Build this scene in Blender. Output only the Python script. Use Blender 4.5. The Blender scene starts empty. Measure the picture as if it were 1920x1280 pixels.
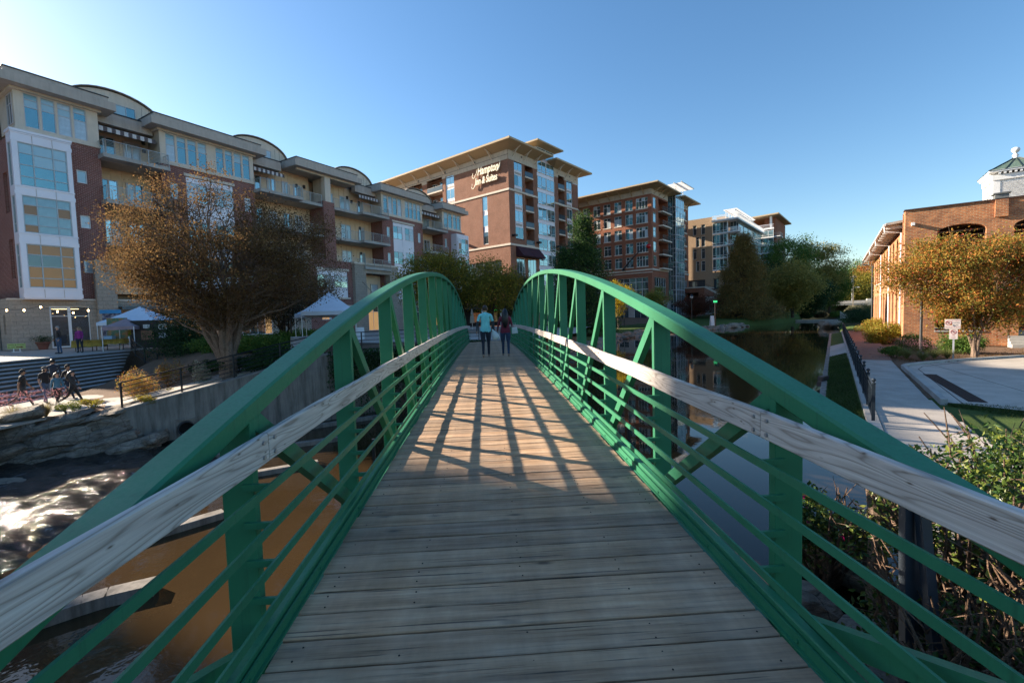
import bpy, math, random
import numpy as np
from mathutils import Matrix, Vector
R = math.radians
scene = bpy.context.scene
random.seed(7)
rng = np.random.default_rng(11)

# ------------------------------------------------------------------ camera
PITCH, ROLL, FPX = R(3.21), R(-1.69), 853.33
_f = Vector((0, math.cos(PITCH), -math.sin(PITCH)))
_u0 = Vector((0, math.sin(PITCH), math.cos(PITCH)))
_r0 = Vector((1, 0, 0))
_ri = _r0 * math.cos(ROLL) + _u0 * math.sin(ROLL)
_up = -_r0 * math.sin(ROLL) + _u0 * math.cos(ROLL)
cd = bpy.data.cameras.new('camera'); cam = bpy.data.objects.new('camera', cd)
scene.collection.objects.link(cam)
cd.lens = 16; cd.sensor_width = 36; cd.sensor_fit = 'HORIZONTAL'
cd.clip_start = .05; cd.clip_end = 4000
cam.matrix_world = Matrix(((_ri.x, _up.x, -_f.x, 0), (_ri.y, _up.y, -_f.y, 0), (_ri.z, _up.z, -_f.z, 0), (0, 0, 0, 1)))
scene.camera = cam

# ------------------------------------------------------------------ light
SUN_AZ, SUN_EL = -65.2, 21.3            # degrees clockwise from +Y, and above the horizon
w = bpy.data.worlds.new('World'); scene.world = w; w.use_nodes = True
nt = w.node_tree; nt.nodes.clear()
sky = nt.nodes.new('ShaderNodeTexSky'); sky.sky_type = 'NISHITA'; sky.sun_disc = False
sky.sun_elevation = R(SUN_EL); sky.sun_rotation = R(SUN_AZ)
sky.altitude = 300; sky.air_density = 1.15; sky.dust_density = .6; sky.ozone_density = 2.6
bg = nt.nodes.new('ShaderNodeBackground'); bg.inputs[1].default_value = .062
wo = nt.nodes.new('ShaderNodeOutputWorld')
hs = nt.nodes.new('ShaderNodeHueSaturation'); hs.inputs['Saturation'].default_value = 1.18; hs.inputs['Value'].default_value = 1.0
nt.links.new(sky.outputs[0], hs.inputs['Color']); nt.links.new(hs.outputs[0], bg.inputs[0]); nt.links.new(bg.outputs[0], wo.inputs[0])
sl = bpy.data.lights.new('sun', 'SUN'); sl.energy = 4.6; sl.angle = R(.53); sl.color = (1, .86, .68)
sun = bpy.data.objects.new('sun', sl); scene.collection.objects.link(sun)
_d = Vector((math.sin(R(SUN_AZ)) * math.cos(R(SUN_EL)), math.cos(R(SUN_AZ)) * math.cos(R(SUN_EL)), math.sin(R(SUN_EL))))
sun.rotation_euler = _d.to_track_quat('Z', 'Y').to_euler(); sun.location = (-40, 20, 60)
vs = scene.view_settings
vs.view_transform = 'Standard'; vs.look = 'None'; vs.exposure = 1.85; vs.gamma = 1; vs.use_curve_mapping = False
scene.cycles.max_bounces = 6; scene.cycles.transparent_max_bounces = 8
scene.cycles.diffuse_bounces = 3; scene.cycles.glossy_bounces = 3; scene.cycles.transmission_bounces = 3
scene.cycles.caustics_reflective = False; scene.cycles.caustics_refractive = False
scene.cycles.sample_clamp_indirect = 6
scene.cycles.use_denoising = True

# ------------------------------------------------------------------ objects
C = scene.collection
def tag(o, label=None, cat=None, group=None, kind=None):
    if label: o['label'] = label
    if cat: o['category'] = cat
    if group: o['group'] = group
    if kind: o['kind'] = kind
    return o
def empty(name, loc, rz=0, label=None, cat=None, group=None, scale=1):
    o = bpy.data.objects.new(name, None); C.objects.link(o)
    o.location = loc; o.rotation_euler = (0, 0, rz); o.scale = (scale,) * 3
    o.empty_display_size = .2
    return tag(o, label, cat, group)
def link(name, me, parent=None, loc=(0, 0, 0), rot=(0, 0, 0)):
    o = bpy.data.objects.new(name, me); C.objects.link(o)
    o.parent = parent; o.location = loc; o.rotation_euler = rot
    return o
def copy_tree(o, parent=None):
    c = o.copy(); C.objects.link(c); c.parent = parent
    for ch in [x for x in KIDS.get(o.name, [])]: copy_tree(ch, c)
    return c
KIDS = {}
def copy_thing(root, loc, rz, label, group=None, scale=None):
    c = root.copy(); C.objects.link(c); c.location = loc; c.rotation_euler = (0, 0, rz); c['label'] = label
    if group: c['group'] = group
    if scale: c.scale = (scale,) * 3
    for ch in root.children:
        d = ch.copy(); C.objects.link(d); d.parent = c
        for g in ch.children:
            e = g.copy(); C.objects.link(e); e.parent = d
    return c

def mesh_np(name, V, F, mats, smooth=False, uv=True, midx=None):
    """mesh from numpy vertices and a list / array of faces (all quads or mixed)"""
    me = bpy.data.meshes.new(name)
    V = np.asarray(V, dtype=np.float32).reshape(-1, 3)
    if isinstance(F, np.ndarray):
        n, k = F.shape; tot = np.full(n, k, dtype=np.int32); flat = F.astype(np.int32).ravel()
    else:
        tot = np.array([len(f) for f in F], dtype=np.int32); flat = np.concatenate([np.asarray(f, dtype=np.int32) for f in F]) if len(F) else np.zeros(0, np.int32)
    me.vertices.add(len(V)); me.vertices.foreach_set('co', V.ravel())
    me.loops.add(len(flat)); me.loops.foreach_set('vertex_index', flat)
    me.polygons.add(len(tot))
    st = np.concatenate(([0], np.cumsum(tot)[:-1])).astype(np.int32) if len(tot) else tot
    me.polygons.foreach_set('loop_start', st)
    try: me.polygons.foreach_set('loop_total', tot)
    except Exception: pass
    if not isinstance(mats, (list, tuple)): mats = [mats]
    for m in mats: me.materials.append(m)
    if midx is not None: me.polygons.foreach_set('material_index', np.asarray(midx, dtype=np.int32))
    me.update(calc_edges=True)
    me.polygons.foreach_set('use_smooth', np.full(len(tot), bool(smooth)))
    if uv and len(tot):
        nrm = np.zeros(len(tot) * 3, dtype=np.float32); me.polygons.foreach_get('normal', nrm); nrm = np.abs(nrm.reshape(-1, 3))
        ln = np.repeat(nrm, tot, axis=0); co = V[flat]
        ax = ln.argmax(axis=1)
        U = np.where(ax == 0, co[:, 1], co[:, 0]); W = np.where(ax == 2, co[:, 1], co[:, 2])
        l = me.uv_layers.new(name='UVMap'); l.data.foreach_set('uv', np.stack([U, W], 1).astype(np.float32).ravel())
    return me

class MB:
    """collects geometry; build() links it as one mesh object"""
    def __init__(s): s.v = []; s.f = []; s.m = []; s.cur = 0
    def add(s, vs_, fs):
        b = len(s.v); s.v += [tuple(p) for p in vs_]
        for f in fs: s.f.append([i + b for i in f]); s.m.append(s.cur)
        return s
    def box(s, x0, x1, y0, y1, z0, z1):
        return s.add([(x0, y0, z0), (x1, y0, z0), (x1, y1, z0), (x0, y1, z0), (x0, y0, z1), (x1, y0, z1), (x1, y1, z1), (x0, y1, z1)],
                     [(3, 2, 1, 0), (4, 5, 6, 7), (0, 1, 5, 4), (1, 2, 6, 5), (2, 3, 7, 6), (3, 0, 4, 7)])
    def hexa(s, P):   # 8 points, bottom 4 then top 4
        return s.add(P, [(3, 2, 1, 0), (4, 5, 6, 7), (0, 1, 5, 4), (1, 2, 6, 5), (2, 3, 7, 6), (3, 0, 4, 7)])
    def quad(s, a, b, c, d): return s.add([a, b, c, d], [(0, 1, 2, 3)])
    def bar(s, a, b, w_, h_, up=(0, 0, 1)):
        a = Vector(a); b = Vector(b); d = (b - a)
        if d.length < 1e-6: return s
        d.normalize(); up = Vector(up)
        if abs(d.dot(up)) > .99: up = Vector((0, 1, 0))
        x = d.cross(up).normalized() * (w_ / 2); z = x.cross(d).normalized() * (h_ / 2)
        P = [a - x - z, a + x - z, b + x - z, b - x - z, a - x + z, a + x + z, b + x + z, b - x + z]
        return s.hexa(P)
    def tube(s, pts, rad, n=8, cap=True):
        pts = [Vector(p) for p in pts]
        if not hasattr(rad, '__len__'): rad = [rad] * len(pts)
        rings = []; px = None
        for i, p in enumerate(pts):
            d = (pts[min(i + 1, len(pts) - 1)] - pts[max(i - 1, 0)]).normalized()
            if px is None:
                t = Vector((0, 0, 1)) if abs(d.z) < .9 else Vector((1, 0, 0)); px = d.cross(t).normalized()
            else:
                px = (px - d * px.dot(d)).normalized()
            py = d.cross(px)
            rings.append([p + (px * math.cos(2 * math.pi * k / n) + py * math.sin(2 * math.pi * k / n)) * rad[i] for k in range(n)])
        vs_ = [q for r in rings for q in r]; fs = []
        for i in range(len(pts) - 1):
            for k in range(n):
                fs.append((i * n + k, i * n + (k + 1) % n, (i + 1) * n + (k + 1) % n, (i + 1) * n + k))
        if cap: fs.append(tuple(reversed(range(n)))); fs.append(tuple(range((len(pts) - 1) * n, len(pts) * n)))
        return s.add(vs_, fs)
    def lathe(s, c, prof, n=16):
        vs_ = []; fs = []
        for (r, z) in prof:
            for k in range(n): a = 2 * math.pi * k / n; vs_.append((c[0] + r * math.cos(a), c[1] + r * math.sin(a), c[2] + z))
        m = len(prof)
        for i in range(m - 1):
            for k in range(n): fs.append((i * n + k, i * n + (k + 1) % n, (i + 1) * n + (k + 1) % n, (i + 1) * n + k))
        fs.append(tuple(reversed(range(n)))); fs.append(tuple(range((m - 1) * n, m * n)))
        return s.add(vs_, fs)
    def prism(s, poly, d0, d1, f=None):
        """polygon [(a,b)] extruded from d0 to d1; f(a, d, b) -> xyz"""
        f = f or (lambda a, d, b: (a, d, b)); n = len(poly)
        vs_ = [f(a, d0, b) for a, b in poly] + [f(a, d1, b) for a, b in poly]
        fs = [tuple(range(n)), tuple(reversed(range(n, 2 * n)))] + [(i, (i + 1) % n + 0, (i + 1) % n + n, i + n) for i in range(n)]
        return s.add(vs_, fs)
    def build(s, name, mat, parent=None, smooth=False, loc=(0, 0, 0), rot=(0, 0, 0), bevel=0):
        me = mesh_np(name, s.v, s.f, mat, smooth, midx=s.m if isinstance(mat, (list, tuple)) else None)
        o = link(name, me, parent, loc, rot)
        if bevel:
            b = o.modifiers.new('bevel', 'BEVEL'); b.width = bevel; b.segments = 2; b.limit_method = 'ANGLE'
        return o
def boxes(name, mat, parent, L, bevel=0):
    if parent is None or len(L) < 2:
        m = MB()
        for b in L: m.box(*b)
        return m.build(name, mat, parent, bevel=bevel)
    return [MB().box(*b).build(name, mat, parent, bevel=bevel) for b in L][0]
_unit = {}
def brick_box(name, mat, parent, x0, x1, y0, y1, z0, z1):
    """a box object whose mesh is shared between boxes of one size and material"""
    key = (round(x1 - x0, 3), round(y1 - y0, 3), round(z1 - z0, 3), mat.name, name)
    if key not in _unit:
        m = MB().box(0, x1 - x0, 0, y1 - y0, 0, z1 - z0); _unit[key] = mesh_np(name, m.v, m.f, mat)
    return link(name, _unit[key], parent, (x0, y0, z0))

# ------------------------------------------------------------------ materials
def new_mat(name):
    m = bpy.data.materials.new(name); m.use_nodes = True
    return m, m.node_tree, m.node_tree.nodes['Principled BSDF']
def N(nt, t, **k):
    n = nt.nodes.new(t)
    for a, v in k.items():
        if a.startswith('i_'): n.inputs[int(a[2:])].default_value = v
        else: setattr(n, a, v)
    return n
def coords(nt, kind='Object', scale=(1, 1, 1), rot=(0, 0, 0)):
    tc = N(nt, 'ShaderNodeTexCoord'); mp = N(nt, 'ShaderNodeMapping')
    nt.links.new(tc.outputs[kind], mp.inputs[0]); mp.inputs['Scale'].default_value = scale; mp.inputs['Rotation'].default_value = rot
    return mp.outputs[0]
def ramp(nt, fac, stops):
    r = N(nt, 'ShaderNodeValToRGB'); e = r.color_ramp.elements
    while len(e) < len(stops): e.new(.5)
    for i, (p, c) in enumerate(stops): e[i].position = p; e[i].color = tuple(c) + (1,) if len(c) == 3 else c
    nt.links.new(fac, r.inputs[0]); return r.outputs[0]
def noise(nt, vec, scale, detail=4, rough=.55, out=0):
    n = N(nt, 'ShaderNodeTexNoise'); n.inputs['Scale'].default_value = scale; n.inputs['Detail'].default_value = detail; n.inputs['Roughness'].default_value = rough
    nt.links.new(vec, n.inputs['Vector']); return n.outputs[out]
def mixc(nt, fac, a, b, mode='MIX'):
    m = N(nt, 'ShaderNodeMix', data_type='RGBA', blend_type=mode)
    for sock, v in ((m.inputs[0], fac), (m.inputs[6], a), (m.inputs[7], b)):
        if hasattr(v, 'is_linked'): nt.links.new(v, sock)
        elif isinstance(v, (int, float)): sock.default_value = v
        else: sock.default_value = tuple(v) + (1,)
    return m.outputs[2]
def math_(nt, op, a, b=0.0):
    m = N(nt, 'ShaderNodeMath', operation=op)
    for i, v in enumerate((a, b)):
        if hasattr(v, 'is_linked'): nt.links.new(v, m.inputs[i])
        else: m.inputs[i].default_value = v
    return m.outputs[0]
def bump(nt, bs, h, strength=.3, dist=.02):
    b = N(nt, 'ShaderNodeBump'); b.inputs['Strength'].default_value = strength; b.inputs['Distance'].default_value = dist
    nt.links.new(h, b.inputs['Height']); nt.links.new(b.outputs[0], bs.inputs['Normal'])
def paint(name, col, rough=.5, metal=0, var=.12, scale=3, bmp=0, spec=.5, dirt=0):
    """painted or plain surface with slight mottling"""
    m, nt, bs = new_mat(name)
    v = coords(nt); n = noise(nt, v, scale, 5)
    c = ramp(nt, n, [(.3, [x * (1 - var) for x in col]), (.7, [min(1, x * (1 + var)) for x in col])])
    if dirt:
        v2 = coords(nt, scale=(3, 3, .35)); n2 = noise(nt, v2, 1.3, 6, .65)
        c = mixc(nt, ramp(nt, n2, [(.45, (0, 0, 0)), (.75, (dirt,) * 3)]), c, [x * .35 for x in col])
    nt.links.new(c, bs.inputs['Base Color']); bs.inputs['Roughness'].default_value = rough; bs.inputs['Metallic'].default_value = metal
    bs.inputs['Specular IOR Level'].default_value = spec
    if bmp: bump(nt, bs, noise(nt, v, scale * 9, 4), bmp)
    return m
def brick_mat(name, c1, c2, mortar, bw=.215, bh=.075, msize=.010, patch=.35, patchcol=None, pscale=.8, offset=.5, rough=.9):
    m, nt, bs = new_mat(name)
    uv = coords(nt, 'UV')
    b = N(nt, 'ShaderNodeTexBrick'); b.offset = offset
    b.inputs['Scale'].default_value = 1; b.inputs['Brick Width'].default_value = bw; b.inputs['Row Height'].default_value = bh
    b.inputs['Mortar Size'].default_value = msize; b.inputs['Bias'].default_value = -.1; b.inputs['Mortar Smooth'].default_value = .3
    b.inputs['Color1'].default_value = c1 + (1,); b.inputs['Color2'].default_value = c2 + (1,); b.inputs['Mortar'].default_value = mortar + (1,)
    nt.links.new(uv, b.inputs['Vector'])
    n = noise(nt, uv, pscale, 6, .65)
    pc = patchcol or [x * .35 for x in c1]
    c = mixc(nt, ramp(nt, n, [(.42, (0, 0, 0)), (.72, (patch,) * 3)]), b.outputs[0], pc)
    n2 = noise(nt, uv, 9, 3); c = mixc(nt, .5, c, ramp(nt, n2, [(.3, (.35,) * 3), (.7, (.66,) * 3)]), 'OVERLAY')
    nt.links.new(c, bs.inputs['Base Color']); bs.inputs['Roughness'].default_value = rough; bs.inputs['Specular IOR Level'].default_value = .2
    h = math_(nt, 'ADD', b.outputs[1], math_(nt, 'MULTIPLY', noise(nt, uv, 40, 2), -.5))
    bu = N(nt, 'ShaderNodeBump'); bu.invert = True; bu.inputs['Strength'].default_value = .5; bu.inputs['Distance'].default_value = .012
    nt.links.new(h, bu.inputs['Height']); nt.links.new(bu.outputs[0], bs.inputs['Normal'])
    return m
def glass_mat(name, col, metal=.75, rough=.04, wob=.02, base=None):
    m, nt, bs = new_mat(name)
    v = coords(nt); n = noise(nt, v, .35, 3)
    c = ramp(nt, n, [(.35, [x * .8 for x in col]), (.65, col)])
    nt.links.new(c, bs.inputs['Base Color']); bs.inputs['Metallic'].default_value = metal; bs.inputs['Roughness'].default_value = rough
    if wob: bump(nt, bs, noise(nt, v, .8, 2), wob, .3)
    return m

def green_paint():
    m, nt, bs = new_mat('bridge_green_paint')
    v = coords(nt); n = noise(nt, v, 2.2, 6, .6); n2 = noise(nt, v, 60, 3, .7)
    c = ramp(nt, n, [(.3, (.020, .150, .072)), (.7, (.028, .185, .092))])
    sp = ramp(nt, noise(nt, v, 26, 4, .75), [(.70, (0, 0, 0)), (.76, (.5,) * 3)])
    c = mixc(nt, sp, c, (.03, .10, .06))
    fade = ramp(nt, noise(nt, v, .9, 5, .6), [(.52, (0, 0, 0)), (.68, (.45,) * 3)]); c = mixc(nt, fade, c, (.045, .20, .12))
    strk = ramp(nt, noise(nt, coords(nt, scale=(14, 14, .7)), 1.6, 5, .7), [(.56, (0, 0, 0)), (.78, (.55,) * 3)]); c = mixc(nt, strk, c, (.014, .07, .038))
    rust = ramp(nt, noise(nt, v, 7, 6, .8), [(.74, (0, 0, 0)), (.80, (.6,) * 3)]); c = mixc(nt, rust, c, (.10, .085, .05))
    nt.links.new(c, bs.inputs['Base Color'])
    r = ramp(nt, n2, [(.3, (.46,) * 3), (.7, (.6,) * 3)]); nt.links.new(r, bs.inputs['Roughness']); bs.inputs['Specular IOR Level'].default_value = .32
    bump(nt, bs, n2, .06, .004)
    return m
def deck_wood():
    m, nt, bs = new_mat('deck_timber')
    oi = N(nt, 'ShaderNodeObjectInfo'); tc = N(nt, 'ShaderNodeTexCoord')
    ad = N(nt, 'ShaderNodeVectorMath', operation='ADD'); sc = N(nt, 'ShaderNodeVectorMath', operation='SCALE')
    cx = N(nt, 'ShaderNodeCombineXYZ')
    for i in range(3): nt.links.new(oi.outputs['Random'], cx.inputs[i])
    nt.links.new(cx.outputs[0], sc.inputs[0]); sc.inputs[3].default_value = 97
    nt.links.new(tc.outputs['Object'], ad.inputs[0]); nt.links.new(sc.outputs[0], ad.inputs[1])
    mp = N(nt, 'ShaderNodeMapping'); mp.inputs['Scale'].default_value = (.55, 9, 9); nt.links.new(ad.outputs[0], mp.inputs[0]); g = mp.outputs[0]
    n1 = noise(nt, g, 1.6, 6, .65)
    mp2 = N(nt, 'ShaderNodeMapping'); mp2.inputs['Scale'].default_value = (1.1, 34, 34); nt.links.new(ad.outputs[0], mp2.inputs[0])
    n2 = noise(nt, mp2.outputs[0], 1.5, 5, .7)
    c = ramp(nt, n1, [(.25, (.20, .115, .065)), (.5, (.41, .262, .160)), (.78, (.54, .385, .26))])
    fine = ramp(nt, n2, [(.28, (.12,) * 3), (.44, (.5,) * 3), (.7, (.62,) * 3)])
    c = mixc(nt, .75, c, fine, 'OVERLAY')
    rnd = ramp(nt, oi.outputs['Random'], [(0, (.33, .33, .34)), (.35, (.46, .45, .43)), (.7, (.54, .52, .49)), (1, (.64, .61, .57))])
    c = mixc(nt, .9, c, rnd, 'OVERLAY')
    # knots
    vo = N(nt, 'ShaderNodeTexVoronoi'); mp3 = N(nt, 'ShaderNodeMapping'); mp3.inputs['Scale'].default_value = (2.0, 5.5, 3)
    nt.links.new(ad.outputs[0], mp3.inputs[0]); nt.links.new(mp3.outputs[0], vo.inputs[0]); vo.inputs['Scale'].default_value = 1.0
    kn = ramp(nt, vo.outputs['Distance'], [(.05, (.85,) * 3), (.10, (.35,) * 3), (.17, (0, 0, 0))])
    c = mixc(nt, kn, c, (.055, .038, .028))
    # splits along the grain
    mp4 = N(nt, 'ShaderNodeMapping'); mp4.inputs['Scale'].default_value = (.9, 42, 20); nt.links.new(ad.outputs[0], mp4.inputs[0])
    cr = ramp(nt, noise(nt, mp4.outputs[0], 1.1, 3, .5), [(.63, (0, 0, 0)), (.68, (.85,) * 3)])
    c = mixc(nt, cr, c, (.035, .026, .02))
    # broad grey weathering patches
    wp = ramp(nt, noise(nt, tc.outputs['Object'], 1.3, 4), [(.4, (0, 0, 0)), (.7, (.35,) * 3)])
    c = mixc(nt, wp, c, (.38, .33, .28))
    nt.links.new(c, bs.inputs['Base Color']); bs.inputs['Roughness'].default_value = .72; bs.inputs['Specular IOR Level'].default_value = .3
    vg = ramp(nt, noise(nt, coords(nt, scale=(.8, .25, 1)), 3.0, 5, .7), [(.35, (.36,) * 3), (.65, (.60,) * 3)]); c = mixc(nt, .8, c, vg, 'OVERLAY'); nt.links.new(c, bs.inputs['Base Color'])
    h = math_(nt, 'SUBTRACT', n2, cr); h = math_(nt, 'SUBTRACT', h, kn); bump(nt, bs, h, .55, .006)
    return m
def rail_wood():
    m, nt, bs = new_mat('rail_timber')
    oi = N(nt, 'ShaderNodeObjectInfo'); tc = N(nt, 'ShaderNodeTexCoord')
    cx = N(nt, 'ShaderNodeCombineXYZ'); nt.links.new(oi.outputs['Random'], cx.inputs[0]); nt.links.new(oi.outputs['Random'], cx.inputs[2])
    sc = N(nt, 'ShaderNodeVectorMath', operation='SCALE'); sc.inputs[3].default_value = 53; nt.links.new(cx.outputs[0], sc.inputs[0])
    ad = N(nt, 'ShaderNodeVectorMath', operation='ADD'); nt.links.new(tc.outputs['Object'], ad.inputs[0]); nt.links.new(sc.outputs[0], ad.inputs[1])
    mp = N(nt, 'ShaderNodeMapping'); mp.inputs['Scale'].default_value = (3, .55, 7.5); nt.links.new(ad.outputs[0], mp.inputs[0])
    d = noise(nt, mp.outputs[0], 1.0, 2, .45)
    # contour lines of a stretched noise give the cathedral grain of a flat-sawn board
    rings = math_(nt, 'FRACT', math_(nt, 'MULTIPLY', d, 19.0))
    tri = math_(nt, 'ABSOLUTE', math_(nt, 'SUBTRACT', rings, .5))
    c = ramp(nt, tri, [(.0, (.31, .26, .225)), (.14, (.50, .445, .40)), (.5, (.58, .525, .48))])
    mp2 = N(nt, 'ShaderNodeMapping'); mp2.inputs['Scale'].default_value = (20, 1.2, 55); nt.links.new(ad.outputs[0], mp2.inputs[0])
    f = noise(nt, mp2.outputs[0], 1.2, 4, .65)
    c = mixc(nt, .8, c, ramp(nt, f, [(.3, (.34,) * 3), (.65, (.56,) * 3)]), 'OVERLAY')
    vo = N(nt, 'ShaderNodeTexVoronoi'); mp3 = N(nt, 'ShaderNodeMapping'); mp3.inputs['Scale'].default_value = (3, 1.6, 5)
    nt.links.new(ad.outputs[0], mp3.inputs[0]); nt.links.new(mp3.outputs[0], vo.inputs[0])
    kn = ramp(nt, vo.outputs['Distance'], [(.05, (.9,) * 3), (.10, (.3,) * 3), (.17, (0, 0, 0))])
    c = mixc(nt, kn, c, (.11, .075, .05))
    nt.links.new(c, bs.inputs['Base Color']); bs.inputs['Roughness'].default_value = .75; bs.inputs['Specular IOR Level'].default_value = .3
    bump(nt, bs, math_(nt, 'ADD', tri, f), .4, .004)
    return m
def concrete(name, col, stain=.5, scale=1, streak=True, bmp=.3):
    m, nt, bs = new_mat(name)
    v = coords(nt); n = noise(nt, v, 1.1 * scale, 8, .65); f = noise(nt, v, 30 * scale, 3)
    c = ramp(nt, n, [(.25, [x * .72 for x in col]), (.75, [x * 1.15 for x in col])])
    if streak:
        n2 = noise(nt, coords(nt, scale=(2.4, 2.4, .22)), 1.4, 7, .7)
        c = mixc(nt, ramp(nt, n2, [(.42, (0, 0, 0)), (.7, (stain,) * 3)]), c, [x * .22 for x in col])
    c = mixc(nt, .5, c, ramp(nt, f, [(.3, (.42,) * 3), (.7, (.58,) * 3)]), 'OVERLAY')
    nt.links.new(c, bs.inputs['Base Color']); bs.inputs['Roughness'].default_value = .88; bs.inputs['Specular IOR Level'].default_value = .25
    bump(nt, bs, math_(nt, 'ADD', n, math_(nt, 'MULTIPLY', f, .3)), bmp, .02)
    return m
def stone_mat(name, a, b, sc=1.2):
    m, nt, bs = new_mat(name)
    oi = N(nt, 'ShaderNodeObjectInfo'); v = coords(nt); n = noise(nt, v, sc, 7, .7); n2 = noise(nt, coords(nt, scale=(1, 1, 4)), sc * 3, 5, .7)
    c = ramp(nt, n, [(.25, a), (.75, b)])
    cv = N(nt, 'ShaderNodeTexVoronoi'); cv.feature = 'DISTANCE_TO_EDGE'; nt.links.new(v, cv.inputs[0]); cv.inputs['Scale'].default_value = sc * 1.6
    c = mixc(nt, .9, c, ramp(nt, n2, [(.3, (.22,) * 3), (.7, (.68,) * 3)]), 'OVERLAY')
    c = mixc(nt, ramp(nt, cv.outputs[0], [(.0, (.7,) * 3), (.03, (0, 0, 0))]), c, [x * .35 for x in a])
    c = mixc(nt, .55, c, ramp(nt, oi.outputs['Random'], [(0, (.38, .38, .40)), (1, (.62, .58, .52))]), 'OVERLAY')
    nt.links.new(c, bs.inputs['Base Color']); bs.inputs['Roughness'].default_value = .9; bs.inputs['Specular IOR Level'].default_value = .25
    bump(nt, bs, math_(nt, 'ADD', n, n2), .8, .05)
    return m
def ground_mat(name, cols, scale=1, bmp=.5):
    m, nt, bs = new_mat(name)
    v = coords(nt); n = noise(nt, v, .6 * scale, 6, .6); f = noise(nt, v, 14 * scale, 5, .75)
    c = ramp(nt, n, [(.3, cols[0]), (.7, cols[1])])
    c = mixc(nt, ramp(nt, f, [(.4, (0, 0, 0)), (.65, (.8,) * 3)]), c, cols[2])
    nt.links.new(c, bs.inputs['Base Color']); bs.inputs['Roughness'].default_value = .95; bs.inputs['Specular IOR Level'].default_value = .1
    bump(nt, bs, f, bmp, .04)
    return m
def leaf_mat(name, cols, trans=.35, rough=.55, spec=.22):
    """leaf colour varies per leaf; light shines through"""
    m, nt, bs = new_mat(name)
    g = N(nt, 'ShaderNodeNewGeometry')
    k = len(cols); c = ramp(nt, g.outputs['Random Per Island'], [(i / max(1, k - 1), cols[i]) for i in range(k)])
    n = noise(nt, coords(nt), .55, 3); c = mixc(nt, .7, c, ramp(nt, n, [(.3, (.3,) * 3), (.7, (.66,) * 3)]), 'OVERLAY')
    nt.links.new(c, bs.inputs['Base Color']); bs.inputs['Roughness'].default_value = rough; bs.inputs['Specular IOR Level'].default_value = spec
    tr = N(nt, 'ShaderNodeBsdfTranslucent'); nt.links.new(c, tr.inputs[0]); mx = N(nt, 'ShaderNodeMixShader'); mx.inputs[0].default_value = trans
    nt.links.new(bs.outputs[0], mx.inputs[1]); nt.links.new(tr.outputs[0], mx.inputs[2])
    nt.links.new(mx.outputs[0], nt.nodes['Material Output'].inputs[0])
    return m
def water_mat(name, col, bscale, bstr, rough=.02, stretch=(1, 1, 1), layer2=None):
    m, nt, bs = new_mat(name)
    v = coords(nt, scale=stretch)
    n = noise(nt, v, bscale, 4, .6)
    big = noise(nt, coords(nt), .25, 4)
    c = ramp(nt, big, [(.3, [x * .75 for x in col]), (.7, [x * 1.2 for x in col])])
    nt.links.new(c, bs.inputs['Base Color']); bs.inputs['Roughness'].default_value = rough; bs.inputs['IOR'].default_value = 1.33
    h = n
    if layer2:
        sc2, amt, lo, hi = layer2     # rough zone where the second noise masks in
        mask = ramp(nt, noise(nt, coords(nt, scale=(1, 1, 1)), .16, 3), [(lo, (0, 0, 0)), (hi, (1, 1, 1))])
        h = math_(nt, 'ADD', n, math_(nt, 'MULTIPLY', math_(nt, 'MULTIPLY', noise(nt, v, sc2, 3, .7), mask), amt))
    bump(nt, bs, h, bstr, .05)
    return m
def emis(name, col, s):
    m, nt, bs = new_mat(name); bs.inputs['Base Color'].default_value = tuple(col) + (1,)
    bs.inputs['Emission Color'].default_value = tuple(col) + (1,); bs.inputs['Emission Strength'].default_value = s
    return m

GREEN = green_paint(); DECK = deck_wood(); RAILW = rail_wood()
STEEL = paint('galvanised_steel', (.32, .33, .34), .45, .6)
BLACK = paint('black_painted_metal', (.012, .014, .018), .4, 0, .2)
DKBLUE = paint('dark_navy_fence_paint', (.012, .02, .03), .4)
WHITE = paint('white_paint', (.72, .72, .72), .5, 0, .05)
BAYWHITE = paint('white_bay_panel', (.72, .70, .76), .4, .1, .05, .5)
BEIGE = paint('beige_stucco', (.52, .44, .35), .85, 0, .1, 1.5, .2, .2, .25)
BEIGE_L = paint('pale_beige_trim', (.64, .56, .47), .8, 0, .06, 1.5, .1, .2, .2)
CORNICE = paint('taupe_cornice', (.46, .41, .365), .8, 0, .07, 1, .1, .2, .3)
SIDING = paint('warm_board_siding', (.66, .52, .37), .75, 0, .06, 2, 0, .2)
TRIMDK = paint('dark_roof_edge', (.02, .024, .035), .5)
ROOFM = paint('pale_membrane_roof', (.35, .34, .32), .9)
L_BRICK = brick_mat('apartment_brick', (.20, .050, .040), (.13, .032, .028), (.42, .30, .26), bw=.26, bh=.095, msize=.016, patch=.2)
H_BRICK = brick_mat('hotel_brick', (.30, .135, .085), (.22, .092, .060), (.27, .19, .15), patch=.35, pscale=.5)
O_BRICK = brick_mat('office_brick', (.30, .100, .055), (.24, .078, .044), (.30, .18, .13), patch=.2, pscale=.3)
T_BRICK = brick_mat('tan_brick', (.34, .235, .15), (.29, .20, .125), (.38, .29, .21), patch=.1, pscale=.3)
M_BRICK = brick_mat('old_mill_brick', (.56, .215, .085), (.36, .115, .048), (.42, .28, .17), patch=.85, patchcol=(.13, .075, .055), pscale=1.3, msize=.02, bw=.30, bh=.105)
STONE_B = brick_mat('split_face_block', (.36, .31, .255), (.32, .275, .23), (.20, .17, .145), bw=.6, bh=.3, msize=.012, patch=.15)
GREYSTONE = brick_mat('grey_cast_stone', (.40, .385, .36), (.37, .355, .33), (.26, .25, .24), bw=1.2, bh=.6, msize=.015, patch=.1)
G_SKY = glass_mat('sky_reflecting_glass', (.34, .50, .53), .8)
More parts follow.
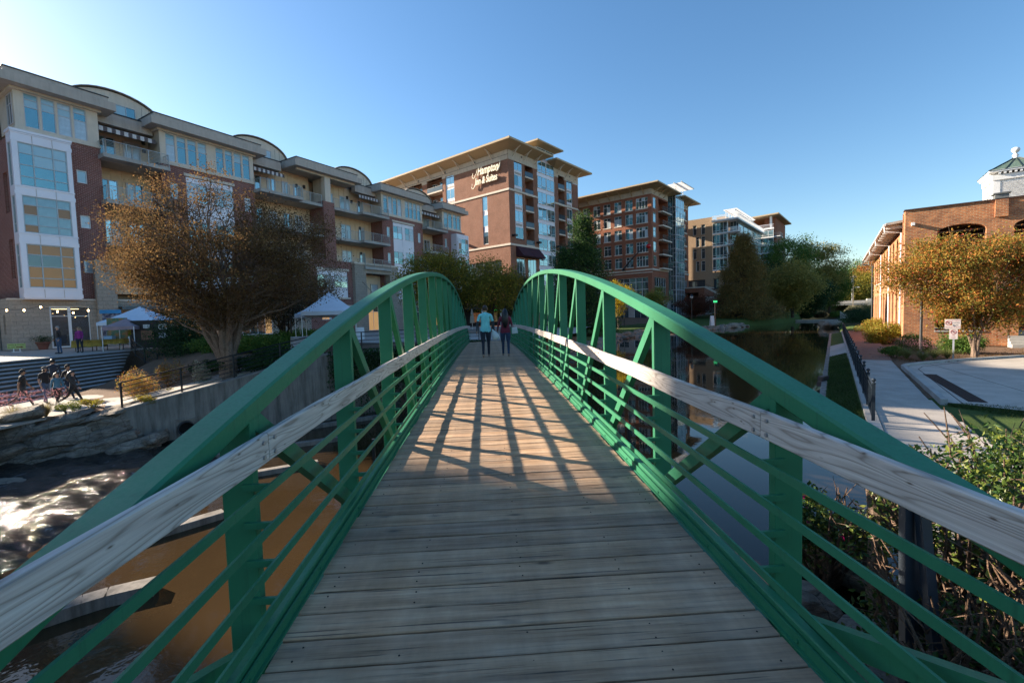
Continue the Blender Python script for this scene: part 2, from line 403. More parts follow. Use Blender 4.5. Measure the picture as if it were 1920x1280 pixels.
G_TEAL = glass_mat('teal_tinted_glass', (.17, .30, .32), .75)
G_DARK = glass_mat('dark_window_glass', (.10, .14, .16), .55)
G_BLIND = paint('glass_over_pale_blind', (.33, .46, .50), .12, .15, .08, .5)
G_CURT = paint('glass_over_curtain', (.42, .50, .55), .15, .1, .15, 4)
CONC = concrete('grey_concrete', (.27, .26, .25))
CONC_W = concrete('weathered_wall_concrete', (.27, .24, .21), .85)
CONC_L = concrete('pale_concrete', (.40, .385, .36), .15, 1, False)
PATHM = concrete('sidewalk_concrete', (.42, .375, .33), .15, 1, False, .15)
BPATH = brick_mat('brick_paver', (.28, .145, .10), (.24, .12, .09), (.26, .20, .17), bw=.2, bh=.1, msize=.006, patch=.2)
ROCKM = stone_mat('boulder_stone', (.13, .105, .085), (.33, .285, .24), 1.6)
ROCKL = stone_mat('pale_boulder_stone', (.20, .16, .12), (.36, .30, .245))
MULCH = ground_mat('mulch_and_soil', [(.10, .060, .038), (.17, .105, .068), (.25, .17, .12)], 1.4)
GRASSM = ground_mat('mown_lawn', [(.035, .062, .018), (.06, .095, .025), (.09, .12, .035)], 2)
EARTH = ground_mat('planted_earth', [(.045, .055, .022), (.085, .075, .04), (.11, .09, .055)], .8)
BARK = stone_mat('smooth_tan_bark', (.17, .115, .082), (.34, .255, .20), 5)
BARKD = stone_mat('dark_bark', (.05, .038, .03), (.12, .095, .075), 4)

# ================================================================== footbridge
# the bridge runs 3.2 degrees left of the view; local y runs along it, local x across
BAZ = -3.2
bridge = empty('footbridge', (0, 0, -1.62), R(3.2), 'green painted steel bowstring footbridge with a timber plank deck and grey wooden handrails', 'footbridge')
dz = lambda s: .0009 * (225 - (s - 15) ** 2)              # deck height over the root
ch_bot = lambda s: 1.15 - .0101 * (s - 15) ** 2 + 1.62     # underside of the arched top chord
XL, XR = -1.06, 1.38
S0, S1 = -1.6, 31.4
# deck planks, each an object
pk = .191; np_ = int((S1 - S0) / pk)
_pm = []
for q in range(6):
    m = MB(); n = 24; x0, x1 = XL + .01 + random.uniform(-.004, .01), XR - .01 + random.uniform(-.01, .004)
    rr = random.Random(q); vs_ = []; e0 = [rr.uniform(-.002, .002) for _ in range(n + 1)]; e1 = [rr.uniform(-.002, .002) for _ in range(n + 1)]
    for i in range(n + 1):
        x = x0 + (x1 - x0) * i / n; a, b = -.0905 + e0[i], .0905 + e1[i]
        vs_ += [(x, a, -.045), (x, a, -.004), (x, a + .005, 0), (x, b - .005, 0), (x, b, -.004), (x, b, -.045)]
    fs = []
    for i in range(n):
        for k in range(5): fs.append((i * 6 + k, i * 6 + k + 1, i * 6 + k + 7, i * 6 + k + 6))
    fs.append((0, 1, 2, 3, 4, 5)); fs.append(tuple(n * 6 + k for k in (5, 4, 3, 2, 1, 0)))
    m.add(vs_, fs); _pm.append(mesh_np('plank', m.v, m.f, DECK))
for i in range(np_):
    s = S0 + (i + .5) * pk; o = link('plank', random.choice(_pm), bridge)
    o.location = (random.uniform(-.006, .006), s, dz(s) + random.uniform(-.0035, .0025))
    o.rotation_euler = (math.atan(-.0018 * (s - 15)) + random.uniform(-.012, .012), random.uniform(-.0015, .0015), random.uniform(-.0022, .0022))
# nail heads
m = MB()
for i in range(45):
    s = S0 + (i + .5) * pk
    for x in (XL + .12, -.45, .16, .77, XR - .12):
        for d in (-.05, .05):
            if random.random() < .3: continue
            xx = x + random.uniform(-.012, .012); y = s + d + random.uniform(-.01, .01)
            m.lathe((xx, y, dz(s) - .002), [(.0048, 0), (.0048, .003), (.003, .004)], 6)
tag(m.build('deck_nails', paint('rusty_nail', (.04, .03, .028), .6, .5), bridge), kind='stuff')
def sweep(name, prof, s0, s1, zf, mat, step=.425, x=0, parent=bridge):
    """profile [(dx, dz)] swept along the bridge"""
    n = max(1, int(round((s1 - s0) / step))); k = len(prof); vs_ = []; fs = []
    for i in range(n + 1):
        s = s0 + (s1 - s0) * i / n
        e = .05; t = (zf(s + e) - zf(s - e)) / (2 * e); L = math.hypot(1, t)
        for (a, b) in prof: vs_.append((x + a, s - b * t / L, zf(s) + b / L))
    for i in range(n):
        for j in range(k): fs.append((i * k + j, i * k + (j + 1) % k, (i + 1) * k + (j + 1) % k, (i + 1) * k + j))
    fs.append(tuple(range(k))); fs.append(tuple(reversed(range(n * k, n * k + k))))
    m = MB(); m.add(vs_, fs); o = m.build(name, mat, parent)
    return o
def rect(a0, a1, b0, b1, r=0):
    if not r: return [(a0, b0), (a1, b0), (a1, b1), (a0, b1)]
    return [(a0 + r, b0), (a1 - r, b0), (a1, b0 + r), (a1, b1 - r), (a1 - r, b1), (a0 + r, b1), (a0, b1 - r), (a0, b0 + r)]
PB = 1.7; posts = [.55 + PB * i for i in range(18)]
for sg, xe in ((-1, XL), (1, XR)):
    X = lambda d: xe + sg * d
    lo = lambda a, b: (min(a, b), max(a, b))
    # top chord tube
    a, b = lo(X(.10), X(.25))
    sweep('top_chord', rect(a, b, 0, .1, .012), -1.2, 31.2, ch_bot, GREEN, .3)
    # bottom chord, flaring up to meet the top chord at the ends
    zb = lambda s: (dz(s) - .42) + .0 * s
    a, b = lo(X(.10), X(.25)); sweep('bottom_chord', rect(a, b, 0, .15, .012), -1.2, 31.2, zb, GREEN, .6)
    # curb angle beside the planks
    a, b = lo(X(-.005), X(.075)); sweep('curb_flange', rect(a, b, 0, .010), -1.4, 31.3, lambda s: dz(s) + .002, GREEN, .6)
    a, b = lo(X(.012), X(.022)); sweep('curb_angle', rect(a, b, 0, .05), -1.4, 31.3, lambda s: dz(s) + .012, GREEN, .6)
    a, b = lo(X(.030), X(.085)); sweep('toe_rail', rect(a, b, 0, .055, .006), -1.4, 31.3, lambda s: dz(s) + .035, GREEN, .6)
    # flat horizontal rails
    for h in (.20, .39, .58, .77):
        a, b = lo(X(.0), X(.013)); sweep('rail', rect(a, b, -.021, .021), -1.3, 31.2, lambda s, h=h: dz(s) + h, GREEN, .85)
    # timber handrail boards, two bays long
    js = [-1.2] + [2.22 + 3.4 * i for i in range(9)] + [31.1]
    for j in range(len(js) - 1):
        a, b = lo(X(.0), X(.038)); o = sweep('handrail_board', rect(a, b, -.069, .069, .006), js[j] + .003, js[j + 1] - .003, lambda s: dz(s) + .972 + .004 * math.sin(s * 3.1 + sg), RAILW, .34)
    m = MB()
    for j in js[1:-1]:
        for ds in (-.055, .055):
            for h in (.935, 1.005):
                x = X(-.003); m.tube([(x + sg * .004, j + ds, dz(j) + h), (x - sg * .006, j + ds, dz(j) + h)], .010, 10)
    tag(m.build('handrail_bolts', STEEL, bridge), kind='stuff')
    m = MB()
    for s in np.arange(-.6, 31, .85):
        x = X(.012); m.tube([(x, s, dz(s) + .03), (x - sg * .008, s, dz(s) + .03)], .009, 8)
    tag(m.build('curb_bolts', GREEN, bridge), kind='stuff')
    for i, s in enumerate(posts):
        zt = ch_bot(s) + .03
        a, b = lo(X(.10), X(.25))
        mm = MB(); mm.box(a, b, s - .0, s + .055, dz(s) - .45, zt); po = mm.build('post', GREEN, bridge, bevel=.004)
        # small plates carrying the rails
        c0, c1 = lo(X(.013), X(.145))
        for h in (.20, .39, .58, .77, .96): brick_box('rail_bracket', GREEN, po, c0, c1, s - .022, s - .002, dz(s) + h - .016, dz(s) + h + .016)
        if i < len(posts) - 1:
            s2 = posts[i + 1]
            if s2 <= 15.9: top, bot = s + .05, s2 - .01
            else: top, bot = s2, s + .06
            c = X(.132)
            m = MB(); m.bar((c, top, ch_bot(top) - .03), (c, bot, dz(bot) - .26), .06, .085, (sg, 0, 0)) if False else m.bar((c, top, ch_bot(top) + .01), (c, bot, dz(bot) - .06), .06, .095)
            m.build('diagonal', GREEN, bridge)
    # bearing stub on each bank
# floor beams under the deck
for s in posts: boxes('floor_beam', GREEN, bridge, [(XL - .12, XR + .12, s - .03, s + .07, dz(s) - .30, dz(s) - .12)])
for x in (-.45, .16, .77): sweep('stringer', rect(x - .04, x + .04, -.13, -.05), S0, S1, dz, GREEN, .9)
# conduits hung beneath the bridge beside the weir
for k, s in enumerate((5.9, 7.0)):
    boxes('hanger_bar', BLACK, bridge, [(XL - .9, XR + 1.1, s, s + .05, -1.75, -1.70), (XL - .75, XL - .71, s, s + .05, -1.70, -.35 + dz(s)), (XR + .8, XR + .84, s, s + .05, -1.70, -.35 + dz(s))])

# ================================================================== ground, river, walls
def gp(x, y, z):
    """the point at height z that is surveyed at (x, y) of the 1920-wide photograph"""
    d = _f + _ri * ((x - 960) / FPX) - _up * ((y - 640) / FPX)
    t = z / d.z; return Vector((d.x * t, d.y * t, z))
ZL, ZP = -3.6, -4.9          # lake above the weir, pool below it
LAKE = [(-1.2, -9), (2.1, -9), (2.3, 1), (3.7, 3.8), (5.2, 7.0), (8.9, 12.8), (12.7, 18.2), (18.7, 26.4), (30, 42.5), (47.7, 67.3), (70, 99), (92, 130), (150, 205),
        (128, 205), (84, 131), (75.6, 119), (60, 103), (48.4, 93.6), (40, 86), (32.4, 81), (22.4, 75), (14, 61), (8.5, 46), (4, 36), (.3, 31.2), (-1.2, 29.5)]
POOL = [(-1.2, .6), (-1.2, 29.8), (-2.6, 28.9), (-9.1, 22.4), (-15.2, 17.4), (-18.3, 15.8), (-28, 10), (-48, -2), (-48, -22), (-16, -12), (-9, .6)]
def sdist(P, poly):
    """signed distance of points to a polygon, positive inside"""
    P = np.asarray(P, float); A = np.asarray(poly, float); B = np.roll(A, -1, 0)
    best = np.full(len(P), 1e9); ins = np.zeros(len(P), bool)
    for a, b in zip(A, B):
        ab = b - a; t = np.clip(((P - a) @ ab) / (ab @ ab), 0, 1); q = a + t[:, None] * ab
        best = np.minimum(best, np.hypot(*(P - q).T))
        c = (a[1] > P[:, 1]) != (b[1] > P[:, 1])
        with np.errstate(divide='ignore', invalid='ignore'):
            xi = (b[0] - a[0]) * (P[:, 1] - a[1]) / (b[1] - a[1]) + a[0]
        ins ^= c & (P[:, 0] < xi)
    return np.where(ins, best, -best)
def sst(x, a, b):
    t = np.clip((x - a) / (b - a), 0, 1); return t * t * (3 - 2 * t)
RCL = np.array([(0, -30), (0, 20), (0, 31), (6, 41), (20, 66), (44, 84), (80, 123), (130, 195), (250, 380)], float)
def terrain_h(P):
    x, y = P[:, 0], P[:, 1]
    # which bank: right of the river line or left of it
    xc = np.interp(y, RCL[:, 1], RCL[:, 0]); right = sst(x - xc, -1, 1)
    hl = -1.6 - 1.15 * sst(y, 34, 55) + 1.7 * sst(y, 84, 118)
    # lower walk and the bank behind the retaining wall
    ax, ay = -15.2, 17.4; bx, by = -9.1, 22.4
    ux, uy = (bx - ax), (by - ay); L = math.hypot(ux, uy); ux /= L; uy /= L
    t = np.clip(((x - ax) * ux + (y - ay) * uy) / L, -.4, 1.6); back = -(x - ax) * uy + (y - ay) * ux
    wt = np.interp(t, [-.4, 0, .35, .7, 1.0, 1.6], [-3.3, -3.3, -2.75, -2.15, -1.72, -1.65])
    bank = wt + (-1.62 - wt) * sst(back, 1.2, 8)
    hl = np.where((y < 31) & (x > -22.6) & (x < -1), np.minimum(hl, bank), hl)
    low = sst(-(x + 13.9 + (y - 18.5) * .45), 0, 2.0) * sst(31.5 - y - (x + 22) * .55, 0, 9)
    hl = hl * (1 - low) + -3.28 * low
    hl = np.where((x < -22.6) & (x > -26.6) & (y < 31.6), -3.4, hl)
    hl = np.where((x <= -26.6), -1.64 - 0 * y, hl)
    hr = -2.985 + 0 * x
    hr = hr + 1.5 * sst(y, 120, 170)
    h = hl * (1 - right) + hr * right
    # near bank where the bridge lands
    near = sst(-y, -1.2, .2) ; h = h * (1 - near) + (-2.05) * near
    near2 = sst(6 - y, 0, 2) * sst(x, 3.8, 5.5) * 0
    # hills far off
    r = np.hypot(x, y); h = h + sst(r, 190, 420) * 14 * (.6 + .4 * np.sin(x * .02)) + sst(r, 420, 900) * 18
    dl = sdist(P, LAKE); dp = sdist(P, POOL)
    h = h * (1 - sst(dl, -1.3, .8)) + -5.6 * sst(dl, -1.3, .8)
    h = h * (1 - sst(dp, -.42, -.08)) + -6.2 * sst(dp, -.42, -.08)
    return h
def seg(*a):
    out = []
    for i in range(0, len(a) - 2, 2): out.append(np.arange(a[i], a[i + 2], a[i + 1]))
    return np.concatenate(out + [[a[-1]]])
gx = seg(-900, 60, -300, 12, -70, 2, -34, .5, -20, .25, -7, .5, 34, 2, 170, 12, 300, 60, 900)
gy = seg(-300, 40, -60, 4, -12, .5, 14, .25, 26, .5, 40, 1.5, 140, 4, 260, 20, 600, 60, 1200)
XX, YY = np.meshgrid(gx, gy); PP = np.stack([XX.ravel(), YY.ravel()], 1)
HH = terrain_h(PP)
HH = HH + (noise_ := .03 * np.sin(PP[:, 0] * 1.7 + PP[:, 1] * .6) * np.cos(PP[:, 1] * 1.3 - PP[:, 0] * .4)) * 0.6
nx, ny = len(gx), len(gy)
ii = (np.arange(ny - 1)[:, None] * nx + np.arange(nx - 1)[None]).ravel()
FF = np.stack([ii, ii + 1, ii + 1 + nx, ii + nx], 1)
cx_ = PP[FF].mean(1); mi = np.zeros(len(FF), int)
right_ = (cx_[:, 0] > np.interp(cx_[:, 1], RCL[:, 1], RCL[:, 0]))
fo = cx_ @ np.array([.816, -.578])
mi[right_ & (fo < 1.0) & (cx_[:, 1] > 10)] = 1                                    # grass strip by the fence
mi[right_ & (cx_[:, 1] > 52)] = 1
mi[(~right_) & (cx_[:, 1] > 44) & (sdist(cx_, LAKE) > -14)] = 1
mi[(np.hypot(*cx_.T) > 150)] = 2
mi[right_ & (cx_[:, 0] > 10.2) & (cx_[:, 1] < 14.2) & (cx_[:, 0] < 16)] = 1
me = mesh_np('ground', np.column_stack([PP, HH]), FF, [MULCH, GRASSM, EARTH], True, midx=mi)
tag(link('ground', me), kind='structure')

LAKEM = water_mat('lake_water', (.030, .020, .011), 2.2, .022, .012, (1, 1, 1), (5, 4.0, .54, .62))
POOLM = water_mat('brown_pool_water', (.042, .026, .0125), 1.5, .13, .03)
def poly_sheet(name, pts, z, mat, kind='structure'):
    from mathutils.geometry import tessellate_polygon
    vs_ = [(p[0], p[1], z) for p in pts]; tri = tessellate_polygon([[Vector(v) for v in vs_]])
    # face upward
    fs = []
    for t in tri:
        a, b, c = (Vector(vs_[i]) for i in t)
        fs.append(t if (b - a).cross(c - a).z > 0 else tuple(reversed(t)))
    me = mesh_np(name, vs_, [list(t) for t in fs], mat); return tag(link(name, me), kind=kind)
poly_sheet('lake', [(-1.25, -9), (6, -9), (9, 5), (22, 24), (100, 128), (165, 205), (118, 208), (72, 126), (16, 76), (-1.25, 40)], ZL, LAKEM)
poly_sheet('pool', [(-1.25, -3), (-1.25, 31), (-6, 30), (-17.5, 19), (-34, 12), (-60, 0), (-60, -25), (-8, -25)], ZP, POOLM)
# running water with a broken surface where the stream leaves the pool: a real rippled sheet
def rapid():
    m, nt, bs = new_mat('running_water'); v = coords(nt, scale=(1, 1, 1), rot=(0, 0, R(-35)))
    mp = N(nt, 'ShaderNodeMapping'); mp.inputs['Scale'].default_value = (1, 2.4, 1); nt.links.new(v, mp.inputs[0])
    n = noise(nt, mp.outputs[0], 13.0, 4, .7); n2 = noise(nt, mp.outputs[0], 1.8, 3)
    bs.inputs['Base Color'].default_value = (.03, .026, .022, 1); bs.inputs['Roughness'].default_value = .09; bs.inputs['IOR'].default_value = 1.33
    foam = ramp(nt, noise(nt, mp.outputs[0], 2.2, 6, .75), [(.60, (0, 0, 0)), (.70, (.6,) * 3)])
    nt.links.new(mixc(nt, foam, (.03, .026, .022), (.35, .37, .40)), bs.inputs['Base Color'])
    bump(nt, bs, math_(nt, 'ADD', n, math_(nt, 'MULTIPLY', n2, 1.0)), 1.0, .03); return m
g = np.random.default_rng(3); nxr, nyr = 300, 240
A = np.array([-19.5, 16.6]); e1 = np.array([-14.5, -9.5]); e2 = np.array([10.5, -8.5])
U, W = np.meshgrid(np.linspace(-.12, 1, nxr), np.linspace(.08, 1, nyr)); Pq = A + U[..., None] * e1 * 1.6 + W[..., None] * e2 * 1.0 + np.array([2.2, 1.2])
_w = sum(a_ * np.sin(kx * Pq[..., 0] + ky * Pq[..., 1] + p_) for a_, kx, ky, p_ in [(g.uniform(.2, 1) * .10 / k_, k_ * math.cos(t_), k_ * math.sin(t_), g.uniform(0, 6)) for k_, t_ in zip(g.uniform(3, 24, 40), g.normal(.9, .7, 40))])
Zq = ZP + .22 + _w + .03 * np.sin(Pq[..., 0] * 3.1 + Pq[..., 1] * 1.2) + .02 * np.sin(Pq[..., 0] * 1.3 - Pq[..., 1] * 4.4) - .10 * sst(-(Pq[..., 1] + Pq[..., 0] * .0), -8, -2) - .45 * sst(Pq[..., 0], -11.6, -9.6)
i_ = (np.arange(nyr - 1)[:, None] * nxr + np.arange(nxr - 1)[None]).ravel()
tag(link('stream_rapids', mesh_np('stream_rapids', np.dstack([Pq, Zq]).reshape(-1, 3), np.stack([i_, i_ + 1, i_ + 1 + nxr, i_ + nxr], 1), rapid(), True)), kind='structure')

# ---- retaining wall of weathered concrete with its pipe and railing
wa, wb = Vector((-15.25, 17.45, 0)), Vector((-9.1, 22.45, 0)); wd = (wb - wa).normalized(); wl = (wb - wa).length
wall = empty('retaining_wall', (wa.x, wa.y, -6.2), math.atan2(wd.y, wd.x), 'stained grey concrete retaining wall with sloping top and a drain pipe mouth', 'wall')
tops = [(0, 2.94), (.12, 3.0), (2.9, 3.55), (5.3, 4.05), (wl, 4.56)]
m = MB()
for (a, za), (b, zb_) in zip(tops[:-1], tops[1:]):
    segs = [(a, b, 0)]
    m.hexa([(a, 0, 0), (b, 0, 0), (b, .45, 0), (a, .45, 0), (a, 0, za), (b, 0, zb_), (b, .45, zb_), (a, .45, za)])
m.build('wall_body', CONC_W, wall)
m = MB()
for (a, za), (b, zb_) in zip(tops[:-1], tops[1:]): m.hexa([(a, -.04, za + .002), (b, -.04, zb_ + .002), (b, .49, zb_ + .002), (a, .49, za + .002), (a, -.04, za + .07), (b, -.04, zb_ + .07), (b, .49, zb_ + .07), (a, .49, za + .07)])
m.build('coping', CONC, wall)
# pipe set in a dark square recess built proud of the wall
pxx, pz = 2.05, 1.95
m = MB(); 
for q in ((pxx - .42, pxx - .34, -.06, 0), (pxx + .34, pxx + .42, -.06, 0)): m.box(q[0], q[1], q[2], q[3], pz - .42, pz + .42)
m.box(pxx - .34, pxx + .34, -.06, 0, pz + .34, pz + .42); m.box(pxx - .34, pxx + .34, -.06, 0, pz - .42, pz - .34); m.build('pipe_collar', CONC_W, wall)
m = MB(); n = 24; vs_ = []
for y_, r in ((-.22, .30), (-.22, .26), (-.01, .26), (-.01, .30)):
    for k in range(n): a = 2 * math.pi * k / n; vs_.append((pxx + r * math.cos(a), y_, pz + r * math.sin(a)))
m.add(vs_, [(j * n + k, j * n + (k + 1) % n, ((j + 1) % 4) * n + (k + 1) % n, ((j + 1) % 4) * n + k) for j in range(4) for k in range(n)])
pp = m.build('drain_pipe', DKBLUE, wall)
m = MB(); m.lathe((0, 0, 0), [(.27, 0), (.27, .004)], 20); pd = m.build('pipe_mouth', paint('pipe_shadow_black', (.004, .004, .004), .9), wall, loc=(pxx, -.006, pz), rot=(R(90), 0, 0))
def railing(name, pts, label, h=1.0, nr=5, mat=BLACK, r=.022, post_step=2.0, cat='railing'):
    """posts and rails along points on the ground, one thing"""
    pts = [Vector(p) for p in pts]; o0 = pts[0]
    root = empty(name, o0, 0, label, cat)
    L = [(b - a).length for a, b in zip(pts[:-1], pts[1:])]
    for k in range(nr):
        zz = h * (k + 1) / nr if nr > 1 else h
        zz = .12 + (h - .12) * k / max(1, nr - 1)
        m = MB(); m.tube([p - o0 + Vector((0, 0, zz)) for p in pts], r * (1.25 if k == nr - 1 else .75), 6); m.build('rail', mat, root)
    for (a, b), l in zip(zip(pts[:-1], pts[1:]), L):
        n_ = max(1, round(l / post_step))
        for i in range(n_ + (1 if b == pts[-1] else 0)):
            p = a.lerp(b, i / n_) - o0; q = MB(); q.box(-r * 1.2, r * 1.2, -r * 1.2, r * 1.2, 0, h); q.build('post', mat, root, loc=p)
    return root
def wp(u_, back=.17): p = wa + wd * u_ + Vector((-wd.y, wd.x, 0)) * back; zt = np.interp(u_, [t[0] for t in tops], [t[1] for t in tops]); return (p.x, p.y, -6.2 + float(zt) + .07)
railing('ramp_railing', [wp(.08), wp(2.0), wp(3.9), wp(5.8), wp(wl - .1)], 'black five bar railing on top of the sloping concrete retaining wall', 1.0, 6, post_step=2.0)
# ivy-covered wall on towards the far bridge end
p1, p2 = Vector((-9.1, 22.45, 0)), Vector((-1.9, 30.2, 0)); dd = (p2 - p1); a_ = math.atan2(dd.y, dd.x); ll = dd.length
iw = empty('ivy_wall', (p1.x, p1.y, -6.2), a_, 'dark ivy covered retaining wall below the far end of the footbridge', 'wall')
boxes('wall_body', CONC_W, iw, [(0.02, ll, 0, .35, 0, 4.5)]); boxes('coping', CONC, iw, [(0.02, ll, -.04, .39, 4.502, 4.58)])
railing('bank_railing', [(-9.1, 22.7, -1.62), (-5.6, 26.6, -1.62), (-2.2, 30.4, -1.62)], 'black railing above the ivy covered wall leading to the footbridge', 1.0, 5)
# weir wall under the bridge
tag(boxes('weir_wall', CONC, None, [(-1.5, -1.15, .2, 30.2, -6.2, -3.56)]), 'long concrete weir wall under the footbridge between lake and pool', 'weir')
# concrete baffle sills standing in the pool
gsill = 'concrete baffle sills in the pool'
for (a, b, lab, wd_) in (((482, 888), (597, 868), 'sunlit straight concrete sill in the pool, third from the nearest', .30), ((500, 842), (640, 822), 'sunlit straight concrete sill in the brown pool, fourth from the nearest', .30),
                    ((590, 800), (716, 780), 'shaded concrete sill in the pool just below the ivy covered wall', .3), ((330, 990), (420, 963), 'low concrete sill showing under the timber handrail, second from the nearest', .34), ((40, 1190), (290, 1098), 'widest curved concrete sill in the shaded near water', .5),
                    ((640, 765), (740, 752), 'farthest thin concrete sill beside the ivy covered wall', .28)):
    A_, B_ = gp(a[0], a[1], ZP + .06), gp(b[0], b[1], ZP + .06); d_ = B_ - A_; A_ = A_ - d_ * .9
    if wd_ == .5:
        m = MB(); n = 10; nrm_ = Vector((-d_.y, d_.x, 0)).normalized(); prev = None; pts = []
        for i in range(n + 1):
            t = i / n; c = A_.lerp(B_, t) + nrm_ * (.25 * math.sin(t * math.pi) - .35 * max(0, t - .8) * 5 * .3); pts.append(c - A_)
        for i in range(n): m.bar(pts[i], pts[i + 1], wd_ * .7, .30)
        o = m.build('concrete_sill', CONC_W, None, loc=A_)
    else:
        m = MB(); m.bar((0, 0, -.02), B_ - A_ + Vector((0, 0, -.02)), wd_, .24); o = m.build('concrete_sill', CONC_W, None, loc=A_, bevel=.02)
    tag(o, lab, 'sill', gsill)

# ---- boulders
def rock_mesh(sx, sy, sz, seed, n=2, rough=.12, boxy=.55):
    """a weathered block: cube rounded towards a sphere, broken by planes and layered noise"""
    import bmesh
    from mathutils import noise as mn
    bm = bmesh.new(); bmesh.ops.create_cube(bm, size=2); bmesh.ops.subdivide_edges(bm, edges=bm.edges[:], cuts=8, use_grid_fill=True)
    r = random.Random(seed); off = Vector((r.uniform(0, 50), r.uniform(0, 50), r.uniform(0, 50)))
    cuts = [(Vector((r.uniform(-1, 1), r.uniform(-1, 1), r.uniform(-1, 1))).normalized(), r.uniform(.78, 1.02)) for _ in range(7)]
    for v in bm.verts:
        c = v.co.copy(); s = c.normalized(); p = c.lerp(s * 1.2, 1 - boxy)
        for nrm, d in cuts:
            e = p.dot(nrm) - d
            if e > 0: p -= nrm * e * .85
        f = 1 + rough * .9 * mn.noise(p * 1.1 + off) + rough * .5 * mn.noise(p * 2.9 + off) + rough * .28 * mn.noise(p * 7 + off)
        v.co = Vector((p.x * sx * f, p.y * sy * f, (p.z * f + .06 * mn.noise(Vector((p.x, p.y, p.z * 4)) * 2 + off)) * sz))
    me = bpy.data.meshes.new('stone'); bm.to_mesh(me); bm.free()
    return me
rw = empty('boulder_wall', (-18.3, 15.8, -4.9), R(0), 'dry stacked wall of big flat brown boulders along the stream', 'wall')
rocks = [(-14, 54, 798, 840), (50, 164, 806, 848), (54, 152, 788, 812), (148, 202, 776, 793), (152, 232, 781, 812), (194, 236, 764, 781), (164, 236, 798, 831), (166, 252, 815, 843), (120, 170, 829, 847),
         (195, 282, 829, 862), (-10, 54, 834, 866), (21, 122, 836, 871), (81, 196, 842, 873), (-14, 24, 864, 882), (-10, 82, 861, 894), (272, 306, 812, 838), (-30, 60, 772, 800), (100, 160, 775, 792)]
pa, pb = Vector((-18.3, 15.8, 0)), Vector((-15.2, 17.4, 0)); pd_ = (pb - pa).normalized(); pn = Vector((pd_.y, -pd_.x, 0))
for k, (x0, x1, y0, y1) in enumerate(rocks):
    xm, ym = (x0 + x1) / 2, (y0 + y1) / 2; d = _f + _ri * ((xm - 960) / FPX) - _up * ((ym - 640) / FPX)
    bat = .35 * (ym - 770) / 100
    q = pa + pn * (bat - .15 + (.5 if x0 > 190 and y0 > 800 else 0)); t = q.dot(pn) / d.dot(pn); P = d * t; D = P.dot(_f)
    wx = (x1 - x0) * D / FPX / abs(_ri.dot(pd_)) * .44; hz = (y1 - y0) * D / FPX * .455
    me = rock_mesh(wx, .45 + .25 * random.random(), hz, k + 3, boxy=.58); me.materials.append(ROCKM); me.polygons.foreach_set('use_smooth', [False] * len(me.polygons))
    o = link('stone', me, rw); o.location = P - rw.location - pn * .30 ; o.rotation_euler = (R(random.uniform(-5, 5)), R(-10 - 3 * random.random()), math.atan2(pd_.y, pd_.x) + R(random.uniform(-4, 4)))
m = MB(); m.hexa([(-8, -1.6, -1.2), (2.8, 2.6, -1.2), (2.4, 3.9, -1.2), (-9, 1.0, -1.2), (-8, -.6, 1.35), (2.75, 2.9, 1.45), (2.4, 3.9, 1.5), (-9, 1.0, 1.45)]); m.build('rubble_core', EARTH, rw)
# flat ledges in the stream
gled = 'flat rock ledges in the stream'
for (x, y, sx, sy, rz, lab) in ((75, 900, 1.35, .50, 30, 'pale flat rock ledge in the water below the boulder wall'), (8, 915, .9, .5, 38, 'small flat rock ledge in the stream at the left edge'), (150, 962, .5, .22, 30, 'small brown rock just breaking the surface in the glittering rapids')):
    P = gp(x, y, ZP); me = rock_mesh(sx, sy, .16, x, boxy=.4); me.materials.append(ROCKL); me.polygons.foreach_set('use_smooth', [True] * len(me.polygons))
    o = link('rock_ledge', me, None, P, (0, R(2), R(rz))); tag(o, lab, 'rock', gled)
# stones edging the far shore of the lake, and by the far end of the bridge
re_ = empty('shore_stones', (8, 47, ZL), 0, 'pale boulders piled along the far shore of the lake', 'stones')
shore = [(.3, 31.2), (4, 36), (8.5, 46), (14, 61), (22.4, 75), (32.4, 81), (40, 86), (48.4, 93.6)]
protos = []
for k in range(10):
    me = rock_mesh(1, .8, .55, 60 + k, rough=.18, boxy=.45); me.materials.append(ROCKL); me.polygons.foreach_set('use_smooth', [True] * len(me.polygons)); protos.append(me)
cnt = 0
for (a, b) in zip(shore[:-1], shore[1:]):
    a = Vector(a); b = Vector(b); L = (b - a).length; k = int(L / .8)
    for i in range(k):
        for lay in range(2):
            if cnt > 250: break
            p = a.lerp(b, (i + random.random() * .8) / k); nrm_ = Vector((-(b - a).y, (b - a).x)).normalized()
            p = p + nrm_ * (.0 + lay * .7 + random.uniform(-.35, .35)); s = random.uniform(.35, .75)
            o = link('stone', random.choice(protos), re_, (p.x - 8, p.y - 47, .05 + lay * .38 + random.uniform(-.1, .1)), (random.uniform(-.3, .3), random.uniform(-.3, .3), random.uniform(0, 6))); o.scale = (s * random.uniform(.8, 1.5), s, s * random.uniform(.6, 1)); cnt += 1
rr_ = empty('river_boulder', gp(1556, 612, ZL + .2), .4, 'tan boulder at the water edge of the right bank far along the path', 'boulder')
for k, (x, y, s) in enumerate(((0, 0, 1.5), (-1.6, -.9, 1.0), (1.2, .9, 1.1))):
    o = link('stone', protos[k], rr_, (x, y, .3), (0, 0, k)); o.scale = (s,) * 3

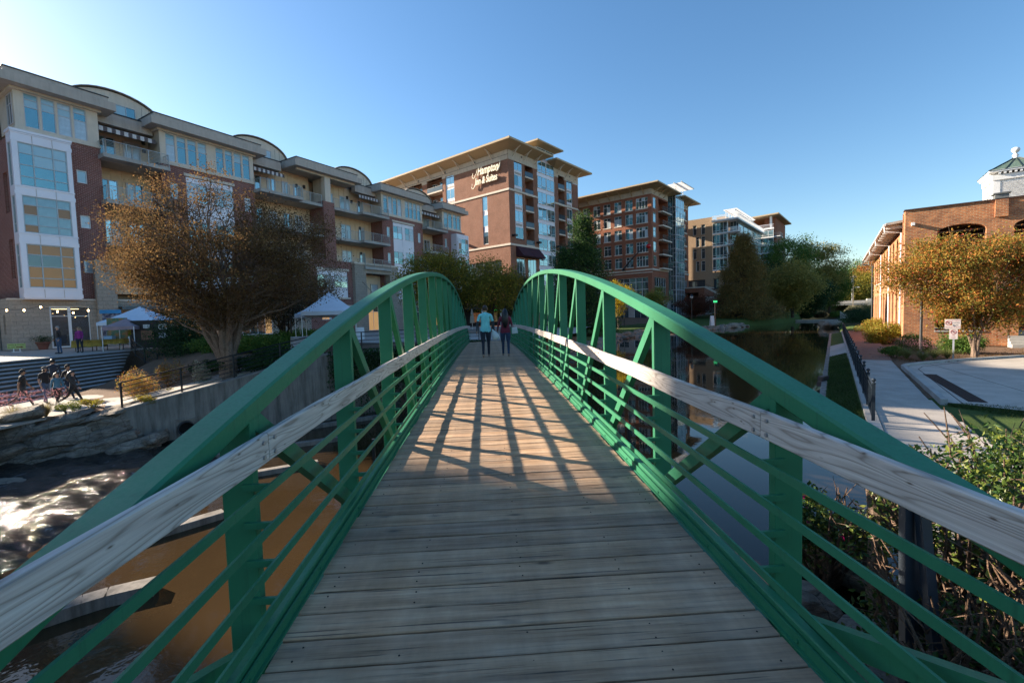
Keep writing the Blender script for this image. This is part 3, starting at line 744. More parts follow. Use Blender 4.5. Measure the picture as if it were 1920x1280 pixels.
# ---- wide steps on the left
st = empty('plaza_steps', (-22.8, 20, -3.28), 0, 'wide flight of concrete steps with dark risers and pale nosings', 'steps')
AGG = ground_mat('exposed_aggregate_riser', [(.07, .06, .05), (.12, .10, .085), (.17, .145, .12)], 3)
TREAD = concrete('step_tread_concrete', (.42, .42, .43), .2, 1, False)
ns = 10
for i in range(ns):
    x1 = -(i + 1) * .37; x0 = -i * .37; z1 = (i + 1) * .171; ye = 6.0 + 5.6 * i / ns + .1 * random.random()
    so = boxes('step', AGG, st, [(x1 - .37 if i < ns - 1 else x1 - .3, x0, -14, ye, max(0, z1 - .171) - .05, z1 - .035)])
    boxes('nosing', TREAD, so, [(x1, x0 + .02, -14, ye, z1 - .055, z1)])
# plaza paving and lower walk as slabs with joints
pl = empty('upper_plaza', (-26.6, 30, -1.57), 0); pl['kind'] = 'structure'
boxes('paving', PATHM, pl, [(-45, -.02, -34, 60, -.08, .0)])
lw = empty('lower_walk', (-22.8, 20, -3.28), 0); lw['kind'] = 'structure'
k = 0
for yy in np.arange(-14, 7, 1.8):
    for xx in (0, 1.8, 3.6):
        xr = xx + 1.79; lim = 4.9 - (yy + 3) * -.0
        if yy > 2 and xx > 3: continue
        brick_box('slab', PATHM, lw, xx, xx + 1.785, yy, yy + 1.785, -.06, .012 + .001 * (k % 3)); k += 1
# ramp path behind the railing
m = MB()
rp = [wp(u_, 1.2)[:2] + (0,) for u_ in (-.5, 2, 4, 6, wl)]; rq = [wp(u_, 2.9)[:2] + (0,) for u_ in (-.5, 2, 4, 6, wl)]
zz = [-3.22, -2.78, -2.35, -1.95, -1.6]
for i in range(4):
    a, b, c, d = rp[i], rp[i + 1], rq[i + 1], rq[i]
    m.hexa([(a[0], a[1], zz[i] - .3), (b[0], b[1], zz[i + 1] - .3), (c[0], c[1], zz[i + 1] - .3), (d[0], d[1], zz[i] - .3), (a[0], a[1], zz[i] + .02), (b[0], b[1], zz[i + 1] + .02), (c[0], c[1], zz[i + 1] + .02), (d[0], d[1], zz[i] + .02)])
tag(m.build('ramp_path', PATHM), kind='structure')
# deck landing at far end and promenade
poly_sheet('promenade', [(-9, 31.0), (2.2, 31.0), (5.5, 38), (8, 50), (12, 62), (6, 70), (-16, 78), (-30, 60), (-22, 40)], -1.575, PATHM)
boxes('landing', PATHM, None, [(-3.2, .4, 30.4, 31.6, -2.2, -1.60)])['kind'] = 'structure'
boxes('near_landing', CONC, None, [(-1.6, 2.1, -6, -1.55, -2.4, -1.86)])['kind'] = 'structure'

# ---- right bank: path, fence, kerb, yard
WD = Vector((.578, .816, 0)); wn = Vector((.816, -.578, 0)); ZR = -2.9
def wpt(o_, s_, z=ZR): return wn * o_ + WD * s_ + Vector((0, 0, z))
def wsheet(name, pts, z, mat): return poly_sheet(name, [(wpt(a, b).x, wpt(a, b).y) for a, b in pts], z, mat)
walk = empty('riverside_path', wpt(.95, 10), 0); walk['kind'] = 'structure'
k = 0
for s_ in np.arange(7.5, 30.6, 1.54):
    w1_ = np.interp(s_, [7.5, 18, 30], [2.9, 2.35, 2.45]); a, b, c, d = (wpt(q[0], q[1]) - walk.location for q in ((.97, s_), (w1_, s_), (w1_, s_ + 1.525), (.97, s_ + 1.525)))
    m = MB(); m.hexa([p + Vector((0, 0, -.08)) for p in (a, b, c, d)] + [p + Vector((0, 0, .012)) for p in (a, b, c, d)]); m.build('slab', PATHM, walk)
wsheet('brick_path', [(.97, 30.62), (2.5, 30.62), (2.9, 44), (2.9, 66), (.97, 66)], ZR + .013, BPATH)
def lake_strip(name, s0, s1, mat, k=24):
    m = MB()
    for i in range(k):
        a, b = s0 + (s1 - s0) * i / k, s0 + (s1 - s0) * (i + 1) / k
        m.quad(wpt(-.28, a, -3.30), wpt(.72, a, -2.99), wpt(.72, b, -2.99), wpt(-.28, b, -3.30))
    return tag(m.build(name, mat), kind='structure')
lake_strip('grass_strip', 13.5, 32.5, GRASSM); lake_strip('concrete_apron', 32.5, 46, PATHM); lake_strip('grass_strip', 46, 66, GRASSM)
m = MB(); m.hexa([wpt(.70, 12, -3.2), wpt(.95, 12, -3.2), wpt(.95, 66, -3.2), wpt(.70, 66, -3.2), wpt(.70, 12, -2.86), wpt(.95, 12, -2.86), wpt(.95, 66, -2.86), wpt(.70, 66, -2.86)]); tag(m.build('path_kerb', CONC_L), kind='structure')
m = MB(); m.hexa([wpt(-.42, 17, -4.4), wpt(-.22, 17, -4.4), wpt(-.2, 68, -4.4), wpt(-.4, 68, -4.4), wpt(-.42, 17, -3.28), wpt(-.22, 17, -3.28), wpt(-.2, 68, -3.28), wpt(-.4, 68, -3.28)]); tag(m.build('quay_edge', CONC_W), kind='structure')
f = empty('river_fence', wpt(.82, 14.3), math.atan2(WD.y, WD.x), 'dark picket fence with ball topped posts along the riverside path', 'fence')
FL = 49
boxes('top_rail', DKBLUE, f, [(0, FL, -.02, .02, .90, .93)]); boxes('bottom_rail', DKBLUE, f, [(0, FL, -.015, .015, .10, .13)]); boxes('middle_rail', DKBLUE, f, [(0, FL, -.015, .015, .76, .79)])
m = MB()
for x in np.arange(.1, FL, .115): m.box(x - .008, x + .008, -.008, .008, .04, .91)
tag(m.build('pickets', DKBLUE, f), kind='stuff')
for i in range(23):
    x = i * 2.2; m = MB(); m.box(-.035, .035, -.035, .035, 0, .96); m.lathe((0, 0, .96), [(.05, 0), (.05, .02), (.02, .03), (.02, .05), (.045, .075), (.05, .10), (.035, .13), (.005, .145)], 10)
    m.build('post', DKBLUE, f, loc=(x, 0, 0))
fx = empty('fence_return', wpt(.82, 63.3), math.atan2(wn.y, wn.x) , 'short dark fence panel closing the far end of the path railing', 'fence')
boxes('rail', DKBLUE, fx, [(0, 3.4, -.02, .02, .90, .94)]); boxes('rail', DKBLUE, fx, [(0, 3.4, -.02, .02, .1, .13)]); m = MB()
for x in np.arange(.1, 3.4, .12): m.box(x - .008, x + .008, -.008, .008, .04, .91)
tag(m.build('pickets', DKBLUE, fx), kind='stuff')
yard = [(12.75, 13.3), (17.9, 20.6), (18.9, 21.5), (22.2, 22.7), (26.7, 23.6), (46, 25.4), (46, 1), (16, 9.3), (13.6, 12.0)]
YARD = concrete('worn_driveway', (.47, .42, .365), .1, 1, False, .2)
poly_sheet('driveway', yard, ZR - .02, YARD)
def strip_along(name, pts, w_, z0, z1, mat, kind='structure'):
    m = MB()
    for a, b in zip(pts[:-1], pts[1:]):
        a = Vector((a[0], a[1], (z0 + z1) / 2)); b = Vector((b[0], b[1], (z0 + z1) / 2)); e = (b - a).normalized() * .04
        m.bar(a - e, b + e, w_, z1 - z0)
    return tag(m.build(name, mat, bevel=.01), kind=kind)
strip_along('kerb', [(12.7, 13.3), (17.8, 20.5), (18.2, 21.1), (18.8, 21.55), (20, 22.05), (22.2, 22.75), (26.7, 23.65), (46, 25.5)], .16, -3.1, -2.81, CONC_L)
strip_along('gutter_joint', [(13.05, 13.1), (18.2, 20.3), (19.1, 21.1), (22.2, 22.3)], .03, -2.93, -2.912, paint('dark_joint', (.06, .055, .05), .9))
strip_along('slab_joint', [(20.2, 21.9), (15.9, 13.4), (14.6, 11.2)], .02, -2.93, -2.913, paint('dark_joint_fine', (.10, .095, .09), .9))
strip_along('slab_joint', [(21.5, 22.3), (26.5, 9)], .02, -2.93, -2.913, bpy.data.materials['dark_joint_fine']); strip_along('slab_joint', [(15.2, 12.6), (38, 14.5)], .02, -2.93, -2.913, bpy.data.materials['dark_joint_fine'])
strip_along('slab_joint', [(17.6, 15.4), (30, 19.4)], .02, -2.93, -2.913, bpy.data.materials['dark_joint_fine'])
strip_along('trench_drain', [(17.2, 18.65), (13.6, 13.2)], .42, -2.95, -2.908, brick_mat('rusty_trench_grate', (.085, .05, .04), (.07, .04, .035), (.02, .015, .015), bw=.08, bh=.03, patch=.2))
# near-right masonry abutment under the shrubs
ab = empty('stone_abutment', (3.4, 4.0, -3.6), .3, 'dark flat stones of the near abutment under the bushes', 'abutment')
for k, (x, y, z, sx, sy, sz) in enumerate(((0, 0, .35, .6, .42, .2), (-.75, -.9, .3, .42, .4, .2), (.5, -1.2, .35, .55, .4, .2), (1.5, .2, .6, .6, .5, .2), (-.9, .5, .1, .35, .3, .25), (.2, 1.1, .1, .4, .35, .3), (1.3, 1.6, .3, .6, .4, .25))):
    me = rock_mesh(sx, sy, sz, 90 + k, boxy=.6); me.materials.append(ROCKM); me.polygons.foreach_set('use_smooth', [False] * len(me.polygons)); link('stone', me, ab, (x, y, z), (0, 0, .3 * k))

# ================================================================== facade tools
SIDE = {'front': lambda u, d, z: (u, d, z), 'right': lambda u, d, z: (-d, u, z), 'left': lambda u, d, z: (d, u, z)}
def arch_pts(ua, ub, zb, rise, n=10):
    c = (ua + ub) / 2; h = (ub - ua) / 2
    return [(c - h * math.cos(math.pi * i / n), zb - rise + rise * math.sin(math.pi * i / n)) for i in range(n + 1)]
def wall_mb(m, side, u0, u1, z0, z1, holes=(), plane=0, depth=.3):
    f = SIDE[side]
    us = sorted({u0, u1, *[h[0] for h in holes], *[h[1] for h in holes]}); zs = sorted({z0, z1, *[h[2] for h in holes], *[h[3] for h in holes]})
    us = [u for u in us if u0 - 1e-6 <= u <= u1 + 1e-6]; zs = [z for z in zs if z0 - 1e-6 <= z <= z1 + 1e-6]
    for i in range(len(us) - 1):
        run = None
        for j in range(len(zs) - 1):
            uc, zc = (us[i] + us[i + 1]) / 2, (zs[j] + zs[j + 1]) / 2
            inh = any(h[0] < uc < h[1] and h[2] < zc < h[3] for h in holes)
            if inh:
                if run is not None: a = run; m.quad(*[f(p, plane, q) for p, q in ((us[i], a), (us[i + 1], a), (us[i + 1], zs[j]), (us[i], zs[j]))]); run = None
            elif run is None: run = zs[j]
        if run is not None: a = run; m.quad(*[f(p, plane, q) for p, q in ((us[i], a), (us[i + 1], a), (us[i + 1], z1), (us[i], z1))])
    for h in holes:
        ua, ub, za, zb = h[:4]; rise = h[4] if len(h) > 4 else 0; zt = zb - rise; d = plane + depth
        m.quad(f(ua, plane, za), f(ub, plane, za), f(ub, d, za), f(ua, d, za))
        m.quad(f(ua, plane, za), f(ua, d, za), f(ua, d, zt), f(ua, plane, zt)); m.quad(f(ub, plane, za), f(ub, plane, zt), f(ub, d, zt), f(ub, d, za))
        if rise:
            P = arch_pts(ua, ub, zb, rise)
            for (a, b), (c, e) in zip(P[:-1], P[1:]):
                m.quad(f(a, plane, b), f(c, plane, e), f(c, plane, zb), f(a, plane, zb)); m.quad(f(a, plane, b), f(a, d, b), f(c, d, e), f(c, plane, e))
        else: m.quad(f(ua, plane, zb), f(ua, d, zb), f(ub, d, zb), f(ub, plane, zb))
def wall(root, mat, side, u0, u1, z0, z1, holes=(), plane=0, depth=.3, name='wall'):
    m = MB(); wall_mb(m, side, u0, u1, z0, z1, holes, plane, depth); return m.build(name, mat, root)
def sbox(m, side, u0, u1, d0, d1, z0, z1):
    f = SIDE[side]; a = f(u0, d0, z0); b = f(u1, d1, z1)
    return m.box(min(a[0], b[0]), max(a[0], b[0]), min(a[1], b[1]), max(a[1], b[1]), z0, z1)
def sobj(name, mat, root, side, L):
    out = []
    for q in L: m = MB(); sbox(m, side, *q); out.append(m.build(name, mat, root))
    return out[0]
_pane = {}
def window(root, side, ua, ub, za, zb, plane=0, cols=2, rows=(1,), frame=None, glass=(None,), fw=.06, split=True, rec=.12, name='window', arch=0, mul=.04, hl=()):
    """frame with mullions; every pane a child"""
    frame = frame or WHITE; w_, h_ = ub - ua, zb - za
    cs = list(np.cumsum([0] + (list(cols) if hasattr(cols, '__len__') else [1] * cols))); cs = [c / cs[-1] for c in cs]
    rs = list(np.cumsum([0] + list(rows))); rs = [c / rs[-1] for c in rs]
    key = (name, side, round(w_, 2), round(h_, 2), tuple(np.round(cs, 3)), tuple(np.round(rs, 3)), frame.name, fw, mul, round(arch, 2))
    f = SIDE[side]
    if key not in _pane:
        m = MB()
        for q in ((0, fw, 0, h_), (w_ - fw, w_, 0, h_), (fw, w_ - fw, 0, fw), (fw, w_ - fw, h_ - fw, h_)): sbox(m, side, q[0], q[1], -.03, .05, q[2], q[3])
        for c in cs[1:-1]: sbox(m, side, c * w_ - mul / 2, c * w_ + mul / 2, -.022, .045, fw, h_ - fw)
        for r_ in rs[1:-1]: sbox(m, side, fw, w_ - fw, -.018, .04, r_ * h_ - mul / 2, r_ * h_ + mul / 2)
        if arch:
            P = arch_pts(0, w_, h_, arch)
            for (a, b), (c, e) in zip(P[:-1], P[1:]): m.bar(f(a, -.02, b - .05), f(c, -.02, e - .05), .08, .08)
        _pane[key] = mesh_np(name, m.v, m.f, frame)
    o = link(name, _pane[key], root, f(ua, plane + rec, za))
    cells = [(cs[i] * w_, cs[i + 1] * w_, rs[j] * h_, rs[j + 1] * h_) for i in range(len(cs) - 1) for j in range(len(rs) - 1)] if split else [(0, w_, 0, h_)]
    for (a, b, c, d) in cells:
        gl = glass
        if isinstance(glass, dict):
            rw_ = next((i for i in range(len(rs) - 1) if abs(rs[i] * h_ - c) < 1e-6), 0); gl = glass.get(rw_, glass[-1])
        g = random.choice(gl); k = ('pane', side, round(b - a, 2), round(d - c, 2), g.name)
        if k not in _pane:
            m = MB(); sbox(m, side, .01, b - a - .01, .012, .026, .01, d - c - .01); _pane[k] = mesh_np('pane', m.v, m.f, g)
        link('pane', _pane[k], o, f(a, 0, c), (random.uniform(-.004, .004), random.uniform(-.004, .004), random.uniform(-.006, .006)))
    return o
def balcony(root, side, u0, u1, d0, z, depth=1.6, slab=CONC_L, rail=STEEL, h=1.05, nr=8, st=.32, ends=(True, True), grid=.0, name='balcony'):
    """slab from depth d0 outwards with a bar railing"""
    b = sobj(name, slab, root, side, [(u0, u1, d0 - depth, d0, z - st, z)])
    m = MB(); e = .05; zz = [z + .1 + (h - .1) * k / (nr - 1) for k in range(nr)]
    for k, q in enumerate(zz):
        t = .022 if k == nr - 1 else .010
        sbox(m, side, u0 + e, u1 - e, d0 - depth + e - t, d0 - depth + e + t, q - t, q + t)
        if ends[0]: sbox(m, side, u0 + e - t, u0 + e + t, d0 - depth + e + t, d0, q - t, q + t)
        if ends[1]: sbox(m, side, u1 - e - t, u1 - e + t, d0 - depth + e + t, d0, q - t, q + t)
    n_ = max(2, int((u1 - u0) / 1.3) + 1)
    for i in range(n_):
        u = u0 + e + (u1 - u0 - 2 * e) * i / (n_ - 1); sbox(m, side, u - .025, u + .025, d0 - depth + e - .025, d0 - depth + e + .025, z, z + h)
    if grid:
        for u in np.arange(u0 + e, u1 - e, grid): sbox(m, side, u - .008, u + .008, d0 - depth + e - .008, d0 - depth + e + .008, z + .08, z + h)
    r_ = m.build('railing', rail, b); return b

# ================================================================== apartment building on the left
LB = empty('apartment_building', gp(127.5, 652, -1.45) * 1.069, R(90 - 30.78), 'long five storey red brick and beige apartment building with balconies and arched roof gables', 'building', scale=1.069)
LB.location.z = -1.45 * 1.069
zo = 1.45
def Lz(z): return z + zo
def lwin(u0, u1, z0, z1, plane=0, **k): return window(LB, 'front', u0, u1, Lz(z0), Lz(z1), plane, **k)
G_BL2 = paint('glass_over_slat_blind', (.22, .36, .41), .15, .1, .1, 3)
PENT = [G_TEAL, G_TEAL, G_CURT, G_SKY, G_BLIND]
RWH = paint('window_frame_mauve_white', (.50, .48, .50), .5, 0, .04)
def penthouse(u0, u1, groups, sides=(True, True)):
    holes = []
    for (a, b, n) in groups:
        wdt = (b - a) / n
        for i in range(n): holes.append((a + i * wdt + .06, a + (i + 1) * wdt - .06, Lz(14.78), Lz(17.2)))
    wall(LB, BEIGE_L, 'front', u0, u1, Lz(14.6), Lz(17.4), holes, depth=.15, name='penthouse_wall')
    for h in holes: window(LB, 'front', h[0], h[1], h[2], h[3], 0, 1, (1.5, .55, .45), RWH, {-1: [G_TEAL, G_TEAL, G_TEAL, G_CURT], 1: [G_TEAL, G_BLIND], 2: [G_BLIND, G_CURT, G_BL2]}, .05, True, .06)
    for side, u, s in (('left', u0, 0), ('right', u1, 1)):
        if sides[s]:
            m = MB(); m.box(u - .001 if s == 0 else u - .2, u + .2 if s == 0 else u + .001, .01, 3.4, Lz(14.6), Lz(17.4)); m.build('penthouse_side', BEIGE, LB)
    sobj('sill_band', BEIGE_L, LB, 'front', [(u0 - .06, u1 + .06, -.10, .3, Lz(14.42), Lz(14.62))])
    # overhanging cornice and parapet
    m = MB(); m.box(u0 - .9, u1 + .9, -1.0, 4.5, Lz(17.42), Lz(18.05)); m.build('cornice', CORNICE, LB)
    boxes('cornice_moulding', BEIGE_L, LB, [(u0 - .2, u1 + .2, -.22, 3.0, Lz(17.25), Lz(17.42))])
    boxes('parapet', CORNICE, LB, [(u0 - .55, u1 + .55, -.62, 4.3, Lz(18.05), Lz(18.45))])
    boxes('roof_edge', TRIMDK, LB, [(u0 - .6, u1 + .6, -.67, 4.35, Lz(18.45), Lz(18.53))])
def dome(c, hw=3.4, y=3.0):
    m = MB(); poly = [(c - hw, Lz(18.0))] + [(c - hw * math.cos(math.pi * i / 18), Lz(18.7) + 1.8 * math.sin(math.pi * i / 18)) for i in range(19)] + [(c + hw, Lz(18.0))]
    m.prism(poly, y, y + 7); g = m.build('arched_gable', BEIGE_L, LB)
    m = MB(); P = [(c - (hw + .08) * math.cos(math.pi * i / 18), Lz(18.73) + 1.88 * math.sin(math.pi * i / 18)) for i in range(19)]
    for (a, b), (e, f_) in zip(P[:-1], P[1:]): m.hexa([(a, y - .25, b), (e, y - .25, f_), (e, y + 7, f_), (a, y + 7, b), (a, y - .25, b + .05), (e, y - .25, f_ + .05), (e, y + 7, f_ + .05), (a, y + 7, b + .05)])
    m.build('arched_roof', CORNICE, g)
    window(LB, 'front', c - 2.0, c + 1.5, Lz(18.0), Lz(19.55), y - .16, 5, (1,), RWH, [G_BLIND, G_CURT, G_BLIND, G_TEAL], .05, True, .12)
    m = MB()
    for u in (c + 2.0, c + 2.55): m.box(u - .02, u + .02, y - .02, y, Lz(18), Lz(19.9))
    m.build('gable_joint', CORNICE, g)
def french(u0, u1, z, plane, door=True, h=2.35, glass=None):
    window(LB, 'front', u0, u1, Lz(z) + .02, Lz(z) + h, plane - .14, 2, (1,), RWH, glass or [G_CURT, G_BLIND, G_SKY, G_TEAL], .10, True, .1, name='french_door', mul=.12)
def recess(u0, u1, floors, depth=2.2, left=True, right=True, top=17.4, fr=None, cut=13.0):
    """set back warm-coloured wall behind balconies"""
    wall(LB, SIDING, 'front', u0, u1, Lz(2.9), Lz(top), (), plane=depth, name='recess_wall')
    m = MB()
    for u in np.arange(u0 + .5, u1, .8): m.box(u - .025, u + .025, depth - .03, depth, Lz(2.9), Lz(top))
    m.build('board_batten', SIDING, LB)
    for s, u in ((left, u0), (right, u1)):
        if s:
            boxes('recess_return', L_BRICK, LB, [(u - .001 - (.0 if u == u0 else .001), u + .001, .02, depth, Lz(2.9), Lz(14.4))])
    for i, z in enumerate(floors):
        sobj('ceiling', BEIGE, LB, 'front', [(u0 + .01, u1 - .01, .0, depth, Lz(z) - .33, Lz(z) - .005)])
        w_ = u1 - u0
        for (a, b) in (fr or [(.10, .42), (.55, .85)]): french(u0 + w_ * a, u0 + w_ * b, z, depth)
# ---- block by block
def small_win(u, z0, z1): lwin(u, u + .62, z0, z1, rec=.1, cols=1, rows=(1,), frame=WHITE, glass=[G_CURT, G_BLIND], fw=.07)
hA = [(1.35, 1.97, Lz(11.4), Lz(12.4)), (1.35, 1.97, Lz(7.9), Lz(8.9)), (1.35, 1.97, Lz(4.4), Lz(5.4))]
wall(LB, L_BRICK, 'front', -1.8, 2.9, Lz(2.3), Lz(14.42), hA)
for h in hA: small_win(h[0], h[2] - zo, h[3] - zo)
wall(LB, L_BRICK, 'left', 0, 16, Lz(2.3), Lz(14.42), [(3, 4, Lz(9), Lz(12)), (8, 9.2, Lz(9), Lz(12)), (3, 4, Lz(4), Lz(7))], plane=-1.8)
# brick in soldier course under the sill
m = MB()
for i, u in enumerate(np.arange(-1.8, 2.88, .11)): m.box(u, u + .095, -.03, .0, Lz(14.0), Lz(14.3))
tag(m.build('soldier_course', L_BRICK, LB), kind='stuff')
# side wall continues
boxes('side_wing', L_BRICK, LB, [(-1.81, 12, 16, 40, 0, Lz(17.4))])
def shade_corner(x, s_deck):
    """where a corner at this x must stand for its shadow edge to cross the bridge at s_deck"""
    bx_, by_ = -.0558 * s_deck, .998 * s_deck
    return (x, by_ + (bx_ - x) / math.tan(-R(SUN_AZ)) * 1.0)
_c1 = shade_corner(-49.5, 14.0); _c2 = shade_corner(-84, 4.5); SHR = R(SUN_AZ) + math.pi / 2
wg = empty('added_shade_block', (_c1[0], _c1[1], -1.57), -SHR, 'tall unseen brick block added outside the left edge to shade the far deck', 'building')  # unseen block, put in so its shadow edge falls across the far deck
boxes('wall', L_BRICK, wg, [(-18, 0, 0, 14, 0, 23)]); boxes('roof', CORNICE, wg, [(-18.6, .2, -.6, 14.6, 23, 23.6)])
penthouse(-1.8, 2.9, [(-1.35, 2.25, 4)])
# left end of the penthouse with bright glass
window(LB, 'left', .35, 1.5, Lz(14.9), Lz(17.1), -1.82, 2, (1, .5), RWH, [G_SKY], .05, True, .0)
window(LB, 'left', 4, 8, Lz(14.9), Lz(17.1), -1.82, 4, (1,), RWH, [G_SKY], .05, True, .0)
# white glazed bay
bay = [(-2.35, .78)]
BY = -1.15
levels = [(3.05, 6.15), (6.95, 9.55), (10.25, 13.25)]
def bayface(side, u0, u1, plane, cols, rowsets, glasses):
    hs = [(u0 + .30, u1 - .26 if side == 'front' else u1 - .12, Lz(a), Lz(b)) for a, b in levels]
    wall(LB, BAYWHITE, side, u0, u1, Lz(2.3), Lz(13.95), hs, plane=plane, depth=.12, name='bay_cladding')
    for h, g in zip(hs, glasses):
        window(LB, side, h[0], h[1], h[2], h[3], plane, cols, rowsets, paint('bay_mullion', (.36, .42, .45), .4) if 'bay_mullion' not in bpy.data.materials else bpy.data.materials['bay_mullion'], g, .06, True, .07, mul=.07)
G_AMBER = glass_mat('glass_painted_reflection', (.25, .115, .055), .4, .08)  # orange-brown reflection painted into the glass colour
bayface('front', -2.35, .78, BY, (.30, .42, .30), (.8, 1.0, 1.0, .9), [{-1: [G_AMBER], 2: [G_AMBER, G_AMBER, G_DARK]}, {-1: [G_BL2, G_BL2, G_AMBER], 0: [G_AMBER, G_BL2]}, {-1: [G_TEAL], 3: [G_BLIND], 2: [G_TEAL, G_BLIND]}])
bayface('left', BY, 0, -2.35, 2, (.8, 1.6, .8), [[G_TEAL, G_SKY], [G_SKY], [G_SKY]])
boxes('bay_return', BAYWHITE, LB, [(.779, .781, BY, 0, Lz(2.3), Lz(13.95))])
boxes('bay_roof', BAYWHITE, LB, [(-2.42, .85, BY - .07, 0, Lz(13.95), Lz(14.12))]); boxes('bay_soffit', BAYWHITE, LB, [(-2.33, .76, BY + .02, 0, Lz(2.22), Lz(2.3))])
for a, b in ((2.3, 3.05), (6.15, 6.95), (9.55, 10.25), (13.25, 13.95)):
    boxes('bay_ledge', BAYWHITE, LB, [(-2.39, .82, BY - .04, BY, Lz(b) - .10, Lz(b) - .02)]); boxes('bay_fascia', BAYWHITE, LB, [(-2.39, .82, BY - .015, BY, Lz(a) + .02, Lz(a) + .30)])
    for u in (-1.3, -.25): boxes('panel_joint', CORNICE, LB, [(u - .015, u + .015, BY - .02, BY - .016, Lz(a) + .02, Lz(b) - .12)])
# ground floor of split-face block with the shop door
SH = (-.95, 1.35)
wall(LB, STONE_B, 'front', -3.0, 7.1, 0, Lz(2.3), [(SH[0], SH[1], .02, Lz(1.75)), (3.4, 6.8, .5, Lz(1.3))], plane=-.35, depth=.3, name='ground_floor_wall')
wall(LB, STONE_B, 'left', -.35, 16, 0, Lz(2.3), [(2.2, 3.0, .02, 2.5), (-.1 + .9, 1.3, 1.2, 2.6)], plane=-3.0, depth=.3, name='ground_floor_wall')
boxes('ground_floor_ledge', BEIGE_L, LB, [(-3.05, 7.1, -.42, .0, Lz(2.18), Lz(2.3))])
boxes('stone_pier', STONE_B, LB, [(1.75, 3.05, -.75, -.35, 0, Lz(5.4)), (6.9, 8.1, -.75, -.0, 0, Lz(5.4))])
boxes('dark_door', DKBLUE, LB, [(-2.9, -2.85, 2.2, 3.0, .02, 2.5)])
g_int = paint('shop_interior_brown', (.09, .045, .025), .7, 0, .5, 1.2)
boxes('shop_interior', g_int, LB, [(SH[0] - .4, SH[1] + .3, 1.4, 1.45, 0, 3.2), (3.2, 7, 1.4, 1.45, 0, 3.2)])
CLEAR, _nt, _bs = new_mat('clear_shop_glass'); _bs.inputs['Base Color'].default_value = (.5, .52, .54, 1); _bs.inputs['Roughness'].default_value = .02; _bs.inputs['Transmission Weight'].default_value = .85; _bs.inputs['IOR'].default_value = 1.3
d_ = window(LB, 'front', SH[0], (SH[0] + SH[1]) / 2, .04, Lz(1.75), -.3, 1, (2.35, .75), WHITE, [CLEAR], .12, True, .1, name='shop_door')
window(LB, 'front', (SH[0] + SH[1]) / 2, SH[1], .04, Lz(1.75), -.3, 1, (2.35, .75), WHITE, [CLEAR], .06, True, .1, name='shop_window')
boxes('shop_notice', DKBLUE, d_, [(.2, .85, -.05, -.045, .35, .95)])
LAMP = emis('warm_shop_light', (1, .72, .35), 2.2); LIT = emis('dim_lit_room', (.5, .27, .10), .22)
boxes('shop_ceiling_light', LAMP, LB, [(SH[0] + .1, SH[0] + 1.9, .5, .62, 2.98, 3.03), (3.6, 5.0, .5, .62, 2.35, 2.42), (5.2, 6.4, .5, .62, 2.35, 2.42)])
boxes('shop_shelf', WHITE, LB, [(.35, 1.2, 1.1, 1.35, 1.35, 1.38), (.35, 1.2, 1.1, 1.35, .95, .98)])
boxes('terrace_awning', paint('grey_green_metal_awning', (.10, .13, .14), .6), LB, [(3.1, 6.85, -1.3, -.36, Lz(1.65), Lz(1.72)), (3.1, 6.85, -1.34, -1.3, Lz(1.45), Lz(1.72))])
boxes('white_counter', WHITE, LB, [(3.5, 4.5, -.5, -.36, .1, .75), (4.55, 5.6, -.5, -.36, .1, .75)])
# repeated recesses: floor levels 13.9, 10.3, 7.0
FL = (13.9, 10.3, 6.9)
recess(2.9, 7.1, FL)
for z in FL: balcony(LB, 'front', 2.75, 7.35, .0, Lz(z), 1.05, nr=9)
def awning_striped(u0, u1):
    a = boxes('awning', WHITE, LB, [])if False else None
    m = MB(); m.cur = 0; n = 14; w_ = (u1 - u0) / n
    for i in range(n):
        m.cur = i % 2; a, b = u0 + i * w_, u0 + (i + 1) * w_
        m.hexa([(a, .25, Lz(16.35)), (b, .25, Lz(16.35)), (b, 1.6, Lz(16.85)), (a, 1.6, Lz(16.85)), (a, .25, Lz(16.38)), (b, .25, Lz(16.38)), (b, 1.6, Lz(16.88)), (a, 1.6, Lz(16.88))])
        m.box(a, b, .22, .25, Lz(16.02), Lz(16.38))
    m.build('striped_awning', [paint('awning_white', (.55, .53, .54), .8), paint('awning_dark', (.10, .08, .085), .8)] if 'awning_white' not in bpy.data.materials else [bpy.data.materials['awning_white'], bpy.data.materials['awning_dark']], LB)
for a, b in ((3.0, 6.9), (15.6, 19.0), (29.4, 32.8), (41.4, 45.8)): awning_striped(a, b); boxes('roof_fascia', CORNICE, LB, [(a - .05, b + .1, .9, 1.6, Lz(16.9), Lz(17.85))]); boxes('roof_edge', TRIMDK, LB, [(a - .1, b + .2, .85, 3.2, Lz(17.85), Lz(17.95))])
for c in (5.1, 17.8, 30.7, 43.6): dome(c)
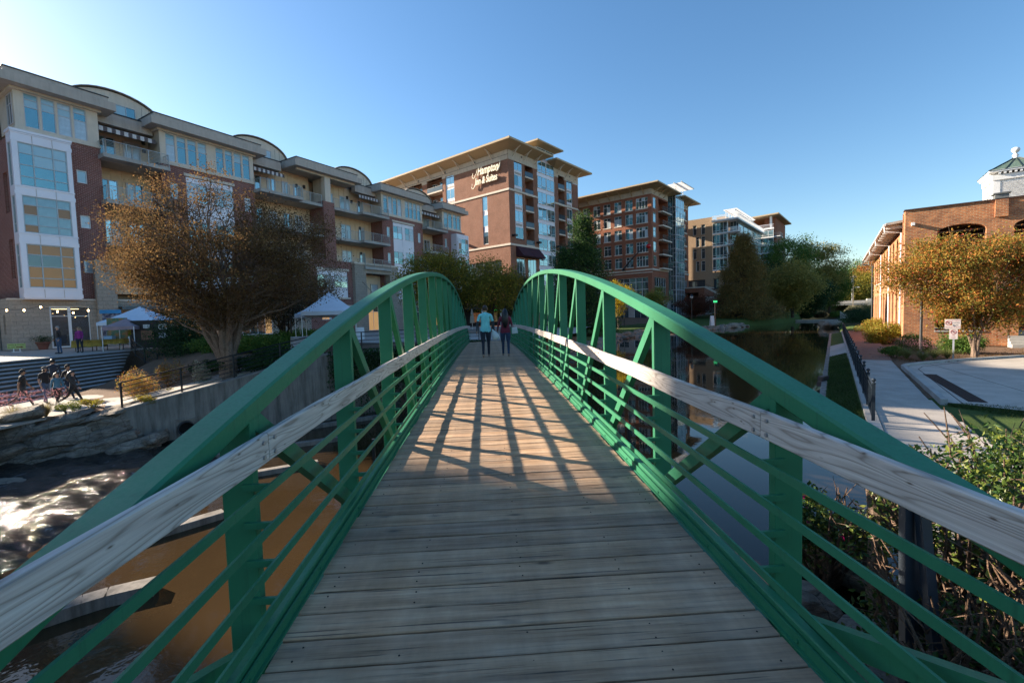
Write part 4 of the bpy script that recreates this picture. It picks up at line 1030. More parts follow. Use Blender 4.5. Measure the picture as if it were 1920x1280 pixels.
# block B and D: brick with glazed white panels
def brick_block(u0, u1, panel, smalls, pent, full=True, zb=2.9):
    P0_, P1_ = panel
    holes = [(P0_, P1_, Lz(2.9), Lz(13.75))] + [(u, u + .62, Lz(a), Lz(b)) for u in smalls for a, b in ((11.5, 12.9), (7.9, 9.3), (4.3, 5.7))]
    wall(LB, L_BRICK, 'front', u0, u1, Lz(zb), Lz(14.42), holes)
    for u in smalls:
        for a, b in ((11.5, 12.9), (7.9, 9.3), (4.3, 5.7)): small_win(u, a, b)
    sobj('panel_lintel', BEIGE_L, LB, 'front', [(P0_ - .15, P1_ + .15, -.08, .1, Lz(13.75), Lz(14.0))])
    for a, b in ((10.35, 13.7), (6.8, 10.1), (3.1, 6.55)):
        w_ = (P1_ - P0_ - .5) / 2
        sobj('panel_spandrel', BAYWHITE, LB, 'front', [(P0_, P1_, .05, .10, a + zo - .25, a + zo), ((P0_ + P1_) / 2 - .25, (P0_ + P1_) / 2 + .25, .02, .1, a + zo, b + zo)])
        for q in (P0_, P0_ + w_ + .5):
            sobj('panel_cladding', BAYWHITE, LB, 'front', [(q, q + w_, .06, .1, Lz(a), Lz(a + 1.1)), (q, q + w_, .06, .1, Lz(b - .45), Lz(b))])
            window(LB, 'front', q + .02, q + w_ - .02, Lz(a + 1.1), Lz(b - .45), 0, 2, (1, 1), RWH, [G_TEAL, G_BLIND, G_CURT, G_SKY], .05, True, .05, mul=.05)
    boxes('wall_backing', L_BRICK, LB, [(P0_, P1_, .11, .3, Lz(2.9), Lz(13.75))])
    penthouse(u0, u1, pent)
brick_block(7.1, 15.4, (9.0, 13.2), (7.7, 14.3), [(7.5, 11.0, 4), (11.7, 15.1, 4)])
brick_block(33.0, 41.2, (35.0, 39.2), (33.8, 40.1), [(33.3, 36.9, 4), (37.5, 40.9, 4)])
# centre: two terraces either side of a brick pillar
recess(15.4, 23.4, FL, right=False, fr=[(.08, .25), (.34, .46), (.56, .66), (.74, .86)]); recess(24.9, 33.0, FL, left=False, fr=[(.06, .24), (.36, .56), (.72, .84)])
for (a, b, c) in ((15.3, 20.2, 1.25), (20.2, 23.3, .35), (24.95, 28.6, .35), (28.6, 33.15, 1.25)):
    for z in FL[:3]: balcony(LB, 'front', a, b, .0, Lz(z), c, nr=8, ends=(c > 1, c > 1))
boxes('brick_pillar', L_BRICK, LB, [(23.35, 24.9, -.45, 2.2, Lz(7.3), Lz(14.3))]); boxes('upper_pillar', BEIGE_L, LB, [(23.75, 24.55, -.35, .3, Lz(14.3), Lz(17.25))]); boxes('terrace_party_wall', BEIGE, LB, [(24.0, 24.2, .3, 2.2, Lz(13.95), Lz(17.25))])
m = MB(); m.box(19.6, 28.9, -1.0, 4.5, Lz(17.42), Lz(18.05)); m.build('cornice', CORNICE, LB); boxes('cornice_moulding', BEIGE_L, LB, [(20.2, 28.3, -.3, -.05, Lz(17.2), Lz(17.42))])
boxes('parapet', CORNICE, LB, [(20.0, 28.5, -.62, 4.3, Lz(18.05), Lz(18.45))]); boxes('roof_edge', TRIMDK, LB, [(19.95, 28.55, -.67, 4.35, Lz(18.45), Lz(18.53))])
# lower part of the centre
wall(LB, L_BRICK, 'front', 20.8, 27.1, 0, Lz(7.35), [(22.0, 26.4, Lz(2.9), Lz(6.15)), (22.4, 23.8, Lz(.2), Lz(1.6)), (24.6, 26.2, Lz(.2), Lz(1.6))], plane=-.45, depth=.25)
for q in (22.0, 24.4):
    sobj('panel_cladding', BAYWHITE, LB, 'front', [(q, q + 2.0, -.32, -.28, Lz(2.9), Lz(4.1)), (q, q + 2.0, -.32, -.28, Lz(5.6), Lz(6.15))]); window(LB, 'front', q, q + 2.0, Lz(4.1), Lz(5.6), -.45, 2, (1, 1), RWH, [G_CURT, G_SKY, G_BLIND], .06, True, .1)
boxes('panel_mullion', BAYWHITE, LB, [(24.0, 24.4, -.35, -.28, Lz(2.9), Lz(6.15))])
sobj('stone_sill', BEIGE_L, LB, 'front', [(21.8, 26.6, -.58, -.4, Lz(2.7), Lz(2.9)), (21.8, 26.6, -.55, -.4, Lz(6.15), Lz(6.4)), (20.8, 27.1, -.52, -.4, Lz(1.75), Lz(1.95))])
for a, b in ((22.4, 23.8), (24.6, 26.2)): window(LB, 'front', a, b, Lz(.2), Lz(1.6), -.45, 4, (1, 1), WHITE, [LIT, G_DARK, G_CURT], .05, True, .1)
wall(LB, STONE_B, 'front', 17.6, 20.8, 0, Lz(7.1), (), plane=-.6)
wall(LB, STONE_B, 'front', 27.1, 34.6, 0, Lz(7.15), [(28.9, 33.1, Lz(2.4), Lz(6.1)), (28.9, 33.1, .02, Lz(1.9))], plane=-.95, depth=.9)
boxes('portico_side', STONE_B, LB, [(27.1, 27.101, -.95, -.45, 0, Lz(7.15))])
boxes('portico_coping', BEIGE_L, LB, [(27.0, 34.7, -1.05, .1, Lz(7.15), Lz(7.4))]); wall(LB, SIDING, 'front', 28.9, 33.1, Lz(2.3), Lz(6.1), (), plane=.9, name='recess_wall')
for a in (29.3, 31.2): window(LB, 'front', a, a + 1.3, Lz(2.5), Lz(4.9), .8, 1, (1,), CORNICE, [G_DARK, G_CURT], .1, True, .05, name='door')
balcony(LB, 'front', 28.9, 33.1, -.6, Lz(2.45), .3, nr=7, ends=(False, False))
window(LB, 'front', 28.9, 33.1, .05, Lz(1.85), -.4, 5, (1, .3), WHITE, [G_DARK, G_DARK, LIT, G_DARK], .06, True, .3)
m = MB(); m.tube([(28.3, -1.0, Lz(4.9)), (30.6, -1.0, Lz(2.9))], .035, 6); m.build('tie_rod', STEEL, LB)
# lower storeys behind the trees
wall(LB, STONE_B, 'front', 7.1, 17.6, 0, Lz(2.9), [(9, 12, .3, 3.0), (13.2, 16.4, .3, 3.0)], plane=-.2, depth=.2); 
for a, b in ((9, 12), (13.2, 16.4)): window(LB, 'front', a, b, .3, 3.0, -.2, 4, (1, .35), WHITE, [G_DARK, G_DARK, LIT], .06, True, .1)
wall(LB, STONE_B, 'front', 34.6, 54, 0, Lz(2.9), [(36, 40, .3, 3.2), (42, 45.5, .3, 3.2), (47, 51, .3, 3.2)], plane=-.3, depth=.3)
for a, b in ((36, 40), (42, 45.5), (47, 51)): window(LB, 'front', a, b, .3, 3.2, -.3, 4, (1, .35), WHITE, [G_DARK, LIT, G_DARK, G_DARK], .06, True, .1)
# far recess and far end bay
recess(41.2, 46.0, FL)
for z in FL: balcony(LB, 'front', 41.1, 46.1, .0, Lz(z), 1.05, nr=8)
wall(LB, L_BRICK, 'front', 46.0, 52.0, Lz(2.9), Lz(14.42), [(46.5, 47.1, Lz(11.5), Lz(12.9)), (46.5, 47.1, Lz(7.9), Lz(9.3))]); small_win(46.5, 11.5, 12.9); small_win(46.5, 7.9, 9.3)
wall(LB, L_BRICK, 'right', 0, 18, 0, Lz(14.42), (), plane=-52.0); penthouse(46.0, 51.0, [(46.4, 48.6, 2), (48.8, 50.8, 2)])
for z0, z1 in ((2.9, 6.3), (6.9, 9.8), (10.4, 13.2)): window(LB, 'front', 48.3, 51.2, Lz(z0), Lz(z1), -1.3, (1, 1.3, 1), (.8, 1, .8), BAYWHITE, [G_TEAL, G_SKY, G_AMBER, G_CURT], .16, True, .0)
boxes('bay_box', BAYWHITE, LB, [(48.1, 51.4, -1.2, 0, Lz(2.4), Lz(13.8))])
boxes('core', BEIGE, LB, [(-1.0, 51.5, 3.5, 17, Lz(2.3), Lz(17.4))]); boxes('flat_roof', ROOFM, LB, [(-1.6, 51.8, 2.3, 17, Lz(17.4), Lz(17.8))])
boxes('ground_core', DKBLUE, LB, [(2.0, 52, 4.5, 17, 0, Lz(2.3))])
# things on the balconies
WL = paint('black_wall_lantern', (.01, .01, .012), .4)
for u, z in ((3.1, 16.3), (3.1, 15.6), (6.6, 16.3), (6.6, 15.6), (16.0, 16.0), (21.6, 15.9), (22.6, 16.0), (26.2, 15.9), (28.9, 16.0), (29.6, 15.6), (30.8, 12.3), (30.8, 8.9), (42.3, 15.8)):
    sobj('wall_lantern', WL, LB, 'front', [(u, u + .22, 2.0, 2.2, Lz(z), Lz(z) + .38)])
# unseen tall building added off frame to shade the near end of the bridge
ob = empty('added_shade_tower', (_c2[0], _c2[1], -1.6), -SHR, 'tall plain brick block added unseen beyond the left edge to shade the near deck', 'building')
boxes('wall', H_BRICK, ob, [(-18, 0, -60, 0, 0, 40)])
boxes('roof', CORNICE, ob, [(-18, 0, -60, 0, 40, 40.6)])

# ================================================================== hotel
HZ = -2.0
HB = empty('hotel_building', (.25, 90, HZ), R(90 - 129.6), 'tall brown brick hotel with teal glass, script sign and wide overhanging roof', 'building')
hz = lambda z: z - HZ
F_ = [(27.9, 25.75), (24.2, 22.0), (20.95, 18.7), (17.7, 15.4)]      # window tops and bottoms below the arched one
HS = 0.35
# left face: brick with stair window, one window column and two recessed columns
hl_holes = [(-7.15, -5.75, hz(14.7), hz(24.4)), (-17.9, -15.2, hz(14.5), hz(30.7), .55)] + [(a, b, hz(3.0), hz(31.0), .9) for a, b in ((-24.1, -18.9), (-31.0, -25.8), (-39, -33.5))] + [(-12.4, -2.4, hz(6.5), hz(11.2))]
wall(HB, H_BRICK, 'front', -46, 0, 0, hz(30.4), [h for h in hl_holes if h[3] < hz(30.4)] + [h[:3] + (hz(30.4) - .001,) for h in hl_holes if h[3] >= hz(30.4)], depth=.35)
wall(HB, BEIGE, 'front', -46, 0, hz(30.4), hz(32.2), [(h[0], h[1], hz(30.4) + .0, h[3]) for h in hl_holes if h[3] >= hz(30.4)], plane=-.06, depth=.3)
wall(HB, BEIGE, 'right', 0, 9.4, hz(30.4), hz(32.2), (), plane=-.06)
boxes('corner_brick', H_BRICK, HB, [(-46, -44, .1, 14, 0, hz(30.3))])
for z in (24.45, 13.85): boxes('belt_course', BEIGE_L, HB, [(-46, .16, -.16, -.001, hz(z), hz(z) + .38), (.001, .16, -.0, 9.4, hz(z), hz(z) + .38), (.001, .16, 15.8, 25.8, hz(z), hz(z) + .38)])
boxes('frieze_line', TRIMDK, HB, [(-46, .08, -.09, -.06, hz(31.25), hz(31.31))])
for k, (zt, zb_) in enumerate(((24.35, 21.5), (20.7, 18.3), (17.3, 14.75))): window(HB, 'front', -7.15, -5.75, hz(zb_), hz(zt), 0, 1, (1,), WHITE, [G_SKY if k < 2 else G_DARK], .1, True, .12)
sobj('stair_spandrel', BAYWHITE, HB, 'front', [(-7.1, -5.8, .14, .25, hz(20.7), hz(21.5)), (-7.1, -5.8, .14, .25, hz(17.3), hz(18.3))])
def wcol(side, u0, u1, cols=2, top=True, low=None, plane=0):
    if top: window(HB, side, u0, u1, hz(28.75), hz(30.7), plane, cols, (1,), WHITE, [G_SKY], .08, True, .14, arch=.0)
    for k, (zt, zb_) in enumerate(F_): window(HB, side, u0, u1, hz(zb_), hz(zt), plane, cols, (1,), WHITE, [G_SKY, G_SKY, G_TEAL], .08, True, .14)
    sobj('window_spandrel', BAYWHITE, HB, side, [(u0, u1, plane + .16, plane + .3, hz(a), hz(b)) for a, b in ((27.9, 28.75), (24.2, 25.75), (20.95, 22.0), (17.7, 18.7))])
    sobj('vent_grille', CORNICE, HB, side, [(u0 + .3, u1 - .3, plane + .13, plane + .16, hz(a), hz(a) + .45) for a in (28.05, 24.9, 21.2, 17.95)])
wcol('front', -17.85, -15.25)
def bcol(side, u0, u1, zs, door=1, plane=0, mat=H_BRICK):
    f = SIDE[side]
    sobj('recess_wall', mat, HB, side, [(u0, u1, plane + 1.8, plane + 1.95, 0, hz(31.4))])
    sobj('recess_jamb', mat, HB, side, [(u0 - .2, u0, plane + .3, plane + 1.8, 0, hz(31.4)), (u1, u1 + .2, plane + .3, plane + 1.8, 0, hz(31.4))])
    for z in zs:
        b = sobj('balcony', BEIGE_L, HB, side, [(u0 + .01, u1 - .01, plane - .12, plane + 1.8, hz(z) - .3, hz(z))])
        sobj('railing', DKBLUE, b, side, [(u0 + .05, u1 - .05, plane - .04, plane + .0, hz(z) + .98, hz(z) + 1.05)]); sobj('railing_screen', glass_mat('smoked_balcony_screen', (.05, .08, .10), .3, .2) if 'smoked_balcony_screen' not in bpy.data.materials else bpy.data.materials['smoked_balcony_screen'], b, side, [(u0 + .05, u1 - .05, plane - .03, plane - .01, hz(z) + .06, hz(z) + .95)])
        window(HB, side, u0 + .15, u0 + 1.15, hz(z) + .02, hz(z) + 2.3, plane + 1.68, 1, (1,), WHITE, [G_TEAL], .1, True, .0, name='balcony_door')
        sobj('porch_light', WHITE, b, side, [(u0 + 1.45, u0 + 1.6, plane + 1.7, plane + 1.8, hz(z) + 1.9, hz(z) + 2.15)])
Zb = (28.2, 24.7, 21.4, 18.1, 14.4)
for a, b in ((-24.1, -18.9), (-31.0, -25.8), (-39, -33.5)): bcol('front', a, b, Zb)
for a, b in ((-24.1, -18.9), (-31, -25.8)):
    for z in Zb: window(HB, 'front', a + 2.6, b - .4, hz(z) + .3, hz(z) + 2.4, 1.66, 2, (1,), WHITE, [G_TEAL], .08, True, .0)
window(HB, 'front', -12.4, -2.4, hz(6.5), hz(11.2), 0, 4, (1, 1), WHITE, [G_DARK], .1, True, .2)
# right face
rh = [(1.8, 4.5, hz(15.2), hz(30.7), .5), (5.2, 8.0, hz(14.3), hz(31.0), .8), (1.9, 4.7, hz(3), hz(11.6)), (5.6, 8.6, hz(3), hz(11.6))]
wall(HB, H_BRICK, 'right', 0, 9.4, 0, hz(30.4), [h for h in rh if h[3] < hz(30.4)] + [h[:3] + (hz(30.4) - .001,) for h in rh if h[3] > hz(30.4)], depth=.35)
wcol('right', 1.85, 4.45); bcol('right', 5.2, 8.0, Zb)
for a, b in ((1.9, 4.7), (5.6, 8.6)): window(HB, 'right', a, b, hz(3), hz(11.6), 0, 3, (1, 1, 1), WHITE, [G_SKY], .1, True, .15)
rh2 = [(17.3, 19.9, hz(6), hz(31.0), .7), (20.8, 23.3, hz(8), hz(30.7), .5)]
wall(HB, H_BRICK, 'right', 15.8, 25.8, 0, hz(30.4), [h[:3] + (hz(30.4) - .001,) for h in rh2], depth=.35); wall(HB, BEIGE, 'right', 15.8, 25.8, hz(30.4), hz(32.2), [(h[0], h[1], hz(30.4) + .0, h[3]) for h in rh2], plane=-.06)
bcol('right', 17.3, 19.9, Zb + (11.2, 7.9)); wcol('right', 20.85, 23.25)
for zt, zb_ in ((14.0, 11.9), (10.9, 8.7)): window(HB, 'right', 20.85, 23.25, hz(zb_), hz(zt), 0, 2, (1,), WHITE, [G_SKY], .08, True, .14)
# glass tower
for k in range(9):
    z0 = 4.0 + 3.25 * k + (.0 if k else -3); z1 = 4.0 + 3.25 * (k + 1) - .75
    if k == 0: z0 = -1.5
    for a, b in ((9.5, 12.6), (12.7, 15.7)): window(HB, 'right', a, b, hz(z0), hz(z1), 0, 2, (.28, 1), WHITE, [G_SKY, G_SKY, G_TEAL], .09, True, -.05, mul=.06)
    sobj('glass_spandrel', BAYWHITE, HB, 'right', [(9.4, 15.8, .05, .3, hz(z1), hz(z1) + .75)])
for a, b in ((9.5, 12.6), (12.7, 15.7)): window(HB, 'right', a, b, hz(33.0), hz(35.2), 0, 2, (.35, 1), WHITE, [G_SKY], .09, True, -.05)
window(HB, 'front', -3.2, -.1, hz(33.0), hz(35.2), 9.5, 2, (.35, 1), WHITE, [G_TEAL], .09, True, -.1)
window(HB, 'front', -3.2, -.1, hz(33.0), hz(35.2), 15.72, 2, (.35, 1), WHITE, [G_TEAL], .09, True, -.0)
boxes('tower_core', BEIGE, HB, [(-7, -.3, 9.6, 15.6, 0, hz(35.2))]); boxes('mass', H_BRICK, HB, [(-43.9, -2.4, 2.4, 9.3, 0, hz(32)), (-43.9, -2.4, 15.9, 25.7, 0, hz(32)), (-43.9, -8, 9, 16, 0, hz(32)), (-3, -2, 25.3, 25.79, 0, hz(30.4))])
boxes('far_side', H_BRICK, HB, [(-20, -.01, 25.6, 25.8, 0, hz(30.4))])
# upturned eaves
def eave(root, x0, x1, y0, y1, zi, zo_, ov, zr, th=.35, mat=None, name='roof'):
    """wall rectangle x0..x1, y0..y1; soffit rises from zi at the wall to zo_ at the edge"""
    m = MB(); A = [(x0, y0), (x1, y0), (x1, y1), (x0, y1)]; B = [(x0 - ov, y0 - ov), (x1 + ov, y0 - ov), (x1 + ov, y1 + ov), (x0 - ov, y1 + ov)]
    v = [(a, b, zi) for a, b in A] + [(a, b, zo_) for a, b in B] + [(a, b, zo_ + th) for a, b in B] + [(a, b, zr) for a, b in A]
    fs = [(0, 1, 2, 3)] + [(i, (i + 1) % 4, (i + 1) % 4 + 4, i + 4) for i in range(4)] + [(i + 4, (i + 1) % 4 + 4, (i + 1) % 4 + 8, i + 8) for i in range(4)] + [(i + 8, (i + 1) % 4 + 8, (i + 1) % 4 + 12, i + 12) for i in range(4)] + [(12, 13, 14, 15)]
    m.add(v, fs); return m.build(name, mat or SOFFIT, root)
SOFFIT = paint('tan_soffit', (.42, .32, .20), .8, 0, .05); EDGE = paint('grey_roof_edge_metal', (.36, .35, .33), .5, 0, .04)
eave(HB, -46, 0, 0, 9.4, hz(32.2), hz(33.05), 2.5, hz(34.0)); eave(HB, -20, 0, 15.8, 25.8, hz(32.2), hz(32.95), 2.5, hz(34.0)); eave(HB, -6, 0, 9.4, 15.8, hz(35.3), hz(35.7), 1.6, hz(36.4), .3)
def brackets(root, side, us, plane, zi, zo_, ov, mat):
    f = SIDE[side]
    for u in us:
        m = MB(); m.bar(f(u, plane, zi - 1.0), f(u, plane - ov * .6, zi + (zo_ - zi) * .6 - .05), .16, .16); m.bar(f(u, plane, zi - .12), f(u, plane - ov * .8, zi + (zo_ - zi) * .8 - .1), .14, .14); m.build('eave_bracket', mat, root)
brackets(HB, 'front', np.arange(-41, -.4, 4.6), -.06, hz(32.2), hz(33.05), 2.5, BEIGE_L); brackets(HB, 'right', (1.4, 5.0, 8.6, 17.0, 20.5, 24.4), -.06, hz(32.2), hz(33.05), 2.5, BEIGE_L)
m = MB()
for u in (-36, -27, -18, -9): m.box(u, u + .35, -.1, -.06, hz(31.5), hz(31.8))
for u in (4, 22): m.box(.06, .1, u, u + .35, hz(31.5), hz(31.8))
m.build('frieze_vent', TRIMDK, HB)
for u0, u1 in ((1.7, 5.4), (5.5, 9.3)):
    m = MB(); m.hexa([(0.02, u0, hz(11.75)), (2.0, u0, hz(11.75)), (2.0, u1, hz(11.75)), (.02, u1, hz(11.75)), (.02, u0, hz(13.8)), (.3, u0, hz(13.75)), (.3, u1, hz(13.75)), (.02, u1, hz(13.8))]); m.build('burgundy_awning', paint('burgundy_canvas', (.045, .010, .018), .8) if 'burgundy_canvas' not in bpy.data.materials else bpy.data.materials['burgundy_canvas'], HB)
for u, z in ((1.0, 15.6), (9.0, 15.0), (16.4, 14.9)): boxes('wall_uplight', WL, HB, [(.02, .9, u - .4, u + .3, hz(z), hz(z) + .35)])
boxes('wall_uplight', WL, HB, [(-12.6, -11.8, -.9, -.02, hz(15.3), hz(15.6))])
# script sign
SIGN = paint('cream_sign_face', (.72, .66, .50), .5, 0, .03); 
def text_obj(name, body, size, mat, parent, loc, rot, shear=0, ext=.08, off=0.0, align='CENTER', scale=(1, 1, 1), space=1.0):
    c = bpy.data.curves.new(name, 'FONT'); c.body = body; c.size = size; c.shear = shear; c.extrude = ext; c.offset = off; c.align_x = align; c.space_character = space; c.resolution_u = 3
    t = bpy.data.objects.new('tmp_text', c); C.objects.link(t); dg = bpy.context.evaluated_depsgraph_get(); dg.update()
    me = bpy.data.meshes.new_from_object(t.evaluated_get(dg)); bpy.data.objects.remove(t); me.materials.clear(); me.materials.append(mat)
    o = link(name, me, parent, loc, rot); o.scale = scale; return o
def swash(parent, pts, r, mat, y):
    m = MB(); P = []
    for i in range(len(pts) - 1):
        a, b, c, d = (Vector(pts[max(0, min(len(pts) - 1, k))]) for k in (i - 1, i, i + 1, i + 2))
        for t in np.linspace(0, 1, 6, endpoint=False): P.append(.5 * ((2 * b) + (c - a) * t + (2 * a - 5 * b + 4 * c - d) * t * t + (3 * b - a - 3 * c + d) * t ** 3))
    P.append(Vector(pts[-1])); n = len(P); rad = [r * (.35 + .65 * math.sin(math.pi * min(1, max(.0, i / (n - 1))))) for i in range(n)]
    m.tube([(p.x, y, p.y) for p in P], rad, 8); return m.build('swash', mat, parent)
s1 = text_obj('sign_lettering', 'Hampton', 2.0, SIGN, HB, (-5.0, -.42, hz(28.75)), (R(90), 0, 0), .28, .10, .035, scale=(.74, 1.12, 1))
s2 = text_obj('sign_lettering', 'Inn & Suites', 1.75, SIGN, HB, (-5.55, -.42, hz(26.9)), (R(90), 0, 0), .28, .10, .035, scale=(.72, 1.12, 1))
swash(HB, [(-9.1, hz(29.5)), (-9.25, hz(28.7)), (-8.8, hz(28.4)), (-8.2, hz(29.1)), (-7.8, hz(30.2))], .10, SIGN, -.42)
swash(HB, [(-9.3, hz(27.4)), (-9.5, hz(26.6)), (-9.0, hz(26.35)), (-8.5, hz(27.0)), (-8.3, hz(28.0))], .10, SIGN, -.42)
swash(HB, [(-3.0, hz(29.1)), (-2.5, hz(28.6)), (-1.9, hz(29.2)), (-1.7, hz(30.4))], .13, SIGN, -.42)

# ================================================================== red brick office building
OZ = -1.8
OB = empty('office_building', (33.2, 107, OZ), R(90 - 129.4), 'red brick office building with gridded white windows, glass corner shaft and flat overhanging roof', 'building')
oz = lambda z: z - OZ
cols = [(-3.8, -.9, 4), (-6.5, -4.6, 2), (-9.4, -7.5, 2), (-12.3, -10.4, 2), (-15.1, -13.2, 2), (-18.0, -16.1, 2), (-20.9, -19.0, 2), (-23.8, -21.9, 2)]
rowz = [(24.2, 26.75), (20.9, 23.35), (17.5, 19.95), (14.05, 16.5), (10.75, 13.2)]
oh = [(a, b, oz(z0), oz(z1)) for a, b, _ in cols for z0, z1 in rowz] + [(-8.8, -1.0, oz(3.6), oz(8.2)), (-19, -11.2, oz(3.6), oz(8.2))]
wall(OB, O_BRICK, 'front', -26, 0, oz(2.6), oz(27.3), oh, depth=.3)
for a, b, c in cols:
    for z0, z1 in rowz: window(OB, 'front', a, b, oz(z0), oz(z1), 0, c, (2.2, 1), WHITE, [G_TEAL, G_TEAL, G_DARK, G_CURT] if z0 > 17 else [G_DARK, G_DARK, G_TEAL], .07, True, .15, mul=.08)
for a, b in ((-8.8, -1.0), (-19, -11.2)): window(OB, 'front', a, b, oz(3.6), oz(8.2), 0, 5, (1, 1, .6), WHITE, [G_DARK], .08, True, .2, mul=.09)
sobj('window_sill', BEIGE_L, OB, 'front', [(a - .1, b + .1, -.08, .12, oz(z0) - .18, oz(z0)) for a, b, _ in cols for z0, z1 in rowz])
boxes('belt_course', BEIGE_L, OB, [(-26, .18, -.18, -.001, oz(9.75), oz(10.1)), (.001, .18, 0, 10.4, oz(9.75), oz(10.1)), (.001, .18, 18, 25.5, oz(9.75), oz(10.1)), (-26, .12, -.12, -.001, oz(9.2), oz(9.4))])
wall(OB, BEIGE, 'front', -26, 0, oz(27.3), oz(28.5), (), plane=-.05); wall(OB, BEIGE, 'right', 0, 10.4, oz(27.3), oz(28.5), (), plane=-.05); wall(OB, BEIGE, 'right', 18, 25.5, oz(27.3), oz(28.5), (), plane=-.05)
wall(OB, GREYSTONE, 'front', -26, 0, 0, oz(2.6), [(-8.6, -6, .1, 3.2), (-4.6, -1.4, .1, 3.2), (-19, -16, .1, 3.2)], plane=-.05, depth=.3)
wall(OB, GREYSTONE, 'right', 0, 25.5, 0, oz(2.6), [(1.2, 3.6, .1, 3.4), (5.0, 8.6, .1, 3.4), (19.5, 21, .1, 3.4), (22.3, 24.6, .1, 3.4)], plane=-.05, depth=.3)
for a, b in ((-8.6, -6), (-4.6, -1.4), (-19, -16)): window(OB, 'front', a, b, .1, 3.2, -.05, 2, (1, .4), WHITE, [G_DARK], .08, True, .15)
for a, b in ((1.2, 3.6), (5.0, 8.6), (19.5, 21), (22.3, 24.6)): window(OB, 'right', a, b, .1, 3.4, -.05, 2, (1, .4), WHITE, [G_DARK], .08, True, .15)
orh = [(1.0, 2.9, oz(z0), oz(z1)) for z0, z1 in rowz] + [(4.2, 10.2, oz(z0) - .3, oz(z1) + .2) for z0, z1 in rowz] + [(1.4, 8.8, oz(3.8), oz(8.2))]
wall(OB, O_BRICK, 'right', 0, 10.4, oz(2.6), oz(27.3), orh, depth=.3)
orh2 = [(22.1, 23.9, oz(z0), oz(z1)) for z0, z1 in rowz] + [(18.3, 21.3, oz(z0) - .3, oz(z1) + .2) for z0, z1 in rowz] + [(18.8, 24.6, oz(3.8), oz(8.2))]
wall(OB, O_BRICK, 'right', 18, 25.5, oz(2.6), oz(27.3), orh2, depth=.3)
for z0, z1 in rowz:
    window(OB, 'right', 1.0, 2.9, oz(z0), oz(z1), 0, 1, (2, 1), WHITE, [G_SKY], .08, True, .12); window(OB, 'right', 22.1, 23.9, oz(z0), oz(z1), 0, 1, (2, 1), WHITE, [G_SKY], .08, True, .12)
    for a, b in ((4.2, 10.2), (18.3, 21.3)):
        sobj('recess_wall', O_BRICK, OB, 'right', [(a, b, 2.0, 2.1, oz(z0) - .3, oz(z1) + .25), (a, b, .3, 2.0, oz(z1) + .2, oz(z1) + .26), (b, b + .05, .3, 2, oz(z0) - .3, oz(z1) + .2)])
        window(OB, 'right', a + .3, min(b - .3, a + 2.7), oz(z0) - .25, oz(z1) - .1, 1.9, 2, (1, 1), WHITE, [G_TEAL, G_DARK], .08, True, .0)
        balcony(OB, 'right', a, b, 1.9, oz(z0) - .3, 3.0, BEIGE_L, BLACK, 1.05, 3, .3, grid=.14)
window(OB, 'right', 1.4, 8.8, oz(3.8), oz(8.2), 0, 5, (1, 1), WHITE, [G_DARK], .08, True, .2, mul=.09); window(OB, 'right', 18.8, 24.6, oz(3.8), oz(8.2), 0, 5, (1, 1), WHITE, [G_DARK], .08, True, .2, mul=.09)
for k in range(9):
    z0 = -1.5 + 3.45 * k; z1 = z0 + 3.4
    window(OB, 'right', 12.0, 18.0, oz(z0), oz(z1), -1.4, 5, (1, .5), BAYWHITE, [G_SKY, G_SKY, G_TEAL], .05, True, .0, mul=.05)
    window(OB, 'front', -.0, 1.35, oz(z0), oz(z1), 12.0, 2, (1, .5), BAYWHITE, [G_TEAL, G_DARK], .05, True, -.1, mul=.05)
    window(OB, 'right', 10.4, 12.0, oz(z0), oz(z1), -.0, 2, (1, .5), DKBLUE, [G_DARK, G_TEAL], .05, True, .0, mul=.05)
boxes('shaft_core', G_DARK, OB, [(-4, 1.30, 12.1, 17.95, 0, oz(29.4))])
boxes('mass', O_BRICK, OB, [(-25.9, -2.5, 2.4, 25.4, 0, oz(28)), (-20, -.02, 25.3, 25.49, oz(2.7), oz(28.4))])
eave(OB, -26, 0, 0, 10.4, oz(28.5), oz(29.0), 2.6, oz(29.8), .3, None); eave(OB, -18, 0, 18, 25.5, oz(28.5), oz(29.0), 2.6, oz(29.8), .3)
brackets(OB, 'front', np.arange(-25, -.4, 2.9), -.05, oz(28.5), oz(29.0), 2.6, SOFFIT); brackets(OB, 'right', (1.5, 4.4, 7.3, 20, 23.5), -.05, oz(28.5), oz(29), 2.6, SOFFIT)
m = MB()
for y in np.arange(10.4, 19.3, .9): m.box(-4.5, 3.6, y, y + .12, oz(31.1), oz(31.3))
for x in (-4.5, -1, 1.6, 3.4): m.box(x, x + .16, 10.0, 19.4, oz(31.3), oz(31.5))
for x, y in ((1.2, 12.3), (1.2, 17.6), (-3, 12.3), (-3, 17.6)): m.box(x, x + .16, y, y + .16, oz(29.4), oz(31.2)); 
m.build('steel_canopy', WHITE, OB)
# kinetic arm with a red ball mounted on the facade
arm = empty('ball_sculpture', OB.matrix_basis @ Vector((-6.8, -.3, oz(10.3))), OB.rotation_euler.z, 'curved dark mast with a glossy red ball at its tip on the brick office wall', 'sculpture')
m = MB(); P = [(6.6 * t, -.9 - 1.3 * t, 4.6 * math.sin(t * 1.25) / math.sin(1.25)) for t in np.linspace(0, 1, 10)]; m.tube(P, list(np.linspace(.24, .07, 10)), 8); m.box(-.2, .2, -1.0, .05, -.25, .1); m.build('mast', BLACK, arm)
m = MB(); m.lathe((P[-1][0] + .45, P[-1][1], P[-1][2] - .5), [(.55 * math.sin(math.pi * i / 12) + .001, .55 * (1 - math.cos(math.pi * i / 12))) for i in range(13)], 20); m.build('red_ball', paint('glossy_red', (.42, .008, .012), .2), arm, smooth=True)

